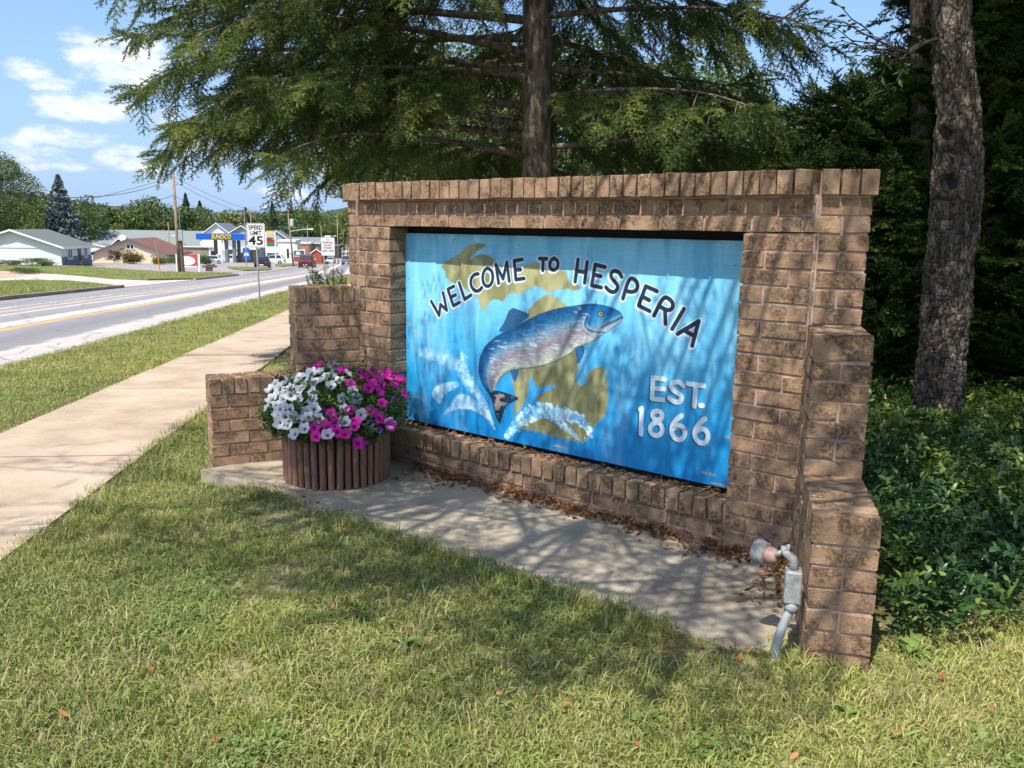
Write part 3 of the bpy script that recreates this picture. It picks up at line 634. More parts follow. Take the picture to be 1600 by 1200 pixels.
    dt, tt_ = dist_line(top); 
    big = np.full((AY, AX), 9.); 
    def dfull(P):
        o = np.full((AY, AX), 9.); ys, xs = np.where(al > 0)
        X = UU[ys, xs]; Y = VV[ys, xs]; q_ = np.full(X.shape, 9.); P = np.array(P)
        for i_ in range(len(P)-1):
            a_, b_ = P[i_], P[i_+1]; ab = b_-a_; t_ = np.clip(((X-a_[0])*ab[0]+(Y-a_[1])*ab[1])/max(ab @ ab, 1e-9), 0, 1); q_ = np.minimum(q_, np.hypot(X-a_[0]-t_*ab[0], Y-a_[1]-t_*ab[1]))
        o[ys, xs] = q_; return o
    D1, D2 = dfull(top), dfull(bot); f_ = D1/np.maximum(D1+D2, 1e-4)
    f_ = f_+(nf2-.5)*.16+(n1-.5)*.12
    fs_ = [(0, (.006, .07, .19)), (.16, (.006, .095, .25)), (.3, (.035, .16, .32)), (.42, (.16, .27, .38)), (.55, (.21, .245, .30)), (.68, (.26, .215, .24)), (.82, (.33, .34, .35)), (.94, (.46, .47, .36)), (1, (.30, .33, .22))]
    col = np.stack([np.interp(f_, [x_[0] for x_ in fs_], [x_[1][c] for x_ in fs_]) for c in range(3)], -1)
    scl_ = fbm(AY, AX, 130, 120, 81, 2); col *= (.72+.6*scl_)[..., None]
    gl = sm_(fbm(AY, AX, 150, 45, 85, 2), .62, .72)*sm_(fbm(AY, AX, 7, 12, 88), .45, .65)
    col = col*(1-.55*gl[..., None])+np.array((.55, .66, .70))*.55*gl[..., None]
    lay(al, col)
    # head: a smoother blue cap, gill cover, jaw and eye
    gp = F['gill']; hx = np.interp(VV, sorted([p_[1] for p_ in gp]), [p_[0] for p_ in sorted(gp, key=lambda z_: z_[1])])
    hm = al*sm_(UU-hx, -.012, .012)
    hc = np.stack([np.interp(f_, [0, .3, .55, .8, 1], c_) for c_ in ((.008, .01, .05, .30, .42), (.12, .16, .30, .40, .44), (.33, .42, .52, .48, .46))], -1)
    lay(hm, hc*(.85+.3*nf2[..., None]))
    dg, _ = dist_line(smooth(gp)); lay(np.clip(1-dg/.006, 0, 1)*al*.8, (.01, .06, .14)); lay(np.clip(1-np.abs(dg-.012)/.007, 0, 1)*al*.6, (.40, .66, .80))
    dm, _ = dist_line(smooth(F['mouth'])); lay(np.clip(1-dm/.008, 0, 1)*al*.85, (.01, .04, .10)); lay(np.clip(1-np.abs(dm-.014)/.008, 0, 1)*al*.45, (.42, .55, .62))
    db = np.minimum(dist_line(body+[body[0]])[0], 9); lay(np.clip(1-db/.005, 0, 1)*.75, (.006, .03, .075))
    e0 = F['eye'][0]; r_ = np.hypot(UU-e0[0], (VV-e0[1])); lay(np.clip((.019-r_)/.003, 0, 1), (.01, .02, .04)); lay(np.clip((.0145-r_)/.003, 0, 1), (.62, .42, .06)); lay(np.clip((.0065-r_)/.002, 0, 1), (.01, .01, .01))
    al, d = poly(F['tail'], .004, 1); lay(al, np.array((.012, .035, .08))*(.6+.9*nf2[..., None])); lay(al*sm_(fbm(AY, AX, 60, 60, 91, 3), .52, .64)*.6*sm_(d, .003, .02), (.42, .34, .26))
    # spray in front
    for key, wmax in (('r1', .052), ('r2', .024)):
        d, tp = dist_line(smooth(ART['sp'][key])); w_ = wmax*np.sin(np.clip(tp*.8+.15, 0, 1)*PI)**.8*(.35+1.25*nf)
        lay(np.clip((w_-d)/.012, 0, 1)*.85, np.array((.16, .50, .80))+np.array((.5, .38, .16))*sm_(nf, .42, .62)[..., None])
    r_ = np.random.default_rng(5)
    for key, n_ in (('r1', 60), ('r2', 30), ('l1', 40), ('l2', 25)):
        P = np.array(smooth(ART['sp'][key]))
        for _ in range(n_):
            p_ = P[r_.integers(len(P)//3 if key[0] == 'r' else 0, len(P) if key[0] == 'r' else len(P)//2)]+r_.normal(0, .022, 2); rr = r_.uniform(.002, .0065)
            lay(np.clip((rr-np.hypot(UU-p_[0], VV-p_[1]))/.002, 0, 1)*.85, (.66, .85, .94))
    # lettering: dark strokes with a pale edge that drops to the lower left
    SW = .0126
    dk = [np.array(p_) for p_ in ART['dark']]
    def curve(p_): return smooth(p_, 2) if len(p_) > 6 else p_
    def seg(P, w): d, _ = dist_line([tuple(x_) for x_ in P]); return np.clip((w-d)/.003+.5, 0, 1)
    for p_ in dk:
        P = np.array(curve(p_)); lay(seg(P, SW+.0048), (.66, .76, .80)); lay(seg(P+np.array((-.006, .005)), SW+.0052), (.66, .76, .80))
    for p_ in dk: lay(seg(np.array(curve(p_)), SW-.001), (.012, .028, .062))
    WW = .0134
    for p_ in ART['white']: P = np.array(curve(p_)); lay(seg(P+np.array((-.008, .006)), WW), (.004, .085, .22))
    for p_ in ART['white']: lay(seg(np.array(curve(p_)), WW), np.array((.72, .82, .86))*(.88+.2*n2[..., None]))
    # flaked paint and screw heads
    for (x_, y_, w_, h_) in ((.105, 1.085, .055, .008), (1.28, 1.215, .06, .007), (2.22, 1.19, .06, .010), (2.33, .98, .04, .010), (2.05, .98, .06, .006), (.03, .60, .03, .015), (.10, .66, .05, .006), (2.30, 1.235, .07, .008)):
        q_ = ((UU-x_)/w_)**2+((VV-y_)/h_)**2; lay(sm_(1-q_+(nf-.5)*2.2, .1, .6)*.8, np.array((.42, .31, .22))*(.7+.6*scl_[..., None]))
    for x_, y_ in ((.42, .05), (.47, .155), (.95, .05), (.87, .10), (1.55, .075), (2.30, .12), (.43, .03), (2.33, .3), (.02, .3), (.02, .9)): lay(np.clip((.0055-np.hypot(UU-x_, VV-y_))/.002, 0, 1)*.8, (.05, .07, .08))
    q_ = np.clip(1-np.abs(VV-.0)/.02, 0, 1)*.4; lay(q_*sm_(nf2, .4, .7), (.16, .18, .17))
    return np.clip(img, 0, 1)
art = paint_board()
im = bpy.data.images.new('painted_board', AX, AY, float_buffer=False); im.colorspace_settings.name = 'sRGB'
lin = art[::-1]; srgb = np.where(lin <= .0031308, lin*12.92, 1.055*np.power(np.maximum(lin, 1e-6), 1/2.4)-.055)
buf = np.ones((AY, AX, 4), np.float32); buf[..., :3] = srgb; im.pixels.foreach_set(buf.ravel()); im.update(); im.pack()
a = NT('painted_plywood', .55, .3)
uvn = a.n('ShaderNodeUVMap'); uvn.uv_map = 'board'
ti = a.n('ShaderNodeTexImage'); ti.image = im; a.t.links.new(uvn.outputs[0], ti.inputs[0])
gr_ = a.noise(1., 4, .6, a.scaled((6, 1, 170)))
a.color(a.mix(.12, ti.outputs[0], a.ramp(gr_, [(.3, .78), (.7, 1.1)]), 'MULTIPLY')).bump(gr_, .05, .001); m_board = a.m
mb = MB(); x0, x1, z0, z1 = -.978, -.978+PW*2.351/2.333, .262, .262+PH
mb.box(x0, x1, .140, .156, z0, z1); me = mb.mesh('painted_board', [m_board, m_dark])
uvl = me.uv_layers.new(name='board')
for p_ in me.polygons:
    p_.material_index = 0 if p_.normal.y < -.5 else 1
    for li in p_.loop_indices:
        co = me.vertices[me.loops[li].vertex_index].co; uvl.data[li].uv = ((co.x-x0)/(x1-x0), (co.z-z0)/(z1-z0))
board = link('painted_board', me, label='blue painted board with leaping salmon reading WELCOME TO HESPERIA EST. 1866', cat='sign board')

# ------------------------------------------------------------------ planter of stakes with petunias
a = NT('brown_stake_paint', .75, .25); r = a.rnd(); f = a.noise(30, 5, .7); f2 = a.noise(1., 4, .6, a.scaled((90, 90, 9)))
col = a.mix(a.ramp(f2, [(.4, 0.), (.7, .7)]), a.ramp(r, [(0, (.22, .105, .066)), (.5, (.33, .165, .105)), (1, (.27, .145, .10))]), (.12, .062, .042))
col = a.mix(a.ramp(a.noise(55, 4, .7), [(.66, 0.), (.72, .8)]), col, (.36, .27, .20)); a.color(col).bump(f2, .4, .003); m_stake = a.m
m_soil = plain('potting_soil', (.04, .026, .018), .95, var=.4, scale=60)
PC = np.array([-.96, .48]); PR = .33
planter = empty('flower_planter', (PC[0], PC[1], 0), label='round planter ringed with brown wooden stakes, full of petunias', cat='planter')
NS = 40
def stake_mesh(seed):
    r_ = random.Random(seed); b = MB(); h = .335; n = 7; vs = []
    for z, s_ in ((0, .97), (.10, 1), (.22, 1), (h-.012, 1), (h, .72)):
        for j in range(n):
            q_ = PI*(j/(n-1))-PI/2; vs.append((.024*s_*math.cos(q_)+r_.uniform(-.0008, .0008), .0212*s_*math.sin(q_), z+(r_.uniform(-.004, .004) if z > .3 else 0)))
    m = n; f = [(i*m+j, i*m+j+1, (i+1)*m+j+1, (i+1)*m+j) for i in range(4) for j in range(m-1)]+[tuple(4*m+j for j in range(m))]
    f += [(i*m+m-1, i*m, (i+1)*m, (i+1)*m+m-1) for i in range(4)]
    b.add(vs, f); return b.mesh('stake', m_stake, True)
stakes = [stake_mesh(i) for i in range(4)]
for i in range(NS):
    th = 2*PI*i/NS; o = link('stake', stakes[i % 4], planter)
    rr = PR-.022+rng.normal(0, .0022)
    o.location = (rr*math.cos(th), rr*math.sin(th), rng.normal(.0, .003)); o.rotation_euler = (rng.normal(0, .008), rng.normal(.0, .012), th)
b = MB(); b.lathe([(PR-.026, .01), (PR-.026, .30)], n=40); b.build('liner', m_dark, planter)
b = MB(); b.lathe([(PR-.027, .27), (PR-.05, .305), (.01, .32)], n=32); b.build('soil', m_soil, planter)
# leaves and blooms
a = NT('petunia_leaf', .6, .3); r = a.isl(); c_ = a.ramp(r, [(0, (.045, .10, .022)), (.5, (.08, .16, .035)), (1, (.15, .23, .06))]); a.color(c_).translucent(c_, .3); m_pleaf = a.m
def petal_mat(name, lo, hi, throat):
    a = NT(name, .6, .2); tcn = a.n('ShaderNodeTexCoord'); sp = a.n('ShaderNodeSeparateXYZ'); a.put(tcn.outputs['Object'], sp.inputs[0])
    rr = a.math('SQRT', a.math('ADD', a.math('MULTIPLY', sp.outputs[0], sp.outputs[0]), a.math('MULTIPLY', sp.outputs[1], sp.outputs[1])))
    c_ = a.mix(a.ramp(a.math('DIVIDE', rr, .04), [(.13, 1.), (.34, 0.)]), a.ramp(a.rnd(), [(0, lo), (1, hi)]), throat); a.color(c_).translucent(c_, .35); return a.m
m_white = petal_mat('white_petal', (.66, .66, .69), (.76, .76, .75), (.17, .10, .22)); m_mag = petal_mat('magenta_petal', (.68, .018, .37), (.84, .05, .45), (.20, .0, .11)); m_vio = petal_mat('violet_petal', (.20, .05, .42), (.3, .1, .5), (.06, .0, .12))
m_stem = plain('green_stem', (.06, .11, .03), .7)
def flower_mesh(name, mat_, seed, cup=.010):
    r_ = random.Random(seed); n = 20; vs = [(0, 0, -.014)]; f = []; R_ = .037
    for k, (rr, z) in enumerate(((.008, -.004), (.022, .006), (1, cup))):
        for j in range(n):
            q_ = 2*PI*j/n; lob = .80+.20*abs(math.cos(2.5*q_))**.6 if k == 2 else 1
            ra = (rr if k < 2 else R_*lob)*(1+r_.uniform(-.03, .03)); vs.append((ra*math.cos(q_), ra*math.sin(q_), z+r_.uniform(-.0045, .0045)*(k == 2)+.004*math.cos(5*q_+.6)*(k == 2)))
    for j in range(n): f.append((0, 1+j, 1+(j+1) % n))
    for k in range(2):
        for j in range(n): f.append((1+k*n+j, 1+(k+1)*n+j, 1+(k+1)*n+(j+1) % n, 1+k*n+(j+1) % n))
    b = MB(); b.add(vs, [tuple(x) for x in f]); b.tube([(0, 0, -.013), (0, 0, -.05)], [.004, .0022], 5, mi=1); return b.mesh(name, [mat_, m_stem], True)
FW = [flower_mesh('flower', m_white, i, (.010, .004, .014)[i]) for i in range(3)]; FM = [flower_mesh('flower', m_mag, i+9, (.010, .003, .013)[i]) for i in range(3)]; FV = flower_mesh('flower', m_vio, 30, .03)
b = MB()
for i in range(16):                             # one leafy sprig of the mound
    q_ = i*2.4; h = i*.0075; d = Vector((math.cos(q_), math.sin(q_), .45)); p = Vector((0, 0, h)); s_ = Vector((-math.sin(q_), math.cos(q_), 0))*.0095; L_ = rng.uniform(.026, .045)
    e_ = p+d*L_; m_ = p+d*L_*.5+Vector((0, 0, .004)); b.add([p, m_+s_, e_, m_-s_], [(0, 1, 2), (0, 2, 3)])
b.tube([(0, 0, -.05), (.003, 0, .12)], [.002, .001], 4); lib_leaf = library('petunia_sprig', [b.mesh('petunia_sprig', m_pleaf)])
w_plant = empty('petunia_plant', (PC[0]-.10, PC[1], .31), label='white petunias with dark throats spilling over the planter rim', cat='petunias')
m_plant = empty('petunia_plant', (PC[0]+.12, PC[1], .31), label='magenta petunias on the side of the planter next to the painted board', cat='petunias')
toC = CP[:2]-PC; toC /= np.linalg.norm(toC); side = np.array([toC[1], -toC[0]])         # side: to the right as the camera sees it
if side @ cR[:2] < 0: side = -side
def mound(a_, f_, up):                          # a_: -1..1 across the view, f_: -1..1 towards the viewer -> surface of the mound
    rr = math.hypot(a_, f_); q_ = min(1.15, max(0, f_*.5+.5)); z = .345+.285*(1-q_**2.3)*(1-(.55 if a_ < 0 else .16)*min(1.2, abs(a_))**4)-max(0, rr-.97)*.25*(1 if a_ < .3 else .5)
    return np.array([PC[0]+(side[0]*a_+toC[0]*f_)*.445, PC[1]+(side[1]*a_+toC[1]*f_)*.445, z])
pts = {0: [], 1: []}; rts = {0: [], 1: []}
for i in range(1500):
    a_, f_ = rng.uniform(-1.08, 1.08, 2)
    if a_*a_+f_*f_ > 1.12 or f_ > .93: continue
    P = mound(a_*.86, f_*.88, 0); P[2] -= rng.uniform(.04, .13)+.10*rng.random()*(math.hypot(a_, f_) > .75)*(f_ < .35); k = int(a_+rng.normal(0, .2) > .12)
    pts[k].append(fl(P)); rts[k].append((rng.normal(0, .6)+f_*-.5, rng.normal(0, .6)+a_*.6, rng.uniform(0, 6.3)))
for k, pl in ((0, w_plant), (1, m_plant)):
    loc = np.array([np.array(p)-np.array(pl.location) for p in pts[k]])
    scatter('foliage', loc, rts[k], rng.uniform(.6, 1.05, len(loc)), np.zeros(len(loc), int), lib_leaf, pl, kind='stuff')
def bloom(pl, mesh_, a_, f_, lift=.02, sc_=1., droop=0.):
    P = mound(a_, f_, 0); P[2] += lift; out = np.array([side[0]*a_+toC[0]*f_, side[1]*a_+toC[1]*f_, .75-droop])+np.array([toC[0], toC[1], .2])*.55
    o = link('flower', mesh_, pl); v = fl(P)-Vector(pl.location); o.location = v
    q_ = (fl(out)+Vector(rng.normal(0, .28, 3))).to_track_quat('Z', 'Y').to_euler(); o.rotation_euler = q_; o.scale = (sc_*rng.uniform(.85, 1.12),)*3
# from the photograph: picture places of the blooms, turned into places on the mound
def from_px(x, y): return (x-527)/104., None
W_PX = [(525, 576), (513, 580), (500, 588), (488, 590), (478, 594), (470, 599), (463, 605), (455, 612), (447, 604), (437, 612), (430, 607), (424, 616), (433, 625), (441, 632), (427, 632), (420, 643), (434, 641), (443, 645), (438, 655), (446, 659), (436, 668), (452, 648), (455, 625), (470, 617), (476, 612), (491, 604), (500, 603), (519, 594), (530, 601), (518, 611), (488, 619), (489, 632), (551, 618), (545, 591), (472, 615), (480, 652), (491, 646), (498, 661), (467, 665), (450, 673), (458, 659), (460, 687), (475, 677), (483, 660), (537, 647), (540, 668), (549, 632), (564, 655), (513, 687), (556, 630), (535, 630), (610, 670), (464, 596), (480, 602), (508, 597), (466, 631), (447, 619), (439, 648), (431, 652), (455, 598)]
M_PX = [(494, 580), (497, 573), (535, 587), (543, 582), (548, 606), (560, 596), (572, 597), (580, 590), (590, 600), (585, 608), (595, 594), (605, 599), (598, 607), (612, 595), (622, 602), (629, 601), (615, 608), (576, 613), (592, 620), (598, 636), (580, 651), (546, 650), (517, 655), (525, 668), (555, 667), (553, 675), (540, 688), (560, 700), (528, 682), (490, 676), (494, 688), (506, 669), (609, 675), (594, 661), (631, 623), (566, 590), (584, 583), (551, 611), (602, 590), (618, 590), (512, 676)]
V_PX = [(575, 665), (593, 673), (577, 667), (503, 639), (614, 624), (575, 704)]
Z_, SX_, SY_ = None, None, None
gridA, gridF = np.meshgrid(np.linspace(-1.08, 1.08, 90), np.linspace(-.75, 1.06, 80)); gp_ = np.array([mound(x, y, 0) for x, y in zip(gridA.ravel(), gridF.ravel())])
dep, SX_, SY_ = view(gp_); rad = np.hypot(gridA.ravel(), gridF.ravel())
def locate(x, y):
    q_ = np.hypot(SX_-x, SY_-y)+(rad > 1.1)*50+dep*2.0; i = int(np.argmin(q_)); return gridA.ravel()[i], gridF.ravel()[i]
for lst, pl, ms_ in ((W_PX, w_plant, FW), (M_PX, m_plant, FM)):
    for i, (x, y) in enumerate(lst):
        a_, f_ = locate(x, y); bloom(pl, ms_[i % 3], a_, f_, .028, 1.04)
for x, y in V_PX: a_, f_ = locate(x, y); bloom(m_plant, FV, a_, f_, .01, .6, .9)

# ------------------------------------------------------------------ flood lamp on its conduit
a = NT('weathered_grey_paint', .6, .4); f = a.noise(40, 5, .7); f2 = a.noise(120, 4, .7)
col = a.ramp(f, [(.3, (.15, .155, .15)), (.5, (.28, .285, .275)), (.75, (.40, .405, .385))]); col = a.mix(a.ramp(f2, [(.55, 0.), (.65, .6)]), col, (.11, .11, .11)); a.color(col).bump(f2, .3, .002); m_grey = a.m
m_pvc = plain('grey_conduit', (.27, .29, .295), .6, var=.12); m_pink = plain('faded_red_housing', (.30, .19, .165), .8, var=.45, scale=40)
a = NT('lamp_glass', .15, .6); f = a.noise(45, 4, .7); a.color(a.ramp(f, [(.35, (.10, .11, .12)), (.6, (.50, .52, .52))])).bump(f, .4, .003); m_lens = a.m
LD = np.array([math.sin(TH), math.cos(TH)]); LN = np.array([-LD[1], LD[0]])        # along the right wing, and out of its inner face
def LW(s, o, z): p = np.array([WR, 0])+LD*s+LN*o; return fl((p[0], p[1], z))
lamp = empty('flood_lamp', tuple(np.r_[np.array([WR, 0])+LD*.93+LN*.06, 0]), label='small grey flood lamp on a junction box and bent conduit at the right wing', cat='flood lamp'); lamp.location = (0, 0, 0)
ax = (LW(1, 0, 0)-LW(0, 0, 0)); an = (LW(0, 1, 0)-LW(0, 0, 0))
def LM_(s, o, z): m = Matrix.Identity(4); m.col[0] = (*ax, 0); m.col[1] = (*an, 0); m.col[2] = (0, 0, 1, 0); m.translation = LW(s, o, z); return m
b = MB(); b.cbox(-.036, .036, -.03, .03, -.062, .062, .005, M=LM_(.915, .046, .275)); b.build('junction_box', m_grey, lamp)
b = MB(); b.cbox(-.043, -.036, -.024, .024, -.05, .05, .002, M=LM_(.915, .046, .275)); b.cbox(-.05, .0, -.02, .02, -.008, .008, .003, M=LM_(.915, .05, .218)); b.build('cover_plate', m_grey, lamp)
b = MB(); b.tube([LW(.925, .046, .216), LW(.93, .046, .19), LW(.945, .06, .165), LW(.985, .082, .12), LW(1.005, .095, .07), LW(1.0, .09, .02), LW(.995, .085, -.08)], .0165, 12)
b.lathe([(.026, 0), (.026, .02), (.018, .04)][::-1], LW(.93, .046, .18), 12); b.build('conduit', m_pvc, lamp, True)
b = MB(); k0 = LW(.915, .046, .335); k1 = LW(.915, .05, .375); k2 = LW(.90, .085, .395); k3 = LW(.885, .115, .372)
b.tube([k0, k0.lerp(k1, .6), k1, k2], [.017, .017, .016, .014], 10); b.tube([k2+Vector((0, 0, -.012)), k2+Vector((0, 0, .022))], .013, 8); b.tube([k2, k3], [.011, .010], 8)
b.tube([LW(.90, .07, .395), LW(.90, .07, .425)], [.008, .006], 6); b.build('swivel_arm', m_grey, lamp, True)
ld = (LW(.72, .32, .35)-LW(.885, .115, .368)).normalized(); l0 = LW(.885, .105, .366)
b = MB(); b.lathe([(.018, 0), (.027, .009), (.032, .03), (.034, .046)], l0, 20, axis=ld); b.build('lamp_housing', m_pink, lamp, True)
b = MB(); b.lathe([(.0345, .0), (.041, .008), (.050, .044), (.048, .045), (.036, .010)], l0+ld*.044, 24, axis=ld); b.build('lamp_bezel', m_grey, lamp, True)
b = MB(); b.lathe([(.040, .0), (.034, .012), (.02, .02), (.002, .022)], l0+ld*.060, 20, axis=ld); b.build('lamp_glass', m_lens, lamp, True)

b = MB(); b.tube([LW(.90, .06, .40), LW(.895, .075, .43), LW(.885, .10, .41), l0+Vector((0, 0, .02))], .004, 6, False); b.build('lamp_wire', m_dark, lamp)
# ------------------------------------------------------------------ dead leaves
a = NT('dead_leaf', .8, .2); r = a.math('FRACT', a.math('ADD', a.rnd(), a.isl())); c_ = a.ramp(r, [(0, (.13, .06, .03)), (.3, (.24, .105, .045)), (.6, (.33, .15, .06)), (.85, (.20, .12, .07)), (1, (.42, .22, .08))]); a.color(c_).translucent(c_, .2); m_dead = a.m
a = NT('orange_leaf', .7, .25); c_ = a.ramp(a.rnd(), [(0, (.38, .13, .045)), (.5, (.46, .20, .08)), (1, (.27, .11, .06))]); a.color(c_).translucent(c_, .2); m_orange = a.m
def dry_leaf(seed, mat_, name='leaf'):
    r_ = random.Random(seed); n = 5; vs = []; f = []; cu = r_.uniform(.3, 1.0); tw = r_.uniform(-.5, .5)
    for i in range(n):
        x = i/(n-1); w = .23*math.sin(PI*(x*.92+.05))**.8
        for k in (-1, 0, 1): vs.append((x-.5, k*w*math.cos(tw*x*2), .30*cu*(k*k*w*1.6+.5*(x-.5)**2*2)+k*w*math.sin(tw*x*2)))
    for i in range(n-1):
        for k in range(2): f.append((i*3+k, i*3+k+1, i*3+k+4, i*3+k+3))
    b = MB(); b.add(vs, f); return b.mesh(name, mat_, True)
lib_dead = library('dead_leaf', [dry_leaf(i, m_dead) for i in range(6)])
P_, R_, S_ = [], [], []
for i in range(1950):                           # drift along the foot of the wall and on the sill
    k = rng.random()
    if k < .80:
        u = rng.uniform(-.72, 1.92); w = abs(rng.normal(0, .055))*(1.3 if u > 1.2 else 1)*(.5+rng.random()); n_ = .012+w; z = .004+rng.uniform(0, .035)*max(0, 1-w/.12)
        if rng.random() > .55+.45*math.sin(u*7.+1)**2: continue
    elif k < .9: u = rng.uniform(-.97, 1.42); n_ = -rng.uniform(.05, .14); z = ZSILL+.004+rng.uniform(0, .012)
    elif k < .96: u = rng.uniform(1.75, 2.02); n_ = rng.uniform(.02, .55); z = .004+rng.uniform(0, .03); u = min(u, 1.72+n_*.44)
    elif k < .975: u = rng.uniform(-.75, -.3); n_ = rng.uniform(.02, .3); z = .005
    else: u = rng.uniform(-1.0, 2.1); n_ = rng.normal(1.02, .10); z = float(bank(u, n_, g(st_of(u, n_)[0])))+.022 if n_ > .97 else .004
    P_.append(fl((u, n_, z))); R_.append((rng.normal(0, .5), rng.normal(0, .5), rng.uniform(0, 6.3))); S_.append(rng.uniform(.018, .042))
scatter('leaf_litter', P_, R_, S_, rng.integers(0, 6, len(P_)), lib_dead, label='drift of dry brown leaves along the foot of the brick wall', cat='leaf litter', kind='stuff')

# ------------------------------------------------------------------ grass
def blade_mat(name, lo, mid, hi, dryc):
    a = NT(name, .65, .25); r = a.math('FRACT', a.math('ADD', a.rnd(), a.math('MULTIPLY', a.isl(), .9)))
    base = a.ramp(r, [(0, lo), (.55, mid), (1, hi)])
    patch_ = a.ramp(a.noise(1.5, 4, .6), [(.38, .05), (.62, .70)]); spr = a.ramp(a.math('FRACT', a.math('MULTIPLY', r, 13.7)), [(.58, 0.), (.68, 1.)])
    c_ = a.mix(a.math('MULTIPLY', spr, a.math('ADD', .30, patch_)), base, dryc)
    far_ = a.ramp(a.noise(.55, 3, .5), [(.4, (.8, .85, .8)), (.62, (1.12, 1.1, 1.0))]); c_ = a.mix(1., c_, far_, 'MULTIPLY')
    a.color(c_).translucent(c_, .32); return a.m
m_blade = blade_mat('grass_blade', (.15, .195, .042), (.26, .30, .075), (.37, .385, .13), (.56, .47, .26))
m_wide = blade_mat('crabgrass_blade', (.20, .28, .055), (.28, .35, .085), (.37, .42, .125), (.48, .43, .21))
def tuft(seed, n, hmin, hmax, w, spread, lean, mat_):
    r_ = np.random.default_rng(seed); vs = []; f = []
    for i in range(n):
        p = r_.normal(0, spread, 2); q_ = r_.uniform(0, 2*PI); h = r_.uniform(hmin, hmax); le = abs(r_.normal(0, lean))+.12; d = np.array([math.cos(q_), math.sin(q_)]); sd = np.array([-d[1], d[0]])*w*.5*r_.uniform(.7, 1.3)
        tw = r_.uniform(-1.2, 1.2); c_, s_ = math.cos(tw), math.sin(tw); sd = np.array([sd[0]*c_-sd[1]*s_, sd[0]*s_+sd[1]*c_])
        a1 = p+d*h*le*.35; a2 = p+d*h*le; z1 = h*.62; z2 = h*max(.25, 1-.35*le*le); b0 = len(vs)
        vs += [(*(p-sd), 0), (*(p+sd), 0), (*(a1-sd*.9), z1), (*(a1+sd*.9), z1), (*a2, z2)]; f += [(b0, b0+1, b0+3), (b0, b0+3, b0+2), (b0+2, b0+3, b0+4)]
    return np_mesh('grass_tuft', vs, f, mat_)
a = NT('clover_leaf', .6, .25); c_ = a.ramp(a.math('FRACT', a.math('ADD', a.rnd(), a.isl())), [(0, (.12, .19, .045)), (1, (.21, .28, .085))]); a.color(c_).translucent(c_, .25); m_clover = a.m
def clover(seed):
    r_ = np.random.default_rng(seed); vs = []; f = []
    for i in range(9):
        p = np.array([*r_.normal(0, .026, 2), r_.uniform(.010, .026)]); a0 = r_.uniform(0, 6.3)
        for k in range(3):
            q_ = a0+k*2.094; d = np.array([math.cos(q_), math.sin(q_), r_.normal(.05, .2)]); sd = np.array([-d[1], d[0], r_.normal(0, .2)]); l_ = r_.uniform(.008, .012); b0 = len(vs)
            vs += [p, p+d*l_*.7+sd*l_*.45, p+d*l_, p+d*l_*.7-sd*l_*.45]; f += [(b0, b0+1, b0+2), (b0, b0+2, b0+3)]
    return np_mesh('grass_tuft', vs, f, m_clover)
lib_grass = library('grass_tuft', [tuft(i, 26, .012, .034, .0036, .028, 1.25, m_blade) for i in range(5)]+[tuft(5+i, 9, .02, .055, .0068, .03, 1.3, m_wide) for i in range(2)]+[tuft(8, 26, .04, .085, .0034, .03, .7, m_blade)]+[clover(9)])
def in_poly_(u): pass
def in_poly(u, n, poly):
    c = np.zeros(len(u), bool); k = len(poly)
    for i in range(k):
        (x1, y1), (x2, y2) = poly[i], poly[(i+1) % k]
        if y1 == y2: continue
        c ^= ((y1 > n) != (y2 > n)) & (u < (x2-x1)*(n-y1)/(y2-y1)+x1)
    return c
def wing_poly(sg, w, m=.0):
    d = np.array([sg*math.sin(TH), math.cos(TH)]); t = sg*np.array([math.cos(TH), -sg*math.sin(TH)]); P = np.array([w, 0.])
    return [tuple(P+d*a_+t*b_) for a_, b_ in ((-.3, -m), (S2+m, -m), (S2+m, TW+m), (-.3, TW+m))]
SLABP = [(-1.72, .985), (2.05, .95), (2.10, .80), (1.8, 0), (1.8, -.3), (-1.3, -.3), (-1.3, 0)]
VINCA = [(2.30, .62), (2.62, -.05), (3.2, -.95), (5.5, -3.), (6., -12), (-1.0, -12), (-.9, -2.2), (-.6, -.5), (1.9, -.45)]
def cloud(n, u0, u1, n0, n1): return rng.uniform(u0, u1, n), rng.uniform(n0, n1, n)
def seen(u, n, z, mx=160):
    d, x, y = view(np.stack([u, n, z], -1)); return (d > .4) & (x > -mx) & (x < 1600+mx) & (y < 1200+mx*1.4), d
gp, gr, gs, gi = [], [], [], []
def sow(u, n, dens_near, lift=0., scale=1., tall=.03, wide=.14, falloff=3.0, minscale=1.):
    s, t = st_of(u, n); z = bank(u, n, g(s)+lift); ok, d = seen(u, n, z)
    keep = ok & (rng.random(len(u)) < np.clip((falloff/np.maximum(d, .5))**1.55, .02, 1.))
    for i in np.where(keep)[0]:
        k = rng.random(); cv = math.sin(u[i]*2.9+1.1)*math.sin(n[i]*3.7+.6)+.6*math.sin(u[i]*7.1-n[i]*5.3)+.3*math.sin(u[i]*17+n[i]*13); ix = 8 if cv > .80 and rng.random() < .40 else 7 if k < tall else (5+int(rng.integers(0, 2)) if k < tall+wide else int(rng.integers(0, 5)))
        gp.append((u[i], -n[i], z[i]-.004)); gr.append((rng.normal(0, .12), rng.normal(0, .12), rng.uniform(0, 6.3)))
        gs.append(scale*rng.uniform(.75, 1.35)*max(1., min(2.0, (d[i]/5.)**.42))); gi.append(ix)
A_ = 8.0*9.5; u, n = cloud(int(A_*1350), -4.0, 5.2, -3.5, 4.4)
s, t = st_of(u, n)
bare = (np.sin(u*5.1+1.3)*np.sin(n*4.3+.4)+np.sin(u*2.3-n*3.1)*.8) > 1.02
bare |= (u > 2.3) & (n < 1.1) & (rng.random(len(u)) < .7)
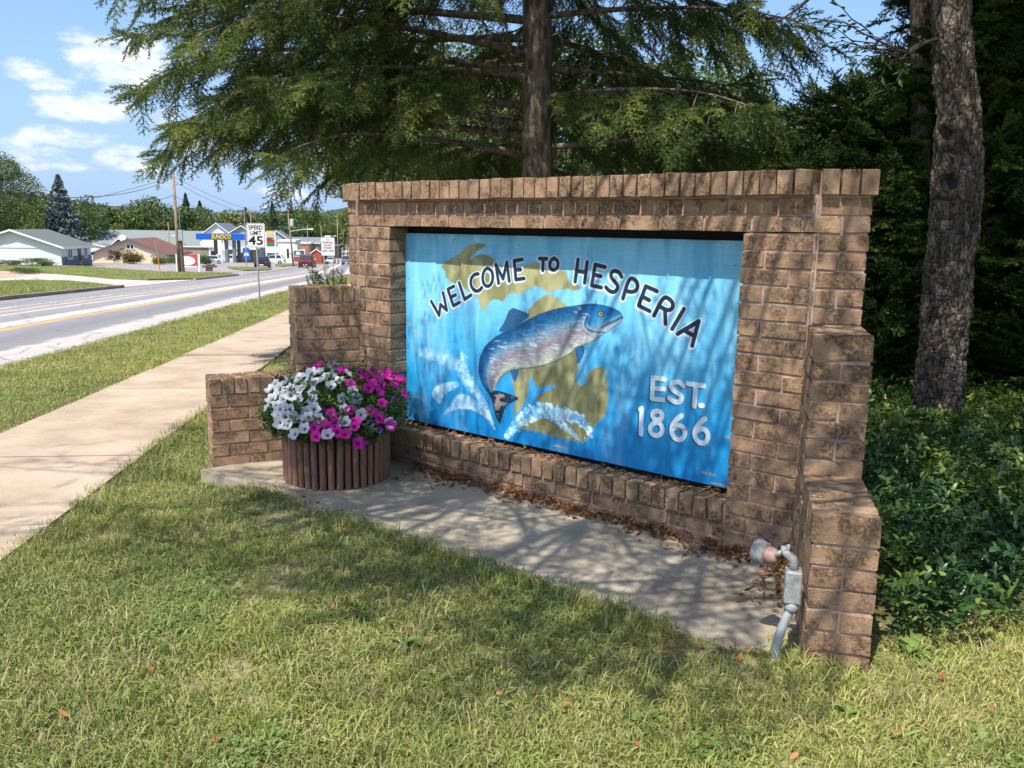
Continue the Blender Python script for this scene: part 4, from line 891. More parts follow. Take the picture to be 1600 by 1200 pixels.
ok = (t < 3.40) & ~in_poly(u, n, SLABP) & ~in_poly(u, n, wing_poly(1, WR)) & ~in_poly(u, n, wing_poly(-1, WL)) & ~in_poly(u, n, VINCA) & ~((n < -.2) & (u > -1.3)) & (~bare | (rng.random(len(u)) < .24))
sow(u[ok], n[ok], 1350, falloff=3.4)
edge = ok & ((t > 3.30) | (np.abs(n-.99) < .03))
sow(u[edge], n[edge], 1350, falloff=4., tall=.35)
S_ = rng.uniform(1.5, 60, 60000); T__ = rng.uniform(-2.5, 3.42, 60000); p = O_+S_[:, None]*E_+T__[:, None]*T_; u, n = p[:, 0], p[:, 1]
ok = ~((u > -4.0) & (n > -3.5)) & ~((n < -.3) & (u > -1.2)) & ~in_poly(u, n, wing_poly(-1, WL)); sow(u[ok], n[ok], 0, falloff=4.2)
nv = 95000; S_ = rng.uniform(-1, 75, nv)**1.0; T__ = rng.uniform(4.72, 6.72, nv); p = O_+S_[:, None]*E_+T__[:, None]*T_; sow(p[:, 0], p[:, 1], 0, falloff=5.4, tall=.02)
nv = 30000; S_ = rng.uniform(8, 64, nv); T__ = rng.uniform(14.15, 21, nv); ok = (S_ < 36-(T__-14.2)*-1.2) & ((S_ < 36) | (T__ > 14.1+(S_-36)*.55)) | ((S_ > 50) & (T__ < 14.2+(S_-48)*.4)); p = O_+S_[ok][:, None]*E_+T__[ok][:, None]*T_
sow(p[:, 0], p[:, 1], 0, lift=.11, falloff=8., scale=1.2, tall=.10)
nv = 26000; S_ = rng.uniform(48, 104, nv); T__ = rng.uniform(14.2, 58, nv)
ok = in_poly(S_, T__, [(50, 14.2), (62.5, 14.3), (69.5, 16), (70, 18.5), (71, 21.6), (80, 27), (101, 38.3), (104, 41.5), (104, 58), (92, 56), (80, 43), (66, 29.3), (56, 22.5), (49.6, 18.6), (47.5, 16)]); p = O_+S_[ok][:, None]*E_+T__[ok][:, None]*T_
sow(p[:, 0], p[:, 1], 0, lift=.12, falloff=24., scale=1.1, tall=.06)
print('grass tufts', len(gp))
scatter('lawn_grass', gp, gr, gs, gi, lib_grass, label='short mown lawn grass with dry yellow patches around the sign and along the sidewalk', cat='grass', kind='stuff')

# broad weeds in the lawn: separate plants
a = NT('weed_leaf', .6, .3); c_ = a.ramp(a.isl(), [(0, (.11, .19, .04)), (1, (.20, .28, .075))]); a.color(c_).translucent(c_, .25); m_weed = a.m
def rosette(seed, n, L, w, up):
    r_ = np.random.default_rng(seed); b = MB()
    for i in range(n):
        q_ = 2*PI*i/n+r_.uniform(-.3, .3); d = Vector((math.cos(q_), math.sin(q_), 0)); sd = Vector((-d.y, d.x, 0)); l_ = L*r_.uniform(.6, 1.1); k = r_.uniform(.3, 1.)*up
        vs = []
        for j, (x, ww, z) in enumerate(((0, .2, 0), (.35, .8, .5), (.7, 1, .62), (1, .05, .4))):
            for sgn in (-1, 0, 1): vs.append(d*l_*x+sd*w*ww*sgn+Vector((0, 0, l_*k*z+(abs(sgn))*w*.3)))
        b.add(vs, [(j*3+k_, j*3+k_+1, j*3+k_+4, j*3+k_+3) for j in range(3) for k_ in range(2)])
    return b.mesh('weed_leaves', m_weed, True)
def ground_at(x, y):
    d = cR*(x-800)/CAM['f'] - cU*(y-600)/CAM['f'] + cF; q_ = np.array([E_[0], E_[1]]); k = -(CP[2]+.036*((CP[:2]-O_) @ E_))/(d[2]+.036*(d[:2] @ E_)); P = CP+d*k; P[2] = float(bank(P[0], P[1], P[2])); return P
WEEDS = [(632, 1012, 9, .085, .014, .9, 'yellow-green dandelion rosette with dry leaves in the middle of the lawn'), (1010, 1130, 14, .075, .02, .5, 'low leafy weed in the front lawn below the slab corner'), (1325, 1120, 12, .05, .008, 1.2, 'dark green feathery weed in front of the right brick pier'),
         (1430, 1020, 10, .09, .022, .8, 'bright broad-leaved weed right of the brick pier'), (1540, 1165, 12, .07, .016, .7, 'leafy weed at the lower right of the lawn'), (700, 960, 10, .045, .014, .6, 'small clover-like weed near the slab edge'), (430, 770, 12, .05, .010, 1.4, 'leafy weed tuft at the left corner of the slab beside the planter')]
for i, (x, y, n_, L, w, up, lab) in enumerate(WEEDS):
    P = ground_at(x, y); link('lawn_weed', rosette(40+i, n_, L, w, up), label=lab, cat='weed').location = fl(P)
# orange fallen leaves lying on the lawn, one by one
om = [dry_leaf(60+i, m_orange, 'fallen_leaf') for i in range(4)]
for i, (x, y) in enumerate([(632, 1000), (697, 975), (965, 1028), (1390, 1082), (1548, 1122), (1247, 1052), (1155, 1041), (1065, 1030), (630, 1078), (638, 1100), (780, 1098), (995, 1178), (1240, 1197), (320, 888), (185, 905), (83, 933), (100, 1130), (182, 998), (248, 998), (236, 1060), (336, 1172), (1470, 1070), (1000, 1008), (885, 1115), (1400, 1160), (521, 960), (690, 865), (1290, 1165), (898, 945), (1108, 1182)]):
    P = ground_at(x, y); o = link('fallen_leaf', om[i % 4], label='curled orange-brown fallen leaf lying on the lawn', cat='leaf', group='fallen leaves on the lawn')
    k = rng.uniform(.026, .045); o.location = fl(P+np.array([0, 0, .034])); o.rotation_euler = (rng.normal(0, .5), rng.normal(0, .5), rng.uniform(0, 6.3)); o.scale = (k, k, k)

# ------------------------------------------------------------------ periwinkle under the trees
a = NT('periwinkle_leaf', .34, .5); r = a.math('FRACT', a.math('ADD', a.rnd(), a.isl()))
c_ = a.ramp(r, [(0, (.018, .05, .016)), (.5, (.035, .088, .025)), (.8, (.07, .145, .032)), (1, (.18, .26, .05))]); yl = a.ramp(a.noise(.9, 3, .5), [(.48, 0.), (.60, .7)]); c_ = a.mix(yl, c_, a.ramp(r, [(0, (.13, .21, .03)), (1, (.28, .33, .05))]))  # yellow-green patches by noise: sunlight on the leaves put into their colour
a.color(c_).translucent(c_, .18); m_vinca = a.m
def sprig(seed):
    r_ = np.random.default_rng(seed); b = MB(); n = 7; L = r_.uniform(.16, .26)
    for i in range(n):
        x = (i+.5)/n; c = Vector((L*x*.9, r_.normal(0, .006), .10*math.sin(x*2.2)+.02)); ph = (i % 2)*PI/2
        for sgn in (-1, 1):
            d = Vector((.55, sgn*math.cos(ph)*.9, sgn*math.sin(ph)*.5+.28)).normalized(); sd = d.cross(Vector((0, 0, 1))).normalized(); up = sd.cross(d); l_ = r_.uniform(.032, .052); w = l_*.21
            m0 = c+d*l_*.32; m1 = c+d*l_*.68; b.add([c, m0+sd*w+up*.003, m0, m0-sd*w+up*.003, m1+sd*w*.9+up*.002, m1-up*.002, m1-sd*w*.9+up*.002, c+d*l_-up*.006], [(0, 2, 1), (0, 3, 2), (1, 2, 5, 4), (2, 3, 6, 5), (4, 5, 7), (5, 6, 7)])
    return b.mesh('periwinkle', m_vinca, True)
lib_v = library('periwinkle', [sprig(i) for i in range(6)])
u, n = cloud(30000, -1.0, 6, -11, .7); s, t = st_of(u, n); wob_ = .16*np.sin(u*9+n*3)+.12*np.sin(u*23-n*11); ok = in_poly(u+wob_*.5, n+wob_, VINCA) & ~in_poly(u, n, wing_poly(1, WR, .13)); sn, d = seen(u, n, g(s)); ok &= sn & (rng.random(len(u)) < np.clip((4.6/d)**1.3, .1, 1))
u, n, s, d = u[ok], n[ok], s[ok], d[ok]
rise = np.clip((.35-n)*.09, 0, .16)
edge_d = np.clip((2.2-n*2.0+.0-u)*.5+1, .0, 1)
lay_ = rng.random(len(u))
scatter('periwinkle_ground_cover', np.stack([u, -n, g(s)+lay_*(.05+rise)-.01], -1), np.stack([rng.normal(0, .25, len(u)), rng.normal(-.12, .25, len(u)), rng.uniform(0, 6.3, len(u))], -1), rng.uniform(.8, 1.35, len(u))*np.clip((d/5)**.4, 1, 1.4), rng.integers(0, 6, len(u)), lib_v,
        label='glossy dark periwinkle ground cover spreading under the trees behind the wall', cat='ground cover', kind='stuff')

# ------------------------------------------------------------------ trees near the sign
def at(x, y, D):                                # a point seen at picture place x,y at horizontal distance D
    d = cR*(x-800)/CAM['f'] - cU*(y-600)/CAM['f'] + cF; return CP + d*(D/math.hypot(d[0], d[1]))
def bark_mat(name, c0, c1, c2, sc_=1.):
    a = NT(name, .95, .1); v = a.scaled((1, 1, .28)); f = a.noise(22*sc_, 6, .7, v, dist=.8); w = a.vor(16*sc_, v); f2 = a.noise(120*sc_, 3, .6)
    col = a.ramp(a.math('ADD', a.math('MULTIPLY', f, .7), a.math('MULTIPLY', w, .5)), [(.3, c0), (.5, c1), (.72, c2)]); a.color(a.mix(.4, col, a.ramp(f2, [(.3, .55), (.7, 1.1)]), 'MULTIPLY')).bump(a.math('ADD', f, a.math('MULTIPLY', w, .7)), .9, .025); return a.m
m_bark_c = bark_mat('conifer_bark', (.05, .04, .033), (.13, .105, .085), (.25, .205, .165)); m_bark_f = bark_mat('flaky_bark', (.035, .025, .018), (.11, .082, .06), (.25, .19, .145), 1.5); m_twig = plain('dead_twig', (.14, .11, .085), .9, var=.3)
m_bark_d = bark_mat('dark_bark', (.03, .024, .02), (.08, .065, .05), (.14, .11, .09))
def needle_mat(name, lo, mid, hi, tr=.22):
    a = NT(name, .55, .3); r = a.rnd(); i_ = a.isl(); c_ = a.ramp(r, [(0, lo), (.5, mid), (1, hi)]); c_ = a.mix(.4, c_, a.ramp(i_, [(0, .65), (1, 1.25)]), 'MULTIPLY'); a.color(c_).translucent(c_, tr); return a.m
m_needle = needle_mat('fir_needles', (.055, .094, .026), (.112, .160, .038), (.245, .28, .066), .35)
m_cedar = needle_mat('cedar_leaves', (.022, .048, .010), (.045, .085, .015), (.13, .17, .026), .25)
m_jun = needle_mat('juniper_leaves', (.03, .06, .018), (.05, .09, .026), (.085, .13, .04), .15)
def needle_spray(seed, mat_, L=1., nside=9, nl=.105, nw=.026, droop=.25, flat=False):
    r_ = np.random.default_rng(seed); vs = []; f = []
    def twig(p0, d, l_, rate):
        n = int(l_*rate); d = d/np.linalg.norm(d); u_ = np.cross(d, [0, 0, 1.]); u_ /= np.linalg.norm(u_)+1e-9; w_ = np.cross(u_, d)
        for i in range(n):
            x = (i+r_.random())/n; p = p0+d*l_*x+np.array([0, 0, -droop*l_*x*x]); q_ = r_.uniform(0, 2*PI)
            sdir = u_*math.cos(q_)+w_*math.sin(q_)*(.35 if flat else .8); nd = d*.75+sdir; nd /= np.linalg.norm(nd); t_ = np.cross(nd, r_.normal(0, 1, 3)); t_ /= np.linalg.norm(t_)+1e-9
            b0 = len(vs); l2 = nl*r_.uniform(.7, 1.2)*(1-.3*x); vs.extend([p-t_*nw*.5, p+t_*nw*.5, p+nd*l2]); f.append((b0, b0+1, b0+2))
        e_ = p0+d*l_+np.array([0, 0, -droop*l_]); b0 = len(vs); vs.extend([p0-u_*.004, p0+u_*.004, e_]); f.append((b0, b0+1, b0+2))
    ax_ = np.array([1., 0, 0]); twig(np.zeros(3), ax_, L, 75)
    for i in range(nside):
        x = .12+.8*i/nside; sg = -1 if i % 2 else 1; l_ = (.52*(1-x*.75))*r_.uniform(.7, 1.15); twig(np.array([x*L, 0, -droop*x*x]), np.array([.75, sg*.8, r_.normal(-.05, .2)]), l_, 75)
    return np_mesh('needle_spray', vs, f, mat_)
lib_fir = library('fir_spray', [needle_spray(i, m_needle) for i in range(5)])
lib_ced = library('cedar_spray', [needle_spray(20+i, m_cedar, nside=12, nl=.10, nw=.032, droop=.05) for i in range(4)])
lib_jun = library('juniper_spray', [needle_spray(30+i, m_jun, nside=12, nl=.08, nw=.03, droop=-.1) for i in range(3)])

def cracked_bark():
    a = NT('plated_bark', .95, .1); v = a.scaled((1, 1, .42)); w = a.n('ShaderNodeVectorMath', operation='ADD'); a.put(v, w.inputs[0]); nn = a.n('ShaderNodeVectorMath', operation='SCALE'); a.put(a.noise(9, 4, .6, v, out='Color'), nn.inputs[0]); nn.inputs['Scale'].default_value = .10; a.put(nn.outputs[0], w.inputs[1])
    e1 = a.vor(21, w.outputs[0], feature='DISTANCE_TO_EDGE'); e2 = a.vor(52, w.outputs[0], feature='DISTANCE_TO_EDGE'); pc = a.vor(21, w.outputs[0], out='Color'); sp_ = a.n('ShaderNodeSeparateColor'); a.put(pc, sp_.inputs[0]); f = a.noise(70, 5, .7, v); big = a.noise(3, 4, .6)
    col = a.ramp(sp_.outputs[0], [(0, (.12, .092, .072)), (.5, (.215, .17, .133)), (1, (.34, .28, .225))]); col = a.mix(.5, col, a.ramp(f, [(.3, .5), (.7, 1.15)]), 'MULTIPLY'); col = a.mix(a.ramp(big, [(.45, 0.), (.65, .5)]), col, (.20, .145, .10))
    col = a.mix(a.ramp(e1, [(0., .95), (.10, 0.)]), col, (.022, .016, .012)); col = a.mix(a.ramp(e2, [(0., .5), (.10, 0.)]), col, (.05, .036, .027))
    h = a.math('ADD', a.math('MULTIPLY', a.math('MINIMUM', e1, .25), 3.0), a.math('ADD', a.math('MULTIPLY', a.math('MINIMUM', e2, .2), 1.2), a.math('ADD', a.math('MULTIPLY', sp_.outputs[1], .5), a.math('MULTIPLY', f, .4)))); a.color(col).bump(h, 1., .022); return a.m
m_bark_p = cracked_bark()
# the big fir behind the wall
fir_base = at(838, 275, 11.0); fir_base[2] = float(g(st_of(fir_base[0], fir_base[1])[0]))
fir = empty('fir_tree', fir_base, label='big dark fir with a straight trunk rising right behind the brick wall', cat='fir tree')
base = fl(fir_base); L2W = lambda p: Vector(p)-base
b = MB(); pts_ = []; rad_ = []
for z, r_ in ((-.3, .27), (.3, .23), (1.5, .205), (3, .19), (5, .17), (8, .15), (12, .07), (14.5, .01)): pts_.append((.03*math.sin(z*.9), .03*math.cos(z*.7), z)); rad_.append(r_)
b.tube(pts_, rad_, 20); b.build('trunk', m_bark_c, fir, True)
left = np.array([-cR[0], -cR[1]]); left /= np.linalg.norm(left); toc = -np.array([cF[0], cF[1]]); toc /= np.linalg.norm(toc)
bb = MB(); sp, sr_, ss_, si_ = [], [], [], []; dead = MB()
def fir_branch(z0, phi, L, rise=.10, sag=.022, r0=.045, start=.22, tip_droop=0., dens=1.):
    d2 = left*math.cos(phi)+toc*math.sin(phi); d3 = Vector((d2[0], -d2[1], 0)); sd = Vector((-d3.y, d3.x, 0))
    pts = []; n = 14; wob = rng.normal(0, .10, 3)
    for i in range(n+1):
        x = L*i/n; pts.append(d3*x+sd*(wob[0]*math.sin(x*.9)+wob[1]*x*.15)+Vector((0, 0, z0+rise*x-sag*x*x-tip_droop*max(0, x-L*.7)**2)))
    bb.tube(pts, [r0*(1-.88*i/n) for i in range(n+1)], 6, False)
    x = L*start; sgn = 1
    while x < L:
        k = x/L*n; i = min(int(k), n-1); p = pts[i].lerp(pts[i+1], k-i); sgn = -sgn; fr = (x/L-start)/(1-start)
        tl_ = (.42+.75*math.sin(PI*min(1, fr*.85+.18)))*rng.uniform(.6, 1.1)*min(1., L/3.5); td = (d3*.62+sd*(.85*sgn)+Vector((0, 0, rng.normal(-.30, .18)))).normalized()
        q_ = [p+td*tl_*j/3+Vector((0, 0, -.26*tl_*(j/3)**2)) for j in range(4)]
        bb.tube(q_, [.009, .006, .004, .002], 4, False)
        ns = max(3, int(tl_/.10*dens))
        for j in range(ns):
            v = (j+.6)/ns; ii = min(int(v*3), 2); pp = q_[ii].lerp(q_[ii+1], v*3-ii); dd = (td+sd*rng.normal(0, .45)+d3*rng.normal(.1, .4)+Vector((0, 0, rng.normal(-.45, .35)))).normalized()
            sp.append(pp); sr_.append(euler_of(dd, (rng.normal(0, .3), rng.normal(0, .3), 1))); ss_.append(rng.uniform(.27, .46)); si_.append(int(rng.integers(0, 5)))
        x += rng.uniform(.085, .15)/dens
    e_ = pts[-1]
    for j in range(4): sp.append(e_-d3*.05*j); sr_.append(euler_of((d3+sd*rng.normal(0, .4)+Vector((0, 0, rng.normal(-.1, .2)))).normalized(), (0, 0, 1))); ss_.append(.36); si_.append(j)
    for j in range(5):
        x = L*rng.uniform(.06, start+.12); k = x/L*n; p = pts[int(k)]; v = Vector((rng.normal(0, 1), rng.normal(0, 1), rng.normal(.1, .5))).normalized()*rng.uniform(.25, .75); dead.tube([p, p+v*.5+Vector((0, 0, .03)), p+v+Vector((0, 0, -.08))], [.006, .004, .0015], 3, False)
# limbs that make the outline on the road side
for z0, phi, L, rise, sag, td in ((2.95, .05, 4.5, .10, .010, .32), (3.05, .30, 4.1, .16, .02, .30), (3.3, -.18, 4.6, .14, .018, .28), (3.7, .12, 4.75, .12, .022, .22), (3.9, .5, 4.0, .1, .02, .22), (4.1, -.45, 4.4, .1, .02, .2),
        (4.3, .0, 4.8, .10, .015, .2), (4.6, .32, 4.4, .08, .015, .2), (4.8, -.3, 4.5, .08, .015, .2), (5.2, .1, 4.5, .06, .02, .2), (5.5, .5, 4.2, .04, .02, .2), (5.8, -.15, 4.3, .03, .02, .2), (2.7, .62, 3.3, .12, .03, .25)):
    fir_branch(z0, phi, L, rise, sag, .055, .30, td, .92)
i = 0
for z0 in np.arange(1.75, 9.5, .118):
    phi = (i*2.399) % (2*PI); i += 1
    dphi = abs((phi+PI) % (2*PI)-PI)
    if z0 < 6 and dphi < .62: continue
    if z0 < 5.6 and abs(phi-PI/2) < .34: continue
    if z0 < 2.75 and dphi < .95: continue
    L = (4.3-(.75+.35*(z0 > 3.3))*max(0, -math.cos(phi)) if z0 < 6 else 4.4-(z0-6)*.55)*rng.uniform(.75, 1.05)*(1. if z0 > 2.6 else .85)
    fir_branch(z0, phi, L, rng.uniform(-.02, .12), rng.uniform(.018, .05), .042, rng.uniform(.14, .36), .10, 1.0)
bb.build('branches', m_bark_c, fir, True); dead.build('dead_twigs', m_twig, fir, kind='stuff')
scatter('crown', [tuple(p) for p in sp], sr_, ss_, si_, lib_fir, fir, kind='stuff'); print('fir sprays', len(sp))

# rough-barked tree at the right
TPX = [(1463, 690, 46), (1464, 640, 43), (1471, 550, 42), (1480, 450, 42.5), (1491, 350, 43), (1496, 290, 43), (1498, 240, 40), (1496, 150, 36), (1488, 50, 33.5), (1483, -80, 31), (1468, -300, 27), (1480, -600, 18)]
TD = 7.6; ctr = []
for x, y, r_ in TPX: p = at(x, y, TD); ctr.append((p, r_*np.linalg.norm(p-CP)/CAM['f']*.735))
rough_root = ctr[1][0].copy(); rough_root[2] = float(g(st_of(rough_root[0], rough_root[1])[0]))
rough = empty('rough_barked_tree', rough_root, label='leaning tree trunk with flaky bark and two dark knots right of the brick wall', cat='tree'); rb = fl(rough_root)
nz_, na_ = 760, 150; hh = np.linspace(0, 1, nz_); Z = np.array([c[0][2] for c in ctr]); zz = Z[0]-.15+(Z[-1]-Z[0])*hh**1.25
cu_ = np.interp(zz, Z, [c[0][0] for c in ctr]); cn_ = np.interp(zz, Z, [c[0][1] for c in ctr]); cr_ = np.interp(zz, Z, [c[1] for c in ctr])
base_fl = np.clip((.35-(zz-rough_root[2]))/.35, 0, 1)**2*.07
N1 = fbm(nz_, na_, 34, 26, 201, 4); N2 = fbm(nz_, na_, 12, 6, 205, 3); N3 = fbm(nz_, na_, 150, 60, 209, 3); N1[:, -1] = N1[:, 0]
wrap = np.linspace(0, 1, na_)[None, :]; bl = np.clip((wrap-.88)/.12, 0, 1)
for N_ in (N1, N2, N3): N_[:] = N_*(1-bl)+N_[:, :1]*bl
plates = np.floor(N1*11+N3*3.0)/11; rr = cr_[:, None]+base_fl[:, None]+(plates-.6)*.062+(N2-.5)*.06+(N3-.5)*.020
th = np.linspace(0, 2*PI, na_, endpoint=False)[None, :]
def knot(x, y, dep_, rad_k, lip):
    global rr
    p = at(x, y, TD-.24); i_ = np.argmin(abs(zz-p[2])); a0 = math.atan2(p[1]-cn_[i_], p[0]-cu_[i_]); da = (th-a0+PI) % (2*PI)-PI; q_ = np.hypot(da*cr_[i_], (zz[:, None]-p[2])*.85)
    rr = rr-dep_*np.clip(1-q_/rad_k, 0, 1)**.5*(q_ < rad_k)+lip*np.exp(-((q_-rad_k*1.25)/(rad_k*.5))**2); return p, a0
k1 = knot(1467, 208, .03, .055, .035); k2 = knot(1482, 287, .03, .062, .045)
V = np.stack([cu_[:, None]+rr*np.cos(th), -(cn_[:, None]+rr*np.sin(th)), np.broadcast_to(zz[:, None], rr.shape)], -1).reshape(-1, 3)-np.array(rb)
ii, jj = np.meshgrid(np.arange(nz_-1), np.arange(na_), indexing='ij'); j2 = (jj+1) % na_
Fq = np.stack([ii*na_+jj, (ii+1)*na_+jj, (ii+1)*na_+j2, ii*na_+j2], -1).reshape(-1, 4)
tm = np_mesh('trunk', V, Fq, m_bark_p, True); link('trunk', tm, rough)
m_knot = plain('dark_knot_wood', (.022, .016, .013), .9, var=.5, scale=60)
for (p, a0), r_ in ((k1, .043), (k2, .050)):
    i_ = np.argmin(abs(zz-p[2])); c = np.array([cu_[i_], cn_[i_], p[2]])+np.array([math.cos(a0), math.sin(a0), 0])*(cr_[i_]-.004)
    b = MB(); b.lathe([(r_*1.05, -.03), (r_, .004), (r_*.6, .010), (.002, .006)], fl(c)-rb, 18, axis=fl((math.cos(a0), math.sin(a0), 0))); b.build('knot', m_knot, rough, True)
a = NT('broad_leaf', .5, .35); c_ = a.ramp(a.math('FRACT', a.math('ADD', a.rnd(), a.isl())), [(0, (.022, .055, .012)), (.6, (.04, .085, .018)), (1, (.075, .13, .028))]); a.color(c_).translucent(c_, .3); m_leaf = a.m
def leafy_twig(seed, mat_, n=13, L=.5, ll=.062, lw=.42):
    r_ = np.random.default_rng(seed); b = MB(); pts = [Vector((L*i/6, .03*math.sin(i*1.1+seed), .02*math.cos(i*1.7)-.10*(i/6)**2)) for i in range(7)]; b.tube(pts, [.005, .0045, .004, .0035, .003, .002, .001], 4, False, mi=1)
    for i in range(n):
        x = (i+1)/n*6; k = min(int(x), 5); p = pts[k].lerp(pts[k+1], x-k); sg = 1 if i % 2 else -1; d = Vector((.6, sg*.8, r_.normal(-.25, .35))).normalized(); sd = d.cross(Vector((r_.normal(0, .3), r_.normal(0, .3), 1))).normalized(); up = sd.cross(d); l_ = ll*r_.uniform(.75, 1.2); w = l_*lw*.5
        m0 = p+d*(l_*.40+.012); b.add([p+d*.010, m0+sd*w+up*.004, m0-up*.003, m0-sd*w+up*.004, p+d*(l_*.75+.012)+sd*w*.6, p+d*(l_*.75+.012)-sd*w*.6, p+d*(l_+.014)-up*.008], [(0, 2, 1), (0, 3, 2), (1, 2, 6, 4), (2, 3, 5, 6)])
    return b.mesh('leafy_twig', [mat_, m_bark_d])
lib_twig = library('leafy_twig', [leafy_twig(i, m_leaf) for i in range(4)])
b = MB(); sp, sr_, ss_ = [], [], []
lim = lambda *P: [fl(at(x, y, d))-rb for x, y, d in P]
P = lim((1470, 60, 7.55), (1446, 66, 7.4), (1420, 84, 7.3), (1390, 72, 7.2), (1360, 58, 7.15), (1320, 36, 7.1)); b.tube(P, [.02, .014, .010, .008, .006, .003], 6, False)
P2 = lim((1440, 92, 7.45), (1415, 96, 7.3), (1385, 82, 7.2), (1350, 66, 7.15), (1312, 12, 7.1)); b.tube(P2[:4], [.012, .009, .006, .003], 5, False)
for PL in (P[1:], P2[:4]):
    for i in range(len(PL)-1):
        for v in (0., .5): sp.append(tuple(PL[i].lerp(PL[i+1], v))); d = (PL[i+1]-PL[i]).normalized()+Vector(rng.normal(0, .25, 3)); sr_.append(euler_of(d, (0, 0, 1))); ss_.append(rng.uniform(.9, 1.25))
# bare snag reaching in from above, and the crown high over the frame
P = lim((1300, -60, 7.0), (1262, 0, 7.0), (1240, 18, 7.0), (1218, 32, 7.0), (1200, 33, 7.0)); b.tube([fl(at(1480, -260, 7.6))-rb]+P, [.03, .016, .013, .010, .007, .003], 6, False); b.tube(lim((1240, 18, 7.), (1234, 28, 7.), (1226, 36, 7.)), [.006, .004, .002], 4, False); b.tube(lim((1218, 32, 7.), (1212, 36, 7.)), [.005, .002], 4, False)
top = Vector(fl(ctr[-2][0]))-rb
for i in range(16):
    q_ = i*2.4; e_ = top+Vector((math.cos(q_)*rng.uniform(.8, 2.0), math.sin(q_)*rng.uniform(.8, 2.0), rng.uniform(.6, 3.2))); b.tube([top+Vector((0, 0, rng.uniform(-.6, .8))), top.lerp(e_, .5)+Vector((0, 0, .2)), e_], [.05, .03, .012], 6, False)
    for j in range(42):
        sp.append(tuple(top.lerp(e_, rng.uniform(.45, 1.05))+Vector(rng.normal(0, .42, 3)))); sr_.append(tuple(rng.uniform(0, 6.3, 3)*np.array([.3, .3, 1]))); ss_.append(rng.uniform(.8, 1.3))
b.build('limbs', m_bark_d, rough, True); scatter('crown', sp, sr_, ss_, rng.integers(0, 4, len(sp)), lib_twig, rough, kind='stuff')
b = MB(); p0 = at(1441, 150, 9.2); pp = [at(1446, 420, 9.2), p0, at(1437, 40, 9.2), at(1432, -120, 9.2)]; pp[0][2] = float(g(st_of(pp[0][0], pp[0][1])[0]))-.1
sec = empty('slim_tree', pp[0], label='slim pale trunk half hidden just behind the leaning flaky-barked tree', cat='tree'); b.tube([fl(p)-fl(pp[0]) for p in pp], [.14, .10, .085, .07], 12); b.build('trunk', m_bark_f, sec, True)

# dark cedars behind the wall
def cedar(x, D, ztop, lobes, n, label, sc_=.34):
    P = at(x, 400, D); P[2] = float(g(st_of(P[0], P[1])[0])); root = empty('cedar_tree', P, label=label, cat='cedar'); b = MB()
    b.tube([(0, 0, -.1), (.04, .02, ztop*.4), (0, .05, ztop*.75), (0, 0, ztop-.3-P[2])], [.13, .09, .05, .01], 8); b.build('trunk', m_bark_d, root, True)
    sp, sr_, ss_ = [], [], []; rl = np.array([cR[0], -cR[1]])/np.hypot(cR[0], cR[1]); fw = np.array([-cF[0], cF[1]])/np.hypot(cF[0], cF[1])
    for (a_, f_, z0, z1, r_) in lobes:           # lobe: across, towards viewer, bottom, top, radius
        m = int(n*r_*(z1-z0))
        for i in range(m):
            v = rng.random()**.8; z = z0+(z1-z0)*v; q_ = rng.uniform(0, 2*PI); R_ = r_*(math.sin(PI*min(1, .12+.88*(1-v)**.75))**.6)*rng.uniform(.55, 1.08)*(.82+.3*math.sin(q_*3+z*4))
            c = rl*(a_+R_*math.cos(q_))+fw*(f_+R_*math.sin(q_)); sp.append((c[0], c[1], z-P[2])); o = rl*math.cos(q_)+fw*math.sin(q_); d = Vector((o[0], o[1], rng.normal(.45, .45)))+Vector(rng.normal(0, .35, 3)); sr_.append(euler_of(d.normalized(), (o[0]*.4, o[1]*.4, 1))); ss_.append(sc_*rng.uniform(.6, 1.25))
    scatter('crown', sp, sr_, ss_, rng.integers(0, 4, len(sp)), lib_ced, root, kind='stuff')
cedar(1340, 9.6, 3.4, [(0, 0, -.1, 2.85, .75), (-.45, .2, .2, 2.2, .5), (.5, .1, 0, 3.05, .6), (-.1, .5, -.1, 2.0, .6), (.2, .55, .0, 1.9, .5), (-.72, .0, .3, 2.1, .38), (.42, .0, 1.5, 3.25, .35)], 620, 'dark cedar with sunlit tips at the right end of the brick wall')
cedar(1580, 9.8, 5.6, [(0, 0, -.2, 5.4, 1.15), (.9, .2, -.2, 5, .9), (-.5, .1, -.1, 4.6, .6), (.2, .9, -.2, 2.4, .7), (1.6, .6, -.2, 4.5, .9)], 420, 'tall dark cedar filling the shade right of the flaky-barked trunk')
cedar(1455, 12.2, 5.4, [(.45, 0, -.3, 4.4, .55), (-.6, .2, -.3, 2.7, .6), (1.1, .2, -.3, 5.2, .8), (-1.6, 0, -.3, 2.2, .7)], 330, 'cedar deep in shade behind the leaning trunk')
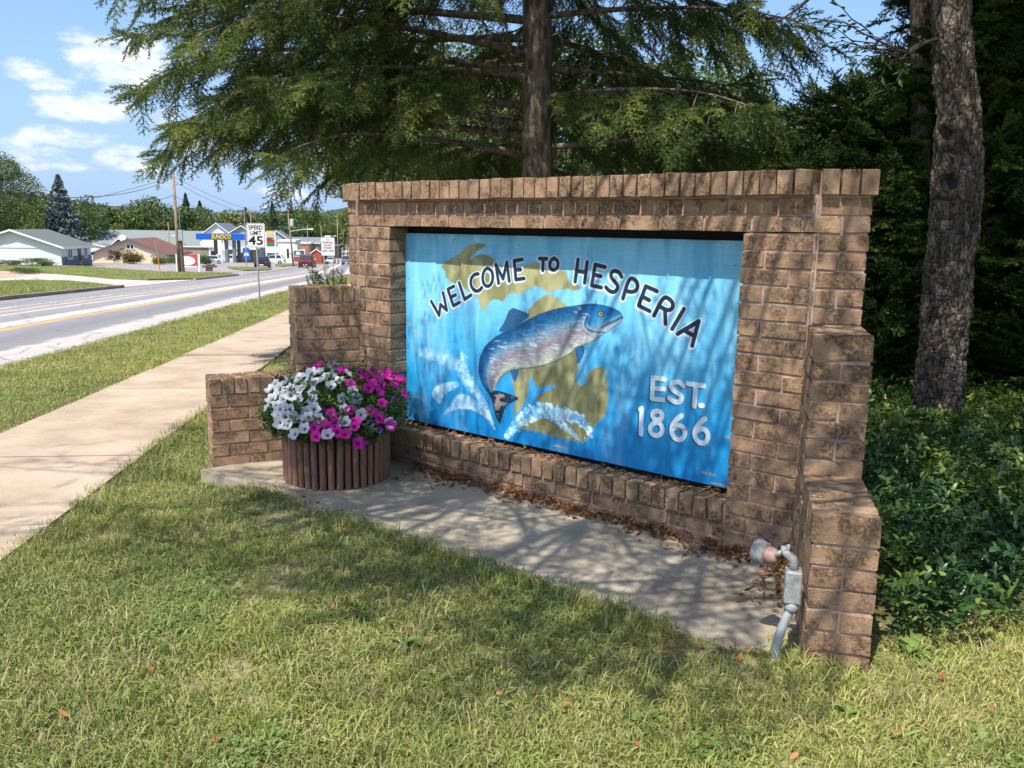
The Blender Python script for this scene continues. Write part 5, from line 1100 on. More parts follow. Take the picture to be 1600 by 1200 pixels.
# juniper twig that shows over the left wing
P = at(552, 445, 8.6); P[2] = float(g(st_of(P[0], P[1])[0])); jr = empty('juniper_bush', P, label='low juniper whose green sprig pokes out over the left brick wing', cat='juniper'); b = MB(); jb = fl(P); sp, sr_, ss_ = [], [], []
for tip in ((484, 424, 8.2), (497, 430, 8.3), (508, 428, 8.4), (520, 438, 8.4), (536, 434, 8.6), (494, 442, 8.3), (560, 434, 9.0), (575, 444, 8.8), (528, 436, 8.5)):
    e_ = fl(at(*tip))-jb; c0 = Vector((rng.normal(0, .1), rng.normal(0, .1), .02)); md = c0.lerp(e_, .55)+Vector((0, 0, -.06)); b.tube([c0, md, e_], [.012, .007, .002], 5, False)
    for v in np.linspace(.3, 1, 9): p = md.lerp(e_, (v-.55)/.45) if v > .55 else c0.lerp(md, v/.55); sp.append(tuple(p)); sr_.append(euler_of(((e_-md).normalized()+Vector(rng.normal(0, .45, 3))).normalized(), (0, 0, 1))); ss_.append(.15 if v < .9 else .11)
    for v in np.linspace(.25, .95, 16): p = md.lerp(e_, (v-.55)/.45) if v > .55 else c0.lerp(md, v/.55); sp.append(tuple(p+Vector(rng.normal(0, .02, 3)))); sr_.append(euler_of(((e_-md).normalized()+Vector(rng.normal(0, .4, 3))).normalized(), (0, 0, 1))); ss_.append(.15)
b.build('stems', m_bark_d, jr); scatter('foliage', sp, sr_, ss_, rng.integers(0, 3, len(sp)), lib_jun, jr, kind='stuff')

# the street tree whose crown throws the dappled shade: it stands behind the viewer
sh_root = np.array([8.8, 3.6, float(g(st_of(8.8, 3.6)[0]))]); shade = empty('shade_tree', sh_root, label='broad shade tree on the lawn behind the viewer, its limbs over the sign', cat='tree'); sb = fl(sh_root)
def want(u, n):                                  # how much of the sun the crown takes there
    w = .22*math.exp(-((max(0, abs(u-.75)-1.3))/.45)**2)*math.exp(-((max(0, abs(n-.35)-.75))/.30)**2)
    w = max(w, .0*(n > 1.0 and n < 1.75 and -1.2 < u < 2.3 and math.sin(u*4.0+n*3.+.5)+math.sin(n*6-u*2) > .55), .95*(n < -1.35 and u > .9), .26*(n < -1.7 and u > -1.5), .04*(n > 1.7 and u > .2 and u < 3.0))
    if -1.35 < n < -.2 and u > 2.2: w = .12 if u > 2.75 or n > -.6 else .5
    if n > -.5 and u < -1.35: w = .10
    return w
tg = []
for _ in range(9000):
    u_, n_ = rng.uniform(-3.6, 5.6), rng.uniform(-8, 3.0)
    if rng.random() < want(u_, n_): tg.append((u_, n_))
tg = np.array(tg); near_ = (tg[:, 1] > -.7) & (tg[:, 1] < 1.9); h = np.where(near_, rng.uniform(3.9, 6.2, len(tg)), rng.uniform(5.2, 7.6, len(tg))); CL = np.stack([tg[:, 0]+SUN[0]/SUN[2]*h, tg[:, 1]+SUN[1]/SUN[2]*h, h], -1); keepc = np.ones(len(CL), bool)
b = MB(); b.tube([(0, 0, -.2), (-.05, .05, 1.5), (-.2, -.1, 3.5), (-.5, -.2, 5.5), (-.9, -.1, 7.5), (-1.4, .1, 9)], [.32, .26, .22, .17, .12, .05], 14); b.build('trunk', m_bark_d, shade, True)
b = MB(); hubs = []
for i in range(34):
    c = CL[rng.integers(0, len(CL))]; e_ = fl(c)-sb; st0 = Vector((-.4, -.2, rng.uniform(4.2, 7.0))); md = st0.lerp(e_, .5)+Vector((0, 0, rng.uniform(.1, .7))); P = [st0, st0.lerp(md, .6)+Vector(rng.normal(0, .12, 3)), md, md.lerp(e_, .5)+Vector(rng.normal(0, .15, 3)), e_]
    b.tube(P, [.026, .020, .015, .010, .004], 6, False)
    for j in range(4):
        for v in (.0, .33, .66): hubs.append(P[j].lerp(P[j+1], v))
hubs = np.array([tuple(x) for x in hubs]); sp, sr_, ss_ = [], [], []
for k, c in enumerate(CL):
    p = np.array(fl(c)-sb); i = int(np.argmin(((hubs-p)**2).sum(1)))
    if k % 3 == 0: q_ = Vector(hubs[i]); pv = Vector(p); b.tube([q_, q_.lerp(pv, .5)+Vector(rng.normal(0, .08, 3)), pv], [.010, .007, .004], 4, False)
    for j in range(1): sp.append(tuple(p+rng.normal(0, .05, 3))); sr_.append(tuple(rng.normal(0, .6, 2))+(rng.uniform(0, 6.3),)); ss_.append(rng.uniform(.55, .95)*(1.55 if tg[k, 1] < -1.3 and tg[k, 0] > .6 else 1))
# leafy sprays of the low boughs over the apron: each a stem with side shoots
SUNF = np.array([SUN[0]/SUN[2], SUN[1]/SUN[2]])
def bough(u0, n0, ang, L, h, nside):
    d = np.array([math.cos(ang), math.sin(ang)]); s_ = np.array([-d[1], d[0]]); bend_ = rng.normal(0, .25); P = []
    for i in range(7):
        x = L*i/6; q_ = np.array([u0, n0])+d*x+s_*bend_*x*x/L; P.append(np.array([*(q_+SUNF*(h-.1*i/6)), h-.1*i/6]))
    PB = [fl(p)-sb for p in P]; i0 = int(np.argmin(((hubs-np.array(PB[0]))**2).sum(1))); b.tube([Vector(hubs[i0]), Vector(hubs[i0]).lerp(PB[0], .5)+Vector((0, 0, .12)), PB[0]], [.016, .014, .012], 5, False)
    b.tube(PB, [.013, .011, .009, .008, .006, .004, .002], 5, False)
    for j in range(nside):
        v = (j+.5)/nside*6; k = min(int(v), 5); p = PB[k].lerp(PB[k+1], v-k); ax_ = (PB[k+1]-PB[k]).normalized(); sd = ax_.cross(Vector((0, 0, 1))).normalized()*(1 if j % 2 else -1)
        dd = (ax_*.7+sd*.8+Vector((0, 0, rng.normal(-.1, .2)))).normalized(); sp.append(tuple(p)); sr_.append(euler_of(dd, (0, 0, 1))); ss_.append(rng.uniform(.6, 1.0)*(1.05-.4*v/6))
        if rng.random() < .6: sp.append(tuple(p+dd*.2)); sr_.append(euler_of((dd+Vector(rng.normal(0, .35, 3))).normalized(), (0, 0, 1))); ss_.append(rng.uniform(.45, .8))
for i in range(62):
    u_, n_ = rng.uniform(-.6, 2.35), rng.uniform(-.55, 1.05); bough(u_, n_, rng.uniform(2.4, 4.2), rng.uniform(.6, 1.25), rng.uniform(3.2, 4.3), int(rng.integers(7, 12)))
for i in range(11):
    u_, n_ = rng.uniform(-.9, .9), rng.uniform(1.05, 1.75); bough(u_, n_, rng.uniform(2.6, 3.8), rng.uniform(.6, 1.1), rng.uniform(4, 5.4), int(rng.integers(9, 14)))
for i in range(7): bough(rng.uniform(1.3, 2.4), rng.uniform(1.1, 1.7), rng.uniform(2.6, 3.8), rng.uniform(.4, .8), rng.uniform(4, 5.4), 8)
for i in range(4): bough(rng.uniform(-1.5, -1.15), rng.uniform(-.6, .1), rng.uniform(3.6, 4.8), rng.uniform(.35, .6), rng.uniform(4, 5.0), 7)
for i in range(3): bough(rng.uniform(-1.5, -1.0), rng.uniform(-.2, .6), rng.uniform(2.6, 4.2), rng.uniform(.4, .8), rng.uniform(4, 5.4), 6)
b.build('limbs', m_bark_d, shade, True); scatter('crown', sp, sr_, ss_, rng.integers(0, 4, len(sp)), lib_twig, shade, kind='stuff'); print('shade twigs', len(sp))

# ------------------------------------------------------------------ along the street
def here(name, s, t, dz=0., **k):               # an Empty whose +x looks along the road and +y across it, to the far side
    return empty(name, ST(s, t, dz), ROT_ST, **k)
def text_mesh(txt, size, mat_, parent, X, Y, Z, at_, width=None, bold=0., name='lettering', shear=0.):
    cu = bpy.data.curves.new('lettering', 'FONT'); cu.body = txt; cu.size = size; cu.align_x = 'CENTER'; cu.align_y = 'CENTER'; cu.offset = bold; cu.shear = shear; cu.resolution_u = 3
    o = bpy.data.objects.new('lettering_tmp', cu); COL.objects.link(o); bpy.context.view_layer.update(); me = bpy.data.meshes.new_from_object(o.evaluated_get(bpy.context.evaluated_depsgraph_get())); bpy.data.objects.remove(o); bpy.data.curves.remove(cu)
    me.materials.clear(); me.materials.append(mat_); k = 1.
    if width:
        xs = [v.co.x for v in me.vertices]; k = width/max(1e-6, max(xs)-min(xs))
    X, Y, Z = Vector(X), Vector(Y), Vector(Z); M = Matrix(((X.x*k, Y.x, Z.x, at_[0]), (X.y*k, Y.y, Z.y, at_[1]), (X.z*k, Y.z, Z.z, at_[2]), (0, 0, 0, 1))); me.transform(M)
    return link(name, me, parent)
FX, FY, FZ = (0, -1, 0), (0, 0, 1), (-1, 0, 0)   # lettering that faces the viewer down the road
m_wht = plain('white_sheet', (.74, .74, .72), .5, var=.05); m_blk = plain('black_print', (.015, .015, .017), .5); m_steel = plain('galvanised_post', (.34, .35, .32), .5, .3, var=.2, scale=20)
m_wood = bark_mat('pole_wood', (.15, .11, .08), (.27, .20, .14), (.36, .28, .2), .5); m_glass = plain('dark_glass', (.025, .03, .04), .1, spec=.6); m_wire = plain('black_cable', (.02, .02, .022), .6)
m_siding = NT('white_siding', .7, .3); w_ = m_siding.n('ShaderNodeTexWave', wave_type='BANDS', bands_direction='Z', wave_profile='SAW'); w_.inputs['Scale'].default_value = 1.6; m_siding.put(m_siding.P(), w_.inputs['Vector']); m_siding.color(m_siding.ramp(w_.outputs['Fac'], [(0, (.62, .64, .67)), (.15, (.74, .75, .77)), (1, (.77, .78, .79))])).bump(w_.outputs['Fac'], .4, .03); m_siding = m_siding.m
def shingle(name, c): a = NT(name, .95, .1); f = a.noise(7, 5, .7); a.color(a.ramp(f, [(.3, tuple(x*.8 for x in c)), (.7, tuple(x*1.2 for x in c))])).bump(f, .4, .03); return a.m
m_roofg = shingle('grey_green_shingles', (.145, .165, .155)); m_roofb = shingle('brown_shingles', (.19, .10, .085)); m_roofs = shingle('slate_grey_roof', (.17, .19, .23)); m_roofl = shingle('light_green_grey_roof', (.20, .225, .215))
m_trim = plain('white_trim', (.78, .78, .78), .5, var=.04); m_cream = plain('cream_wall', (.66, .56, .40), .8, var=.06, scale=.6); m_tanb = plain('tan_block_wall', (.32, .26, .21), .9, var=.15); m_brk = plain('orange_brick_wall', (.42, .20, .13), .9, var=.15, scale=2); m_redb = plain('red_boards', (.36, .075, .045), .8); m_blue = plain('bright_blue_panel', (.008, .10, .50), .4, var=.05); m_yel = plain('yellow_print', (.85, .62, .02), .5, var=.03); m_greyw = plain('grey_wall', (.36, .38, .42), .8)
a = NT('stone_veneer', .9, .2); vc = a.vor(3.2, out='Color'); a.color(a.ramp(a.vor(3.2), [(.0, (.40, .40, .42)), (.5, (.16, .17, .20))])); m_stone = a.m
def window(parent, c, X, w, h, n=1, m_f=None):  # framed window on a wall: c centre, X its rightward axis, facing X x z
    X = Vector(X).normalized(); Zn = X.cross(Vector((0, 0, 1))); c = Vector(c); fw_ = max(.05, w*.09)
    def M(p): return Matrix(((X.x, -Zn.x, 0, p.x), (X.y, -Zn.y, 0, p.y), (0, 0, 1, p.z), (0, 0, 0, 1)))
    b = MB()
    for x0, x1, z0, z1 in [(-w/2, w/2, -h/2, -h/2+fw_), (-w/2, w/2, h/2-fw_, h/2), (-w/2, -w/2+fw_, -h/2+fw_, h/2-fw_), (w/2-fw_, w/2, -h/2+fw_, h/2-fw_)]+([(-fw_/2, fw_/2, -h/2+fw_, h/2-fw_)] if n > 1 else []): b.box(x0, x1, -.05, .03, z0, z1, 0, M(c))
    f = b.build('window', m_f or m_trim, parent); b = MB(); b.box(-w/2+fw_, w/2-fw_, -.01, .02, -h/2+fw_, h/2-fw_, 0, M(c)); b.build('pane', m_glass, f); return f
def gable(name, s, t, L, w, hw, hr, m_w, m_r, label, cat='house', over=.4, base=0., thick=.16, ov_end=None, m_trim_=None, along='s', m_gab=None):
    """ridge along local x from 0 to L; t is the middle of the width w; walls hw high, ridge hr high"""
    r = here(name, s, t, base, label=label, cat=cat)
    if along == 't': r.rotation_euler[2] += PI/2
    b = MB(); b.prism([(0, -w/2, -1.2), (0, w/2, -1.2), (0, w/2, hw), (0, 0, hr), (0, -w/2, hw)], (L, 0, 0)); b.build('wall', m_w, r)
    oe = over if ov_end is None else ov_end; b = MB(); k = (hr-hw)/(w/2)
    for sg in (-1, 1):
        e0 = Vector((-oe, sg*(w/2+over), hw-k*over+.02)); r0 = Vector((-oe, 0, hr+.02)); up = Vector((0, 0, thick)); P = [e0, r0, r0+up, e0+up]; b.prism(P if sg > 0 else P[::-1], (L+2*oe, 0, 0))
    b.build('roof', m_r, r)
    b = MB()
    for sg in (-1, 1):
        e0 = Vector((-oe-.04, sg*(w/2+over), hw-k*over)); r0 = Vector((-oe-.04, 0, hr)); up = Vector((0, 0, thick+.06)); P = [e0, r0, r0+up, e0+up]; b.prism(P if sg > 0 else P[::-1], (.038, 0, 0)); b.box(-oe, L+oe, sg*(w/2+over)+(.0 if sg > 0 else -.03), sg*(w/2+over)+(.03 if sg > 0 else 0), hw-k*over-.03, hw-k*over+thick+.02)
    b.build('fascia', m_trim_ or m_trim, r); return r
# white house at the left edge
h = gable('white_house', 104, 47.1, 9.6, 10.4, 2.15, 3.95, m_siding, m_roofg, 'low white house with grey-green gable roof and stone-trimmed side', over=.55, base=.05)
b = MB(); b.box(-.06, -.005, -5.2, 5.2, 2.05, 2.35); b.build('eave_board', m_trim, h)
b = MB(); b.box(-.01, 9.6, -5.28, -5.205, -.8, 1.0); b.build('stone_skirt', m_stone, h)
for x in (2.6, 7.7): window(h, (x, -5.24, 1.35), (1, 0, 0), 1.5 if x < 4 else 1.0, 1.35, 2)
b = MB(); b.box(5.2, 6.1, -5.32, -5.24, 0, 2.0); d = b.build('door', m_glass, h); b = MB(); b.box(5.95, 6.02, -5.36, -5.325, .95, 1.1); b.build('handle', m_steel, d)
# cream building with the brown roof
h = gable('cream_building', 150, 48.3, 15, 12.0, 1.75, 4.15, m_cream, m_roofb, 'cream building with brown gable roof behind round shrubs', cat='building', over=.5, base=-.2, m_trim_=plain('dark_trim', (.16, .12, .13), .6))
window(h, (-.02, -.15, 2.95), (0, -1, 0), 1.25, .85, 2); b = MB(); b.lathe([(.02, 0), (.30, .06), (.52, .2)], (3.5, 2.1, 4.3), 14, axis=(-.8, -.2, .45)); b.build('satellite_dish', m_trim, h)
# long building behind, white annexes
h = gable('long_building', 174, 52.5, 11, 14, 3.3, 6.6, m_tanb, m_roofl, 'long tan building with wide light green roof behind the cream one', cat='building', along='t', over=.3, base=-.3); h.location = fl(ST(212, 47.6, 0)); h.children[0].scale = (2.7, 1, 1); h.children[1].scale = (2.7, 1, 1); h.children[2].scale = (2.7, 1, 1)
h = gable('green_gable_shed', 168, 55.6, 5, 3.6, 2.9, 4.3, plain('dark_green_boards', (.03, .09, .07), .8), m_roofg, 'small dark green gabled shed between the white house and cream building', cat='shed', over=.2)
h = gable('white_annex', 160, 57.5, 6, 5.0, 2.6, 3.1, m_siding, m_roofs, 'flat white annex beside the cream building', cat='building', over=.2)
# filling station
h = gable('white_motel', 205, 45.7, 16, 7.4, 5.7, 8.5, m_siding, m_roofs, 'white two-storey building with twin gables behind the blue station canopy', cat='building', over=.45)
for y, z in ((-1.5, 4.9), (-1.6, 1.8)): window(h, (-.03, y, z), (0, -1, 0), 1.1, 1.4, 2)
b = MB(); b.box(-.06, 0, .2, 1.5, 0, 2.3); d = b.build('door', m_glass, h)
h = gable('porch_house', 200, 39.2, 14, 7.6, 5.6, 7.9, m_greyw, m_roofs, 'grey-blue gabled house with white porch posts and outside stair', over=.5)
b = MB()
for y in (-3.7, -1.2, 1.3, 3.7): b.box(-2.0, -1.85, y-.08, y+.08, 0, 5.5)
b.box(-2.05, -1.8, -3.9, 3.9, 2.75, 3.05); b.box(-2.0, 0, -3.9, 3.9, 3.0, 3.08); b.build('porch', m_trim, h)
b = MB(); b.prism([(-2.2, 2.6, .3), (-2.2, -1.9, 3.1), (-2.2, -1.9, 4.1), (-2.2, 2.6, 1.3)], (.12, 0, 0)); b.build('stair_rail', m_trim, h); window(h, (-.03, 1.5, 1.4), (0, -1, 0), 1.4, 1.5, 2); window(h, (-.03, -1.5, 4.2), (0, -1, 0), 1.4, 1.3, 2)
c = here('station_canopy', 187, 41.0, label='blue filling station canopy with yellow SUNOCO lettering on grey columns', cat='canopy'); gz = float(g(187)); z0, z1 = -1.95-gz, -.72-gz
b = MB(); b.cbox(0, 8, -5.1, 5.1, z0, z1, .03); b.build('fascia', m_blue, c)
b = MB(); b.box(.05, 7.95, -5.05, 5.05, z0-.06, z0-.001); b.build('soffit', m_trim, c)
for y, x in ((-2.4, 1.2), (-.8, 1.25), (-2.3, 6.8), (2.6, 6.8)): b = MB(); b.cbox(x-.32, x+.32, y-.34, y+.34, -.1, z0-.062, .03); b.build('column', plain('grey_column', (.13, .125, .135), .6) if False else m_roofs, c)
text_mesh('SUNOCO', 1.18, m_yel, c, FX, FY, FZ, (-.035, .0, (z0+z1)/2), 4.1, .028, shear=.22)
b = MB(); b.prism([(-.012, 2.2, z0+.16), (-.012, -2.35, z0+.16), (-.012, -2.2, z1-.2), (-.012, 2.05, z1-.2)][::-1], (-.006, 0, 0)); b.build('sign_shadow_panel', plain('dark_print', (.05, .05, .03), .5), c)  # dark printed panel behind the lettering
m_pump = plain('pump_white', (.6, .62, .66), .4)
for y in (1.0, -1.6):
    p = here('fuel_pump', 188.5, 41+y, label='grey fuel pump under the blue canopy, %s' % ('by the left column' if y > 0 else 'by the right column'), cat='fuel pump'); b = MB(); b.cbox(-.3, .3, -.45, .45, 0, 1.7, .04); b.build('cabinet', m_pump, p); b = MB(); b.box(-.32, -.301, -.3, .3, 1.0, 1.5); b.build('display', m_glass, p)
p = here('price_sign', 150, 25.1, label='tall station price sign with yellow emblem and red and green price panels', cat='price sign'); gz = float(g(150))
b = MB(); b.box(0, .3, -.85, -.68, 0, 5.6); b.box(0, .3, .68, .85, 0, 5.6); b.build('posts', m_trim, p)
b = MB(); b.box(-.02, .28, -.66, .66, 4.6, 5.75); b.build('emblem_panel', plain('pale_panel', (.5, .42, .36), .5), p)
b = MB(); b.prism([(-.03, -.60, 5.17), (-.03, 0, 5.65), (-.03, .60, 5.17), (-.03, 0, 4.68)], (-.01, 0, 0)); b.build('emblem', m_yel, p); text_mesh('SUNOCO', .22, m_blue, p, FX, FY, FZ, (-.048, 0, 5.17), .85, .006)
for z, mm, nm in ((4.05, plain('red_price', (.45, .02, .03), .4), '3.79'), (3.48, plain('green_price', (.02, .25, .06), .4), '3.99')): b = MB(); b.box(-.03, .26, -.66, .66, z-.26, z+.26); b.build('price_panel', mm, p)
b = MB(); b.box(-.02, .28, -1.5, .9, 2.0, 3.1); b.build('notice_panel', m_trim, p)
# farther along
def boxb(name, s, t, L, w, hh, mw_, label, roof=None, cat='building', base=0.):
    r = here(name, s, t, base, label=label, cat=cat); b = MB(); b.box(0, L, -w/2, w/2, -1, hh); b.build('wall', mw_, r); b = MB(); b.box(-.2, L+.2, -w/2-.2, w/2+.2, hh, hh+.35); b.build('roof', roof or m_trim, r); return r
r = boxb('white_shop', 192, 28.2, 10, 3.6, 4.6, m_siding, 'small white flat-roofed shop right of the price sign'); window(r, (-.03, -.4, 2.1), (0, -1, 0), 1.0, 2.2)
r = gable('grey_roof_building', 215, 33.8, 8, 4.6, 5.4, 7.0, m_greyw, m_roofs, 'grey-roofed building just above the price sign', cat='building')
r = boxb('brick_shop', 215, 27.6, 9, 3.4, 4.0, m_brk, 'orange brick shop front far down the street'); window(r, (-.03, -.2, 1.6), (0, -1, 0), .8, 2.2)
r = gable('slate_roof_building', 226, 27.9, 8, 7.0, 4.2, 5.4, m_tanb, m_roofs, 'wide slate-roofed building behind the brick shop', cat='building', along='t'); r.location = fl(ST(226, 24.4))
r = gable('red_shed', 180, 20.6, 4.5, 2.2, 2.1, 2.9, m_redb, m_redb, 'red board shed beside the far bend of the road', cat='shed', over=.15)
r = boxb('dark_shed', 232, 21.5, 6, 3, 3.2, plain('dark_wall', (.05, .05, .06), .8), 'dark low building beyond the red shed', m_roofs)
# signs near and far
def post(parent, x, y, z0, z1, r=.03, m_=None, name='post'): b = MB(); b.box(x-r, x+r, y-r*1.1, y+r*1.1, z0, z1); return b.build(name, m_ or m_steel, parent)
sg = here('speed_limit_sign', 24.25, 6.05, label='white SPEED LIMIT 45 sign on a steel post in the grass verge', cat='road sign'); gz = float(g(24.25)); sz = lambda z: z-gz
zb, zt_ = .835, 1.565; w = .545
b = MB(); b.tube([(0.02, 0, -.3), (.02, .02, .6), (.02, .045, sz(zt_)-.1)], .029, 8); b.build('post', m_steel, sg)
def plate(parent, w, z0, z1, y=0., x=0., m_=m_wht, name='plate', bd=.018, r_=.05, m_b=None):
    def rr(w, z0, z1, r_, xx):
        P = []
        for cy, cz, a0 in ((w/2-r_, z1-r_, 0), (-w/2+r_, z1-r_, 90), (-w/2+r_, z0+r_, 180), (w/2-r_, z0+r_, 270)):
            for k in range(5): q_ = math.radians(a0+k*22.5); P.append((xx, y+cy+r_*math.cos(q_), cz+r_*math.sin(q_)))
        return P
    b = MB(); b.prism(rr(w, z0, z1, r_, x-.006), (.006, 0, 0)); b.build(name, m_, parent)
    o_ = rr(w-.03, z0+.015, z1-.015, r_*.8, x-.0075); i_ = rr(w-.03-2*bd*.6, z0+.015+bd*.6, z1-.015-bd*.6, r_*.6, x-.0075); n = len(o_); b = MB(); b.add(o_+i_, [(k, (k+1) % n, n+(k+1) % n, n+k) for k in range(n)]); b.build('border', m_b or m_blk, parent)
yy = .045
plate(sg, w, sz(zb), sz(zt_), yy, -.02)
text_mesh('SPEED', .17, m_blk, sg, FX, FY, FZ, (-.030, yy, sz(1.428)), .42, .0035); text_mesh('LIMIT', .17, m_blk, sg, FX, FY, FZ, (-.030, yy, sz(1.265)), .33, .0035); text_mesh('45', .36, m_blk, sg, FX, FY, FZ, (-.030, yy, sz(1.035)), .43, .0075)
b = MB(); b.lathe([(.012, 0), (.012, .006)], (-.03, yy, sz(1.51)), 8, axis=(-1, 0, 0)); b.lathe([(.012, 0), (.012, .006)], (-.03, yy, sz(.875)), 8, axis=(-1, 0, 0)); b.build('bolts', m_steel, sg)
np_ = here('no_parking_sign', 38, 5.22, label='white NO PARKING ON ANY STREET sign with red words on two posts', cat='road sign'); gz2 = float(g(38)); z_ = lambda z: z-gz2
m_rp = plain('red_print', (.40, .05, .05), .5); plate(np_, .61, z_(.14), z_(.97), 0, -.02, bd=.008, m_b=m_rp)
b = MB(); b.box(-.026, -.02, -.13, .13, z_(.985), z_(1.06)); b.build('top_plate', m_wht, np_)
for txt, z, w in (('NO', .86, .13), ('PARKING', .735, .44), ('ON ANY', .61, .36), ('STREET', .485, .40), ('2AM - 6AM', .36, .48)):
    if w: text_mesh(txt, .115, m_rp if z > .8 else m_blk, np_, FX, FY, FZ, (-.030, 0, z_(z)), w, .002)
for y in (.20, -.22): post(np_, 0, y, -.2, z_(.95), .02)
bn = here('banner_board', 73, 20.0, label='white-posted red banner board with white oval beside the utility pole', cat='banner'); gzb = float(g(73)); m_redn = plain('red_banner', (.55, .07, .07), .5, var=.1)
for y in (.95, -.85): post(bn, 0, y, -.2, 1.55, .07, m_trim)
b = MB(); b.box(-.03, .03, -.78, .88, .42, 1.52); b.build('panel', m_redn, bn)
b = MB(); b.lathe([(.001, 0), (.44, .001), (.44, .006)], (0, 0, 0), 24, axis=(-1, 0, 0)); me = b.mesh('oval', m_wht); me.transform(Matrix.Translation((-.032, .14, .99)) @ Matrix.Diagonal((1, 1.55, .88, 1))); link('oval', me, bn)
b = MB(); b.box(-.031, -.033+.004, -.7, .8, .44, .56); b.build('caption_strip', m_wht, bn)
bd_ = here('shop_board', 125, 17.3, label='green and brown shop board on posts by the far lane', cat='shop sign'); b = MB(); b.box(0, .12, -.72, .72, 1.55, 2.3); b.build('green_panel', plain('dark_green_panel', (.03, .12, .07), .5), bd_); b = MB(); b.box(0, .12, -.72, .72, .72, 1.47); b.build('brown_panel', plain('brown_panel', (.26, .07, .05), .5), bd_)
b = MB(); [b.box(.0, .12, y, y+.1, -.2, 2.45) for y in (-.83, .73)]; b.box(-.005, .12, -.83, .83, 2.302, 2.42); b.box(-.005, .12, -.72, .72, 1.472, 1.548); b.build('frame', m_trim, bd_); b = MB(); b.prism([(-.004, .45, 1.75), (-.004, .1, 1.7), (-.004, -.3, 1.85), (-.004, .05, 2.15), (-.004, .4, 2.1)], (-.006, 0, 0)); b.build('motif', m_trim, bd_)
mk = here('marker_stake', 63, 19.7, label='thin orange and white guy marker standing in the mown island', cat='marker'); b = MB(); b.tube([(0, -.1, -.1), (0, 0, 1.4)], .035, 6); b.build('orange_sleeve', plain('orange_plastic', (.7, .25, .03), .5), mk); b = MB(); b.tube([(0, 0, 1.4), (.0, .18, 2.8)], .02, 6); b.build('stake', m_steel, mk)
tb = here('stone_bench', 79.5, 19.8, label='small mushroom-shaped stone table on the island by the banner', cat='table'); b = MB(); b.cbox(-.2, .2, -.28, .28, -.1, .38, .03); b.build('pedestal', m_curb, tb); b = MB(); b.cbox(-.45, .45, -.65, .55, .38, .52, .04); b.cbox(-.3, .3, -.5, .2, .52, .66, .04); b.build('top', plain('brown_stone', (.12, .08, .065), .9), tb)
ws = here('white_station_sign', 188, 26.3, label='white sign cabinet on two legs in front of the far white shop', cat='sign'); b = MB(); b.cbox(0, .5, -.9, .9, 2.2, 3.9, .04); b.build('cabinet', m_trim, ws); b = MB(); [b.box(.1, .35, y-.12, y+.12, -.2, 2.2) for y in (-.75, .75)]; b.build('legs', m_trim, ws)
bf = here('blue_flag_banner', 150, 29.2, label='blue feather banner standing in front of the station porch', cat='banner'); b = MB(); b.tube([(0, 0, -.1), (0, 0, 2.9)], .04, 6); b.build('pole', m_trim, bf); b = MB(); b.prism([(0, -.55, .9), (0, .55, .9), (0, .6, 2.7), (0, 0, 2.95), (0, -.5, 2.7)], (.03, 0, 0)); b.build('flag', m_blue, bf); b = MB(); b.prism([(-.006, -.4, 1.5), (-.006, .4, 1.5), (-.006, .3, 2.0), (-.006, -.3, 2.0)], (.004, 0, 0)); b.build('motif', m_trim, bf)
# utility poles
def upole(s, t, top, lean, label, lamp_arm=0., can=False, cross=True, r=.14, arm_dir=-1):
    r_ = here('utility_pole', s, t, label=label, cat='utility pole'); H = top-float(g(s)); b = MB(); b.tube([(0, 0, -.4), (0, lean*.5, H*.5), (0, lean, H)], [r, r*.85, r*.66], 10); b.build('pole', m_wood, r_, True)
    if cross: b = MB(); b.box(-.06, .06, lean-1.1, lean+1.1, H-.75, H-.62); b.build('crossarm', m_wood, r_); [(_b := MB(), _b.lathe([(.04, 0), (.05, .08), (.03, .16)], (0, lean+y, H-.62), 8), _b.build('insulator', m_greyw, r_)) for y in (-.95, .95)]
    if can: b = MB(); b.lathe([(.05, -.1), (.26, 0), (.26, .85), (.2, .95), (.05, 1.0)], (0, lean*.8-.42, H*.72), 14); b.build('transformer', plain('transformer_grey', (.5, .52, .52), .5), r_)
    if lamp_arm:
        z = H*.62; b = MB(); b.tube([(0, lean*.6, z), (0, lean*.6+arm_dir*lamp_arm*.6, z+.28), (0, lean*.6+arm_dir*lamp_arm, z+.36)], .045, 6); b.build('lamp_arm', m_steel, r_); b = MB(); b.cbox(-.14, .14, lean*.6+arm_dir*(lamp_arm+.7) if arm_dir < 0 else lean*.6+lamp_arm, lean*.6+arm_dir*lamp_arm if arm_dir < 0 else lean*.6+lamp_arm+.7, z+.27, z+.42, .03); b.build('lamp_head', m_trim, r_)
    return r_, H
p1, H1 = upole(70, 20.0, 5.35, .12, 'near wooden utility pole with meter post beside the red banner', cross=False, r=.155)
b = MB(); b.box(-.05, .05, -.2, .12, H1-.9, H1-.8); b.build('bracket', m_steel, p1)
mp = here('meter_post', 69.6, 19.62, label='short dark post with a grey meter box next to the near utility pole', cat='meter post'); b = MB(); b.tube([(0, 0, -.3), (0, .08, 3.35)], [.13, .12], 10); b.build('post', plain('dark_weathered_wood', (.11, .09, .075), .9, var=.25), mp); b = MB(); b.cbox(-.25, -.06, -.14, .22, 2.6, 3.45, .02); b.build('meter_box', m_greyw, mp); b = MB(); b.tube([(0, .08, 3.35), (0, .07, 5.6)], .02, 6); b.build('conduit', m_steel, mp); b = MB(); b.lathe([(.08, 0), (.085, .12), (.02, .14)], (0, -.14, 2.35), 10, axis=(0, -1, 0)); b.build('meter', m_trim, mp)
upole(125, 18.1, 3.55, .62, 'utility pole with transformer can and street lamp arm over the maroon car', 2.6, True)
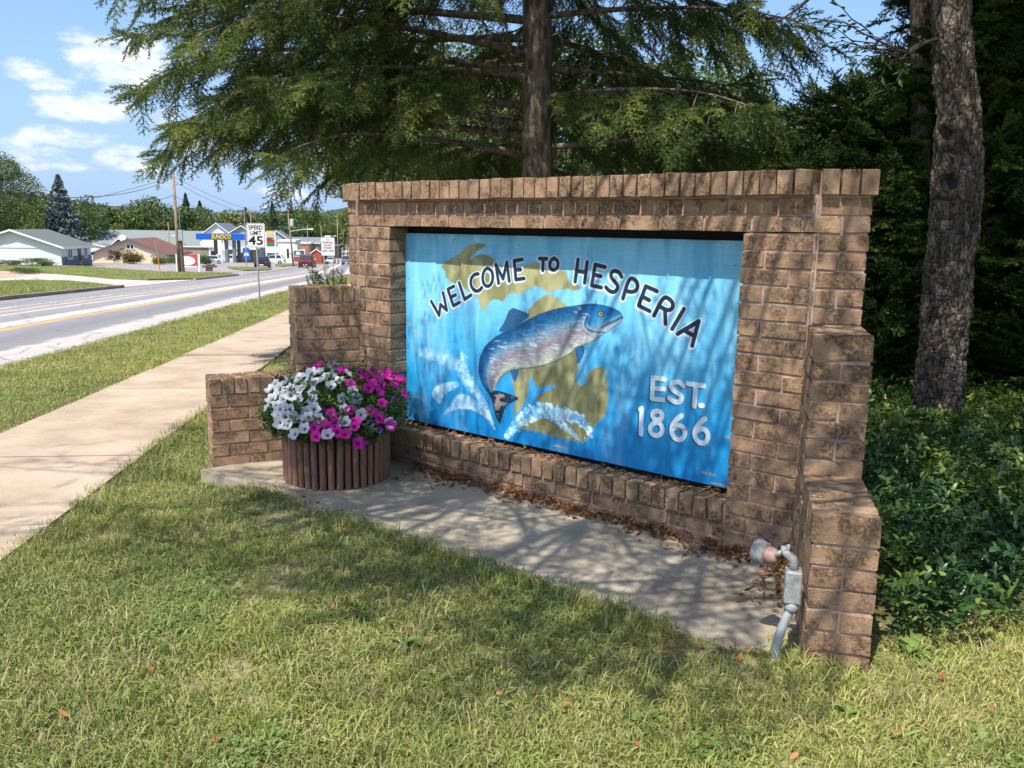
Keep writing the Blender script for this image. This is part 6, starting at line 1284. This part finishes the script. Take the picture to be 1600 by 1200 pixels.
upole(190, 23.4, 1.4, .0, 'slim utility pole in front of the far brick shop', 0, False, r=.12)
upole(200, 21.4, 2.1, .12, 'utility pole with long double lamp arm by the red shed', 2.7, False, r=.12)
upole(170, 15.4, 2.7, .0, 'bare pole standing right of the no-parking sign at the road bend', 0, False, cross=False, r=.11)
upole(200, 37.0, 4.7, .0, 'pole rising behind the speed limit sign', 0, False, r=.12)
upole(232, 18.9, -.2, .0, 'farthest short pole by the road bend', 0, False, r=.1); upole(232, 17.9, .5, .0, 'far pole right of the farthest short one', 0, False, r=.1)
upole(183, 50.5, 1.6, .0, 'pole with lamp behind the long green roof', .8, False, cross=False, r=.1)
# wires
def wire(a_, b_, sag, label, r=.012): 
    a_, b_ = np.array(a_, float), np.array(b_, float); b = MB(); n = 22; P = []
    for i in range(n+1): k = i/n; p = a_*(1-k)+b_*k; p[2] -= sag*4*k*(1-k); P.append(fl(p))
    b.tube(P, r, 5, False); b.build('cable', m_wire, label=label, cat='cable')
TP = ST(70, 20.05); TP[2] = 5.1
q1 = at(0, 232, 34); wire(TP, q1+(q1-TP)*.6, 1.6, 'overhead cable running left from the near pole over the white house', .016)
q1 = at(-60, 262, 60); wire(TP-np.array([0, 0, 1.4]), q1, 1.5, 'lower cable sagging across the blue spruce', .018); 
q1 = ST(88, 45); q1[2] = 1.0; wire(TP, q1, .35, 'cable dropping from the near pole behind the spruce', .016)
far1 = ST(125, 18.7); far1[2] = 3.2
for i, dz in enumerate((0, -.35, -1.5)): wire(TP+np.array([0, 0, dz]), far1+np.array([0, 0, dz]), 1.0+.2*i, ('top', 'middle', 'lowest')[i]+' cable along the street from the near pole to the transformer pole', .015)
far2 = ST(200, 21.5); far2[2] = 1.6
for i, dz in enumerate((0, -1.2)): wire(far1+np.array([0, 0, dz]), far2+np.array([0, 0, dz]), .9, ('upper', 'lower')[i]+' cable between the transformer pole and the double-armed pole', .014)
# hanging street lamp over the trees
lh = here('street_lamp', 110, 19.0, label='white street lamp head on a tall thin pole above the price sign', cat='street lamp'); gl = float(g(110)); b = MB(); b.tube([(0, 3.0, -.1), (0, 3.0, 3.6-gl), (0, .4, 3.9-gl)], [.07, .05, .04], 8); b.build('pole', m_steel, lh); b = MB(); b.lathe([(.06, .55), (.20, .42), (.16, .25), (.36, .05), (.38, 0), (.05, -.02)][::-1], (0, .2, 3.55-gl), 14); b.build('lamp_head', m_trim, lh)

# vehicles
def car(s, t, yaw, col, label, kind='sedan', lights='rear'):
    r = here('car', s, t, .01, label=label, cat='car' if kind != 'truck' else 'pickup truck'); r.rotation_euler[2] += yaw; m_p = plain('car_paint', col, .3, .1, .6, var=.05)
    L, W = 4.7, 1.82; hb, ht = (.95, 1.46) if kind == 'sedan' else (1.08, 1.74); z0 = .28
    def loft(secs, name, m_, par=r):            # secs: x, half-width, z bottom, z top
        vs = []; f = []
        for x, w, a_, b_ in secs: vs += [(x, -w, a_), (x, -w, (a_+b_)/2), (x, -w*.93, b_), (x, w*.93, b_), (x, w, (a_+b_)/2), (x, w, a_)]
        for i in range(len(secs)-1):
            for k in range(6): f.append((i*6+k, i*6+(k+1) % 6, i*6+6+(k+1) % 6, i*6+6+k))
        f += [tuple(range(6))[::-1], tuple(len(vs)-6+k for k in range(6))]; b = MB(); b.add(vs, f); bm = bmesh.new(); me = b.mesh(name, m_, True); bm.from_mesh(me); bmesh.ops.recalc_face_normals(bm, faces=bm.faces[:]); bm.to_mesh(me); bm.free(); me.polygons.foreach_set('use_smooth', [False]*len(me.polygons)); return link(name, me, par)
    x0 = -L/2; xr = (.62 if kind == 'sedan' else .25)
    loft([(x0, W*.44, z0+.1, hb*.86), (x0+.12, W*.49, z0, hb*.97), (x0+.9, W/2, z0-.05, hb), (L*.18, W/2, z0-.05, hb*.98), (L/2-.3, W*.48, z0, hb*.80), (L/2, W*.42, z0+.12, hb*.66)], 'body', m_p)
    loft([(x0+xr-.1, W*.44, hb-.06, hb), (x0+xr+.45, W*.405, hb-.06, ht-.03), (x0+2.0, W*.40, hb-.06, ht), (x0+2.75, W*.395, hb-.06, ht-.06), (L*.24, W*.43, hb-.06, hb)], 'cabin', m_p)
    b = MB(); xa, xb = x0+xr, x0+xr+.46; b.prism([(xa-.06, -W*.39, hb+.04), (xa-.06, W*.39, hb+.04), (xb-.10, W*.355, ht-.09), (xb-.10, -W*.355, ht-.09)], (-.03, 0, .02)); b.build('rear_window', m_glass, r)
    b = MB(); b.prism([(L*.225, -W*.385, hb+.04), (L*.225, W*.385, hb+.04), (x0+2.86, W*.355, ht-.12), (x0+2.86, -W*.355, ht-.12)][::-1], (.03, 0, .02)); b.build('windscreen', m_glass, r)
    for sd in (-1, 1): b = MB(); P = [(x0+xr+.32, sd*W*.435, hb+.03), (L*.19, sd*W*.435, hb+.03), (x0+2.65, sd*W*.41, ht-.1), (x0+xr+.6, sd*W*.41, ht-.1)]; b.prism(P if sd < 0 else P[::-1], (0, sd*.02, 0)); b.build('side_window', m_glass, r)
    m_t = plain('tyre', (.02, .02, .02), .9); m_l = plain('tail_light', (.35, .02, .02), .3) if True else None
    for x in (x0+.9, L/2-.95):
        for sd in (-1, 1): b = MB(); b.lathe([(.2, -.1), (.33, -.1), (.34, 0), (.33, .1), (.2, .1)], (x, sd*(W/2-.08), .34), 16, axis=(0, 1, 0)); w_ = b.build('wheel', m_t, r); b = MB(); b.lathe([(.02, 0), (.2, .01), (.2, .02)], (x, sd*(W/2+.02), .34), 12, axis=(0, sd, 0)); b.build('rim', m_steel, w_)
    for sd in (-1, 1): b = MB(); b.cbox(x0-.03, x0+.06, sd*W*.31-.2, sd*W*.31+.2, hb*.68, hb*.86, .02); b.build('tail_light', m_l, r); b = MB(); b.cbox(L/2-.08, L/2+.02, sd*W*.31-.18, sd*W*.31+.18, hb*.5, hb*.64, .02); b.build('headlight', m_trim, r)
    b = MB(); b.cbox(x0-.08, x0+.05, -W*.45, W*.45, .32, .52, .03); b.cbox(L/2-.05, L/2+.06, -W*.43, W*.43, .32, .5, .03); b.build('bumper', m_t if kind == 'suv' else m_p, r); b = MB(); b.box(x0-.1, x0-.081, -.26, .26, .40, .52); b.build('number_plate', m_trim, r); return r
car(114, 14.9, 0, (.13, .014, .022), 'maroon car seen from behind in the far lane of the road', 'suv')
car(160, 12.95, 0, (.10, .17, .24), 'blue-grey hatchback driving away at the left edge of the brick wall', 'suv')
car(188, 18.4, PI, (.5, .52, .53), 'silver car on the far bend, half behind the no-parking sign')
car(110, 20.0, .1, (.012, .016, .04), 'dark blue car parked under the speed limit sign by the price sign')
car(146, 36.8, PI/2+.3, (.03, .04, .055), 'dark parked car left of the station, nearest the banner board')
car(156, 36.6, PI/2+.2, (.55, .58, .6), 'silver parked car behind the dark one at the station')
car(172, 28.2, PI/2, (.60, .62, .64), 'white pickup-like car parked before the small white shop', 'suv')
car(166, 20.9, .5, (.62, .64, .66), 'white car with dark windows parked in front of the brick shop', 'suv')

# trees along the horizon
a = NT('far_leaves', .7, .2); r = a.isl(); o_ = a.rnd(); c_ = a.ramp(r, [(0, (.06, .10, .040)), (.55, (.115, .160, .062)), (1, (.22, .245, .10))]); tint = a.ramp(o_, [(0, (.72, .92, .85)), (.3, (1.0, 1.0, .9)), (.55, (.8, .9, .8)), (.8, (1.45, 1.15, .8)), (1, (1.0, 1.1, .8))]); c_ = a.mix(1., c_, tint, 'MULTIPLY'); a.color(c_).translucent(c_, .25); m_far = a.m  # greens paled and greyed: the haze of distance is put into the colour
a = NT('far_needles', .7, .2); c_ = a.ramp(a.isl(), [(0, (.025, .048, .02)), (1, (.075, .11, .04))]); a.color(c_); m_farn = a.m
a = NT('blue_needles', .7, .2); c_ = a.ramp(a.isl(), [(0, (.07, .10, .10)), (.5, (.14, .18, .175)), (1, (.26, .31, .29))]); a.color(c_); m_bluen = a.m
def crown_mesh(seed, n, form, fine=1.):
    r_ = np.random.default_rng(seed); P = []; nb_ = 26; k = 0
    if form == 'round':
        cs = []; 
        while len(cs) < nb_:
            p = r_.uniform(-1, 1, 3)
            if p @ p < 1 and p @ p > .15: cs.append(p*np.array([.40, .40, .36])+np.array([0, 0, .60]))
        cs = np.array(cs); rad = r_.uniform(.11, .19, nb_)
        for i in range(n):
            j = r_.integers(0, nb_); v = r_.normal(0, 1, 3); v /= np.linalg.norm(v); P.append(cs[j]+v*rad[j]*r_.uniform(.7, 1.08)*np.array([1, 1, .8]))
    else:
        for i in range(n):
            z = r_.random()**1.35; q_ = r_.uniform(0, 2*PI); lay_ = .85+.3*abs(math.sin(z*34+q_*.5)); R_ = .27*(1-z)**.9*lay_*(.85+.2*math.sin(q_*5+z*9))+.008; P.append(np.array([R_*math.cos(q_)*r_.uniform(.45, 1.05), R_*math.sin(q_)*r_.uniform(.45, 1.05), .05+z*.95]))
    P = np.array(P); n = len(P); s_ = fine*r_.uniform(.012, .026, n)*(1 if form == 'round' else .85); A1 = r_.normal(0, 1, (n, 3)); A1 /= np.linalg.norm(A1, axis=1)[:, None]; A2 = np.cross(A1, r_.normal(0, 1, (n, 3))); A2 /= np.linalg.norm(A2, axis=1)[:, None]
    A1 *= s_[:, None]; A2 *= s_[:, None]*.7; V = np.stack([P-A1, P+A2, P+A1, P-A2], 1).reshape(-1, 3); return V, np.arange(4*n).reshape(-1, 4)
RM = [np_mesh('crown', *crown_mesh(300+i, 4200, 'round'), m_far) for i in range(5)]; CM = [np_mesh('crown', *crown_mesh(320+i, 3600, 'cone'), m_farn) for i in range(2)]; RMF = [np_mesh('crown', *crown_mesh(340+i, 26000, 'round', .40), m_far) for i in range(3)]; BM_ = np_mesh('crown', *crown_mesh(330, 9000, 'cone'), m_bluen)
tb_ = MB(); tb_.tube([(0, 0, -.03), (.003, .002, .25), (0, 0, .55)], [.022, .017, .008], 7); TR = tb_.mesh('trunk', m_bark_d)
def tree(name, s, t, h, w, mesh_, label, cat='tree', group=None, bent=False):
    r = here(name, s, t+(bend(s) if bent else 0), -.2, label=label, cat=cat, group=group); r.rotation_euler[2] = rng.uniform(0, 6.3)
    c_ = link('crown', mesh_, r); c_.scale = (w/.8 if (mesh_ in RM or mesh_ in RMF) else w/.54, w/.8 if (mesh_ in RM or mesh_ in RMF) else w/.54, h); k = link('trunk', TR, r); k.scale = (h, h, h); return r
def T(s, t, top, w, i, conif=False, fine=False, label=None, group='trees of the dense line behind the street'):
    h = top-float(g(s))+.2
    return tree('conifer_tree' if conif else 'deciduous_tree', s, t, h, w, (RMF[i % 3] if fine else (CM if conif else RM)[i % (2 if conif else 5)]), label or ('dark pointed conifer in the dense tree line behind the street' if conif else 'green leafy tree in the dense tree line behind the street'), 'tree', group if label is None else None)
tree('blue_spruce', 130, 51.35, 8.1-float(g(130)), 7.6, BM_, 'tall blue-grey spruce behind the white house', 'spruce')
T(125, 58.3, 9.8, 11, 0, fine=True, label='big olive-green tree at the left edge behind the white house'); T(118, 60, 8.2, 12, 2, fine=True, label='large leafy tree cut by the left edge of the view'); T(132, 62.5, 5.6, 9, 3, fine=True, label='lower shaded tree between the big left tree and the spruce')
tops = [(170, 63.2, 6.9, 9), (178, 67, 6.2, 9), (190, 65.4, 5.2, 10), (186, 60.5, 5.4, 9), (190, 57.5, 6.1, 10), (196, 60.2, 6.2, 9), (200, 58.5, 7.0, 9), (200, 54.4, 5.9, 9), (205, 50.5, 6.0, 9), (215, 48.5, 5.0, 10), (230, 52, 6.5, 10), (232, 47, 6.0, 10), (240, 46.7, 5.7, 10), (244, 41.5, 5.2, 9), (246, 36, 5.8, 10), (250, 33.3, 6.8, 10), (256, 30.5, 6.4, 9), (275, 34, 6.2, 11), (290, 30.6, 5.2, 11), (265, 26.5, 5.9, 9), (262, 22.0, 5.8, 8), (260, 18.6, 6.6, 9), (270, 13.5, 7.4, 10), (262, 9, 7.0, 9), (300, 24, 6.5, 12), (310, 17, 8, 12), (320, 8, 9, 13), (300, 0, 9, 12), (285, -6, 9, 12), (255, 44, 4, 10), (225, 60, 6.0, 12), (215, 66, 6.5, 12), (205, 72, 6.5, 12), (180, 76, 7.0, 13), (165, 72, 6.5, 11), (150, 70, 6.6, 11)]
PLACES = ((0, 'above the white house'), (150, 'above the cream building'), (255, 'left of the station canopy'), (330, 'above the station canopy'), (400, 'between speed sign and transformer pole'), (462, 'above brick shop and red shed'), (520, 'at the road bend'))
line_n = {}
def back_off(s, t, top, w):                      # the row stands clear of the long building
    if 165 <= s < 228 and t > 45: k = (s+38+2.8)/(s+2.8); return s+38, (t-1.5)*k+1.5, (top-1.56)*k+1.56, w*k
    return s, t, top, w
def line_tree(s, t, top, w, i, conif=False):
    s, t, top, w = back_off(s, t, top, w); x = float(view(ST(s, t))[1]); pl = [p for a_, p in PLACES if x >= a_] or [PLACES[0][1]]; key = (pl[-1], conif, top > 3); line_n.setdefault(key, []).append((x, T(s, t, top, w, i, conif, label='tree')))
ORD = 'first second third fourth fifth sixth seventh eighth ninth tenth eleventh twelfth'.split()
for i, (s, t, top, w) in enumerate(tops): line_tree(s, t, top+rng.uniform(-.9, .7), w*1.0, i)
for i, (s, t, top, w) in enumerate([(188, 63, 2.2, 9), (192, 58, 1.8, 9), (198, 54.5, 1.6, 9), (212, 52.5, 1.5, 9), (225, 45, 1.4, 9), (238, 40, 1.8, 9), (240, 34, 1.6, 9), (250, 27.5, 1.6, 8), (175, 70, 2.0, 9)]): line_tree(s, t, top, w*1.1, i+2)
for i, (s, t, top, w) in enumerate([(70, -14, 9, 9), (95, -9, 8, 9), (125, -12, 8, 10), (160, -6, 7, 10), (200, -4, 7, 11), (235, -1, 7, 11)]): T(s, t, top, w, i, fine=True, label='leafy roadside tree out of sight behind the brick wall, %s along the street' % ORD[i])
for i, (s, t, top, w) in enumerate([(210, 53.4, 8.2, 5), (214, 51.2, 6.6, 5), (240, 38.3, 7.4, 4.6), (252, 34.8, 6.9, 4.0), (186, 62.8, 4.2, 4.5), (236, 44.6, 5.6, 5)]): line_tree(s, t, top, w*1.35, i, True)
for (pl, conif, tall), lst in line_n.items():
    lst.sort(key=lambda q_: q_[0])
    for k, (x, o) in enumerate(lst): o['label'] = '%s %s from left in the tree line %s' % (ORD[min(k, 11)], 'pointed conifer' if conif else ('leafy tree' if tall else 'low leafy tree'), pl); o['group'] = 'trees of the dense line behind the street'
# shrubs
def shrub(s, t, h, w, i, label, col=None):
    me = RM[i]
    if col is not None: me = RM[i].copy(); me.materials.clear(); me.materials.append(col)
    r = here('shrub', s, t, 0, label=label, cat='shrub'); c_ = link('crown', me, r); c_.scale = (w/.8, w/.8, h/.8); c_.location = (0, 0, -h*.2); k = link('trunk', TR, r); k.scale = (h*1.3, h*1.3, h*.6)
a = NT('russet_leaves', .8, .1); c_ = a.ramp(a.isl(), [(0, (.09, .075, .022)), (1, (.22, .15, .05))]); a.color(c_); m_rus = a.m
a = NT('purple_leaves', .8, .1); c_ = a.ramp(a.isl(), [(0, (.05, .03, .03)), (1, (.16, .09, .09))]); a.color(c_); m_pur = a.m
shrub(138, 44.2, 2.5, 4.0, 0, 'round russet-green shrub in front of the cream building', m_rus); shrub(144, 48.9, 2.1, 2.4, 1, 'purplish shrub left of the russet one', m_pur)
for i, (s, t, w) in enumerate([(134, 38.9, 3.2), (131, 36.0, 3.0), (129, 33.6, 2.8), (128, 31.3, 2.8)]): shrub(s, t, 1.5, w, i, 'clipped low green hedge shrub %s' % ('nearest the russet shrub', 'second from the russet shrub', 'third from the russet shrub, behind the utility pole', 'right of the banner board')[i])
shrub(62, 28.6, .45, 2.4, 2, 'low weeds on the lawn in front of the white house, left'); shrub(96, 41.2, 1.0, 3.4, 3, 'low green planting along the white house wall'); shrub(100, 46, .7, 3.2, 1, 'bushy planting against the left wall of the white house')
# far wooded hills
hm = NT('far_wood', .9, .1); f = hm.noise(.05, 6, .7); hm.color(hm.ramp(f, [(.3, (.035, .06, .04)), (.7, (.07, .10, .06))])); b = MB(); n = 60
prof = [(ST(760+40*math.sin(i*.5), -420+i*19), 13+5*math.sin(i*.55)+3*math.sin(i*1.3+1)) for i in range(n)]
V = []; 
for p, h in prof: V += [fl((p[0], p[1], -6)), fl((p[0]+E_[0]*60, p[1]+E_[1]*60, h*.7)), fl((p[0]+E_[0]*130, p[1]+E_[1]*130, h)), fl((p[0]+E_[0]*320, p[1]+E_[1]*320, -6))]
b.add(V, [(i*4+k, i*4+4+k, i*4+5+k, i*4+1+k) for i in range(n-1) for k in range(3)]); b.build('hills', hm.m, smooth=True, kind='structure')
# leafy trees behind the sign that close the view between the fir and the cedars
for i, (x, D, top, w, lab) in enumerate([(690, 26, 7.0, 7.0, 'sunlit yellow-green tree glimpsed through the fir above the left half of the wall'), (760, 22, 5.2, 6, 'leafy tree behind the fir trunk, left side'), (930, 24, 6.5, 7, 'leafy tree behind the fir trunk, right side'), (1090, 27, 6.6, 7.5, 'pale leafy tree behind the fir above the right half of the wall'), (615, 40, 6.2, 5, 'leafy tree just behind the upper left corner of the wall'), (1230, 30, 3.6, 6, 'small tree in the sky gap between fir and cedar'), (1440, 26, 4.0, 7, 'shaded tree far behind the cedars'), (1620, 22, 6, 8, 'dark tree closing the view at the right edge')]):
    P = at(x, 400, D); s, t = st_of(P[0], P[1]); h = top-float(g(s)); tree('deciduous_tree', s, t, h, w, RMF[i % 3], lab)
print('objects', len(sc.objects))
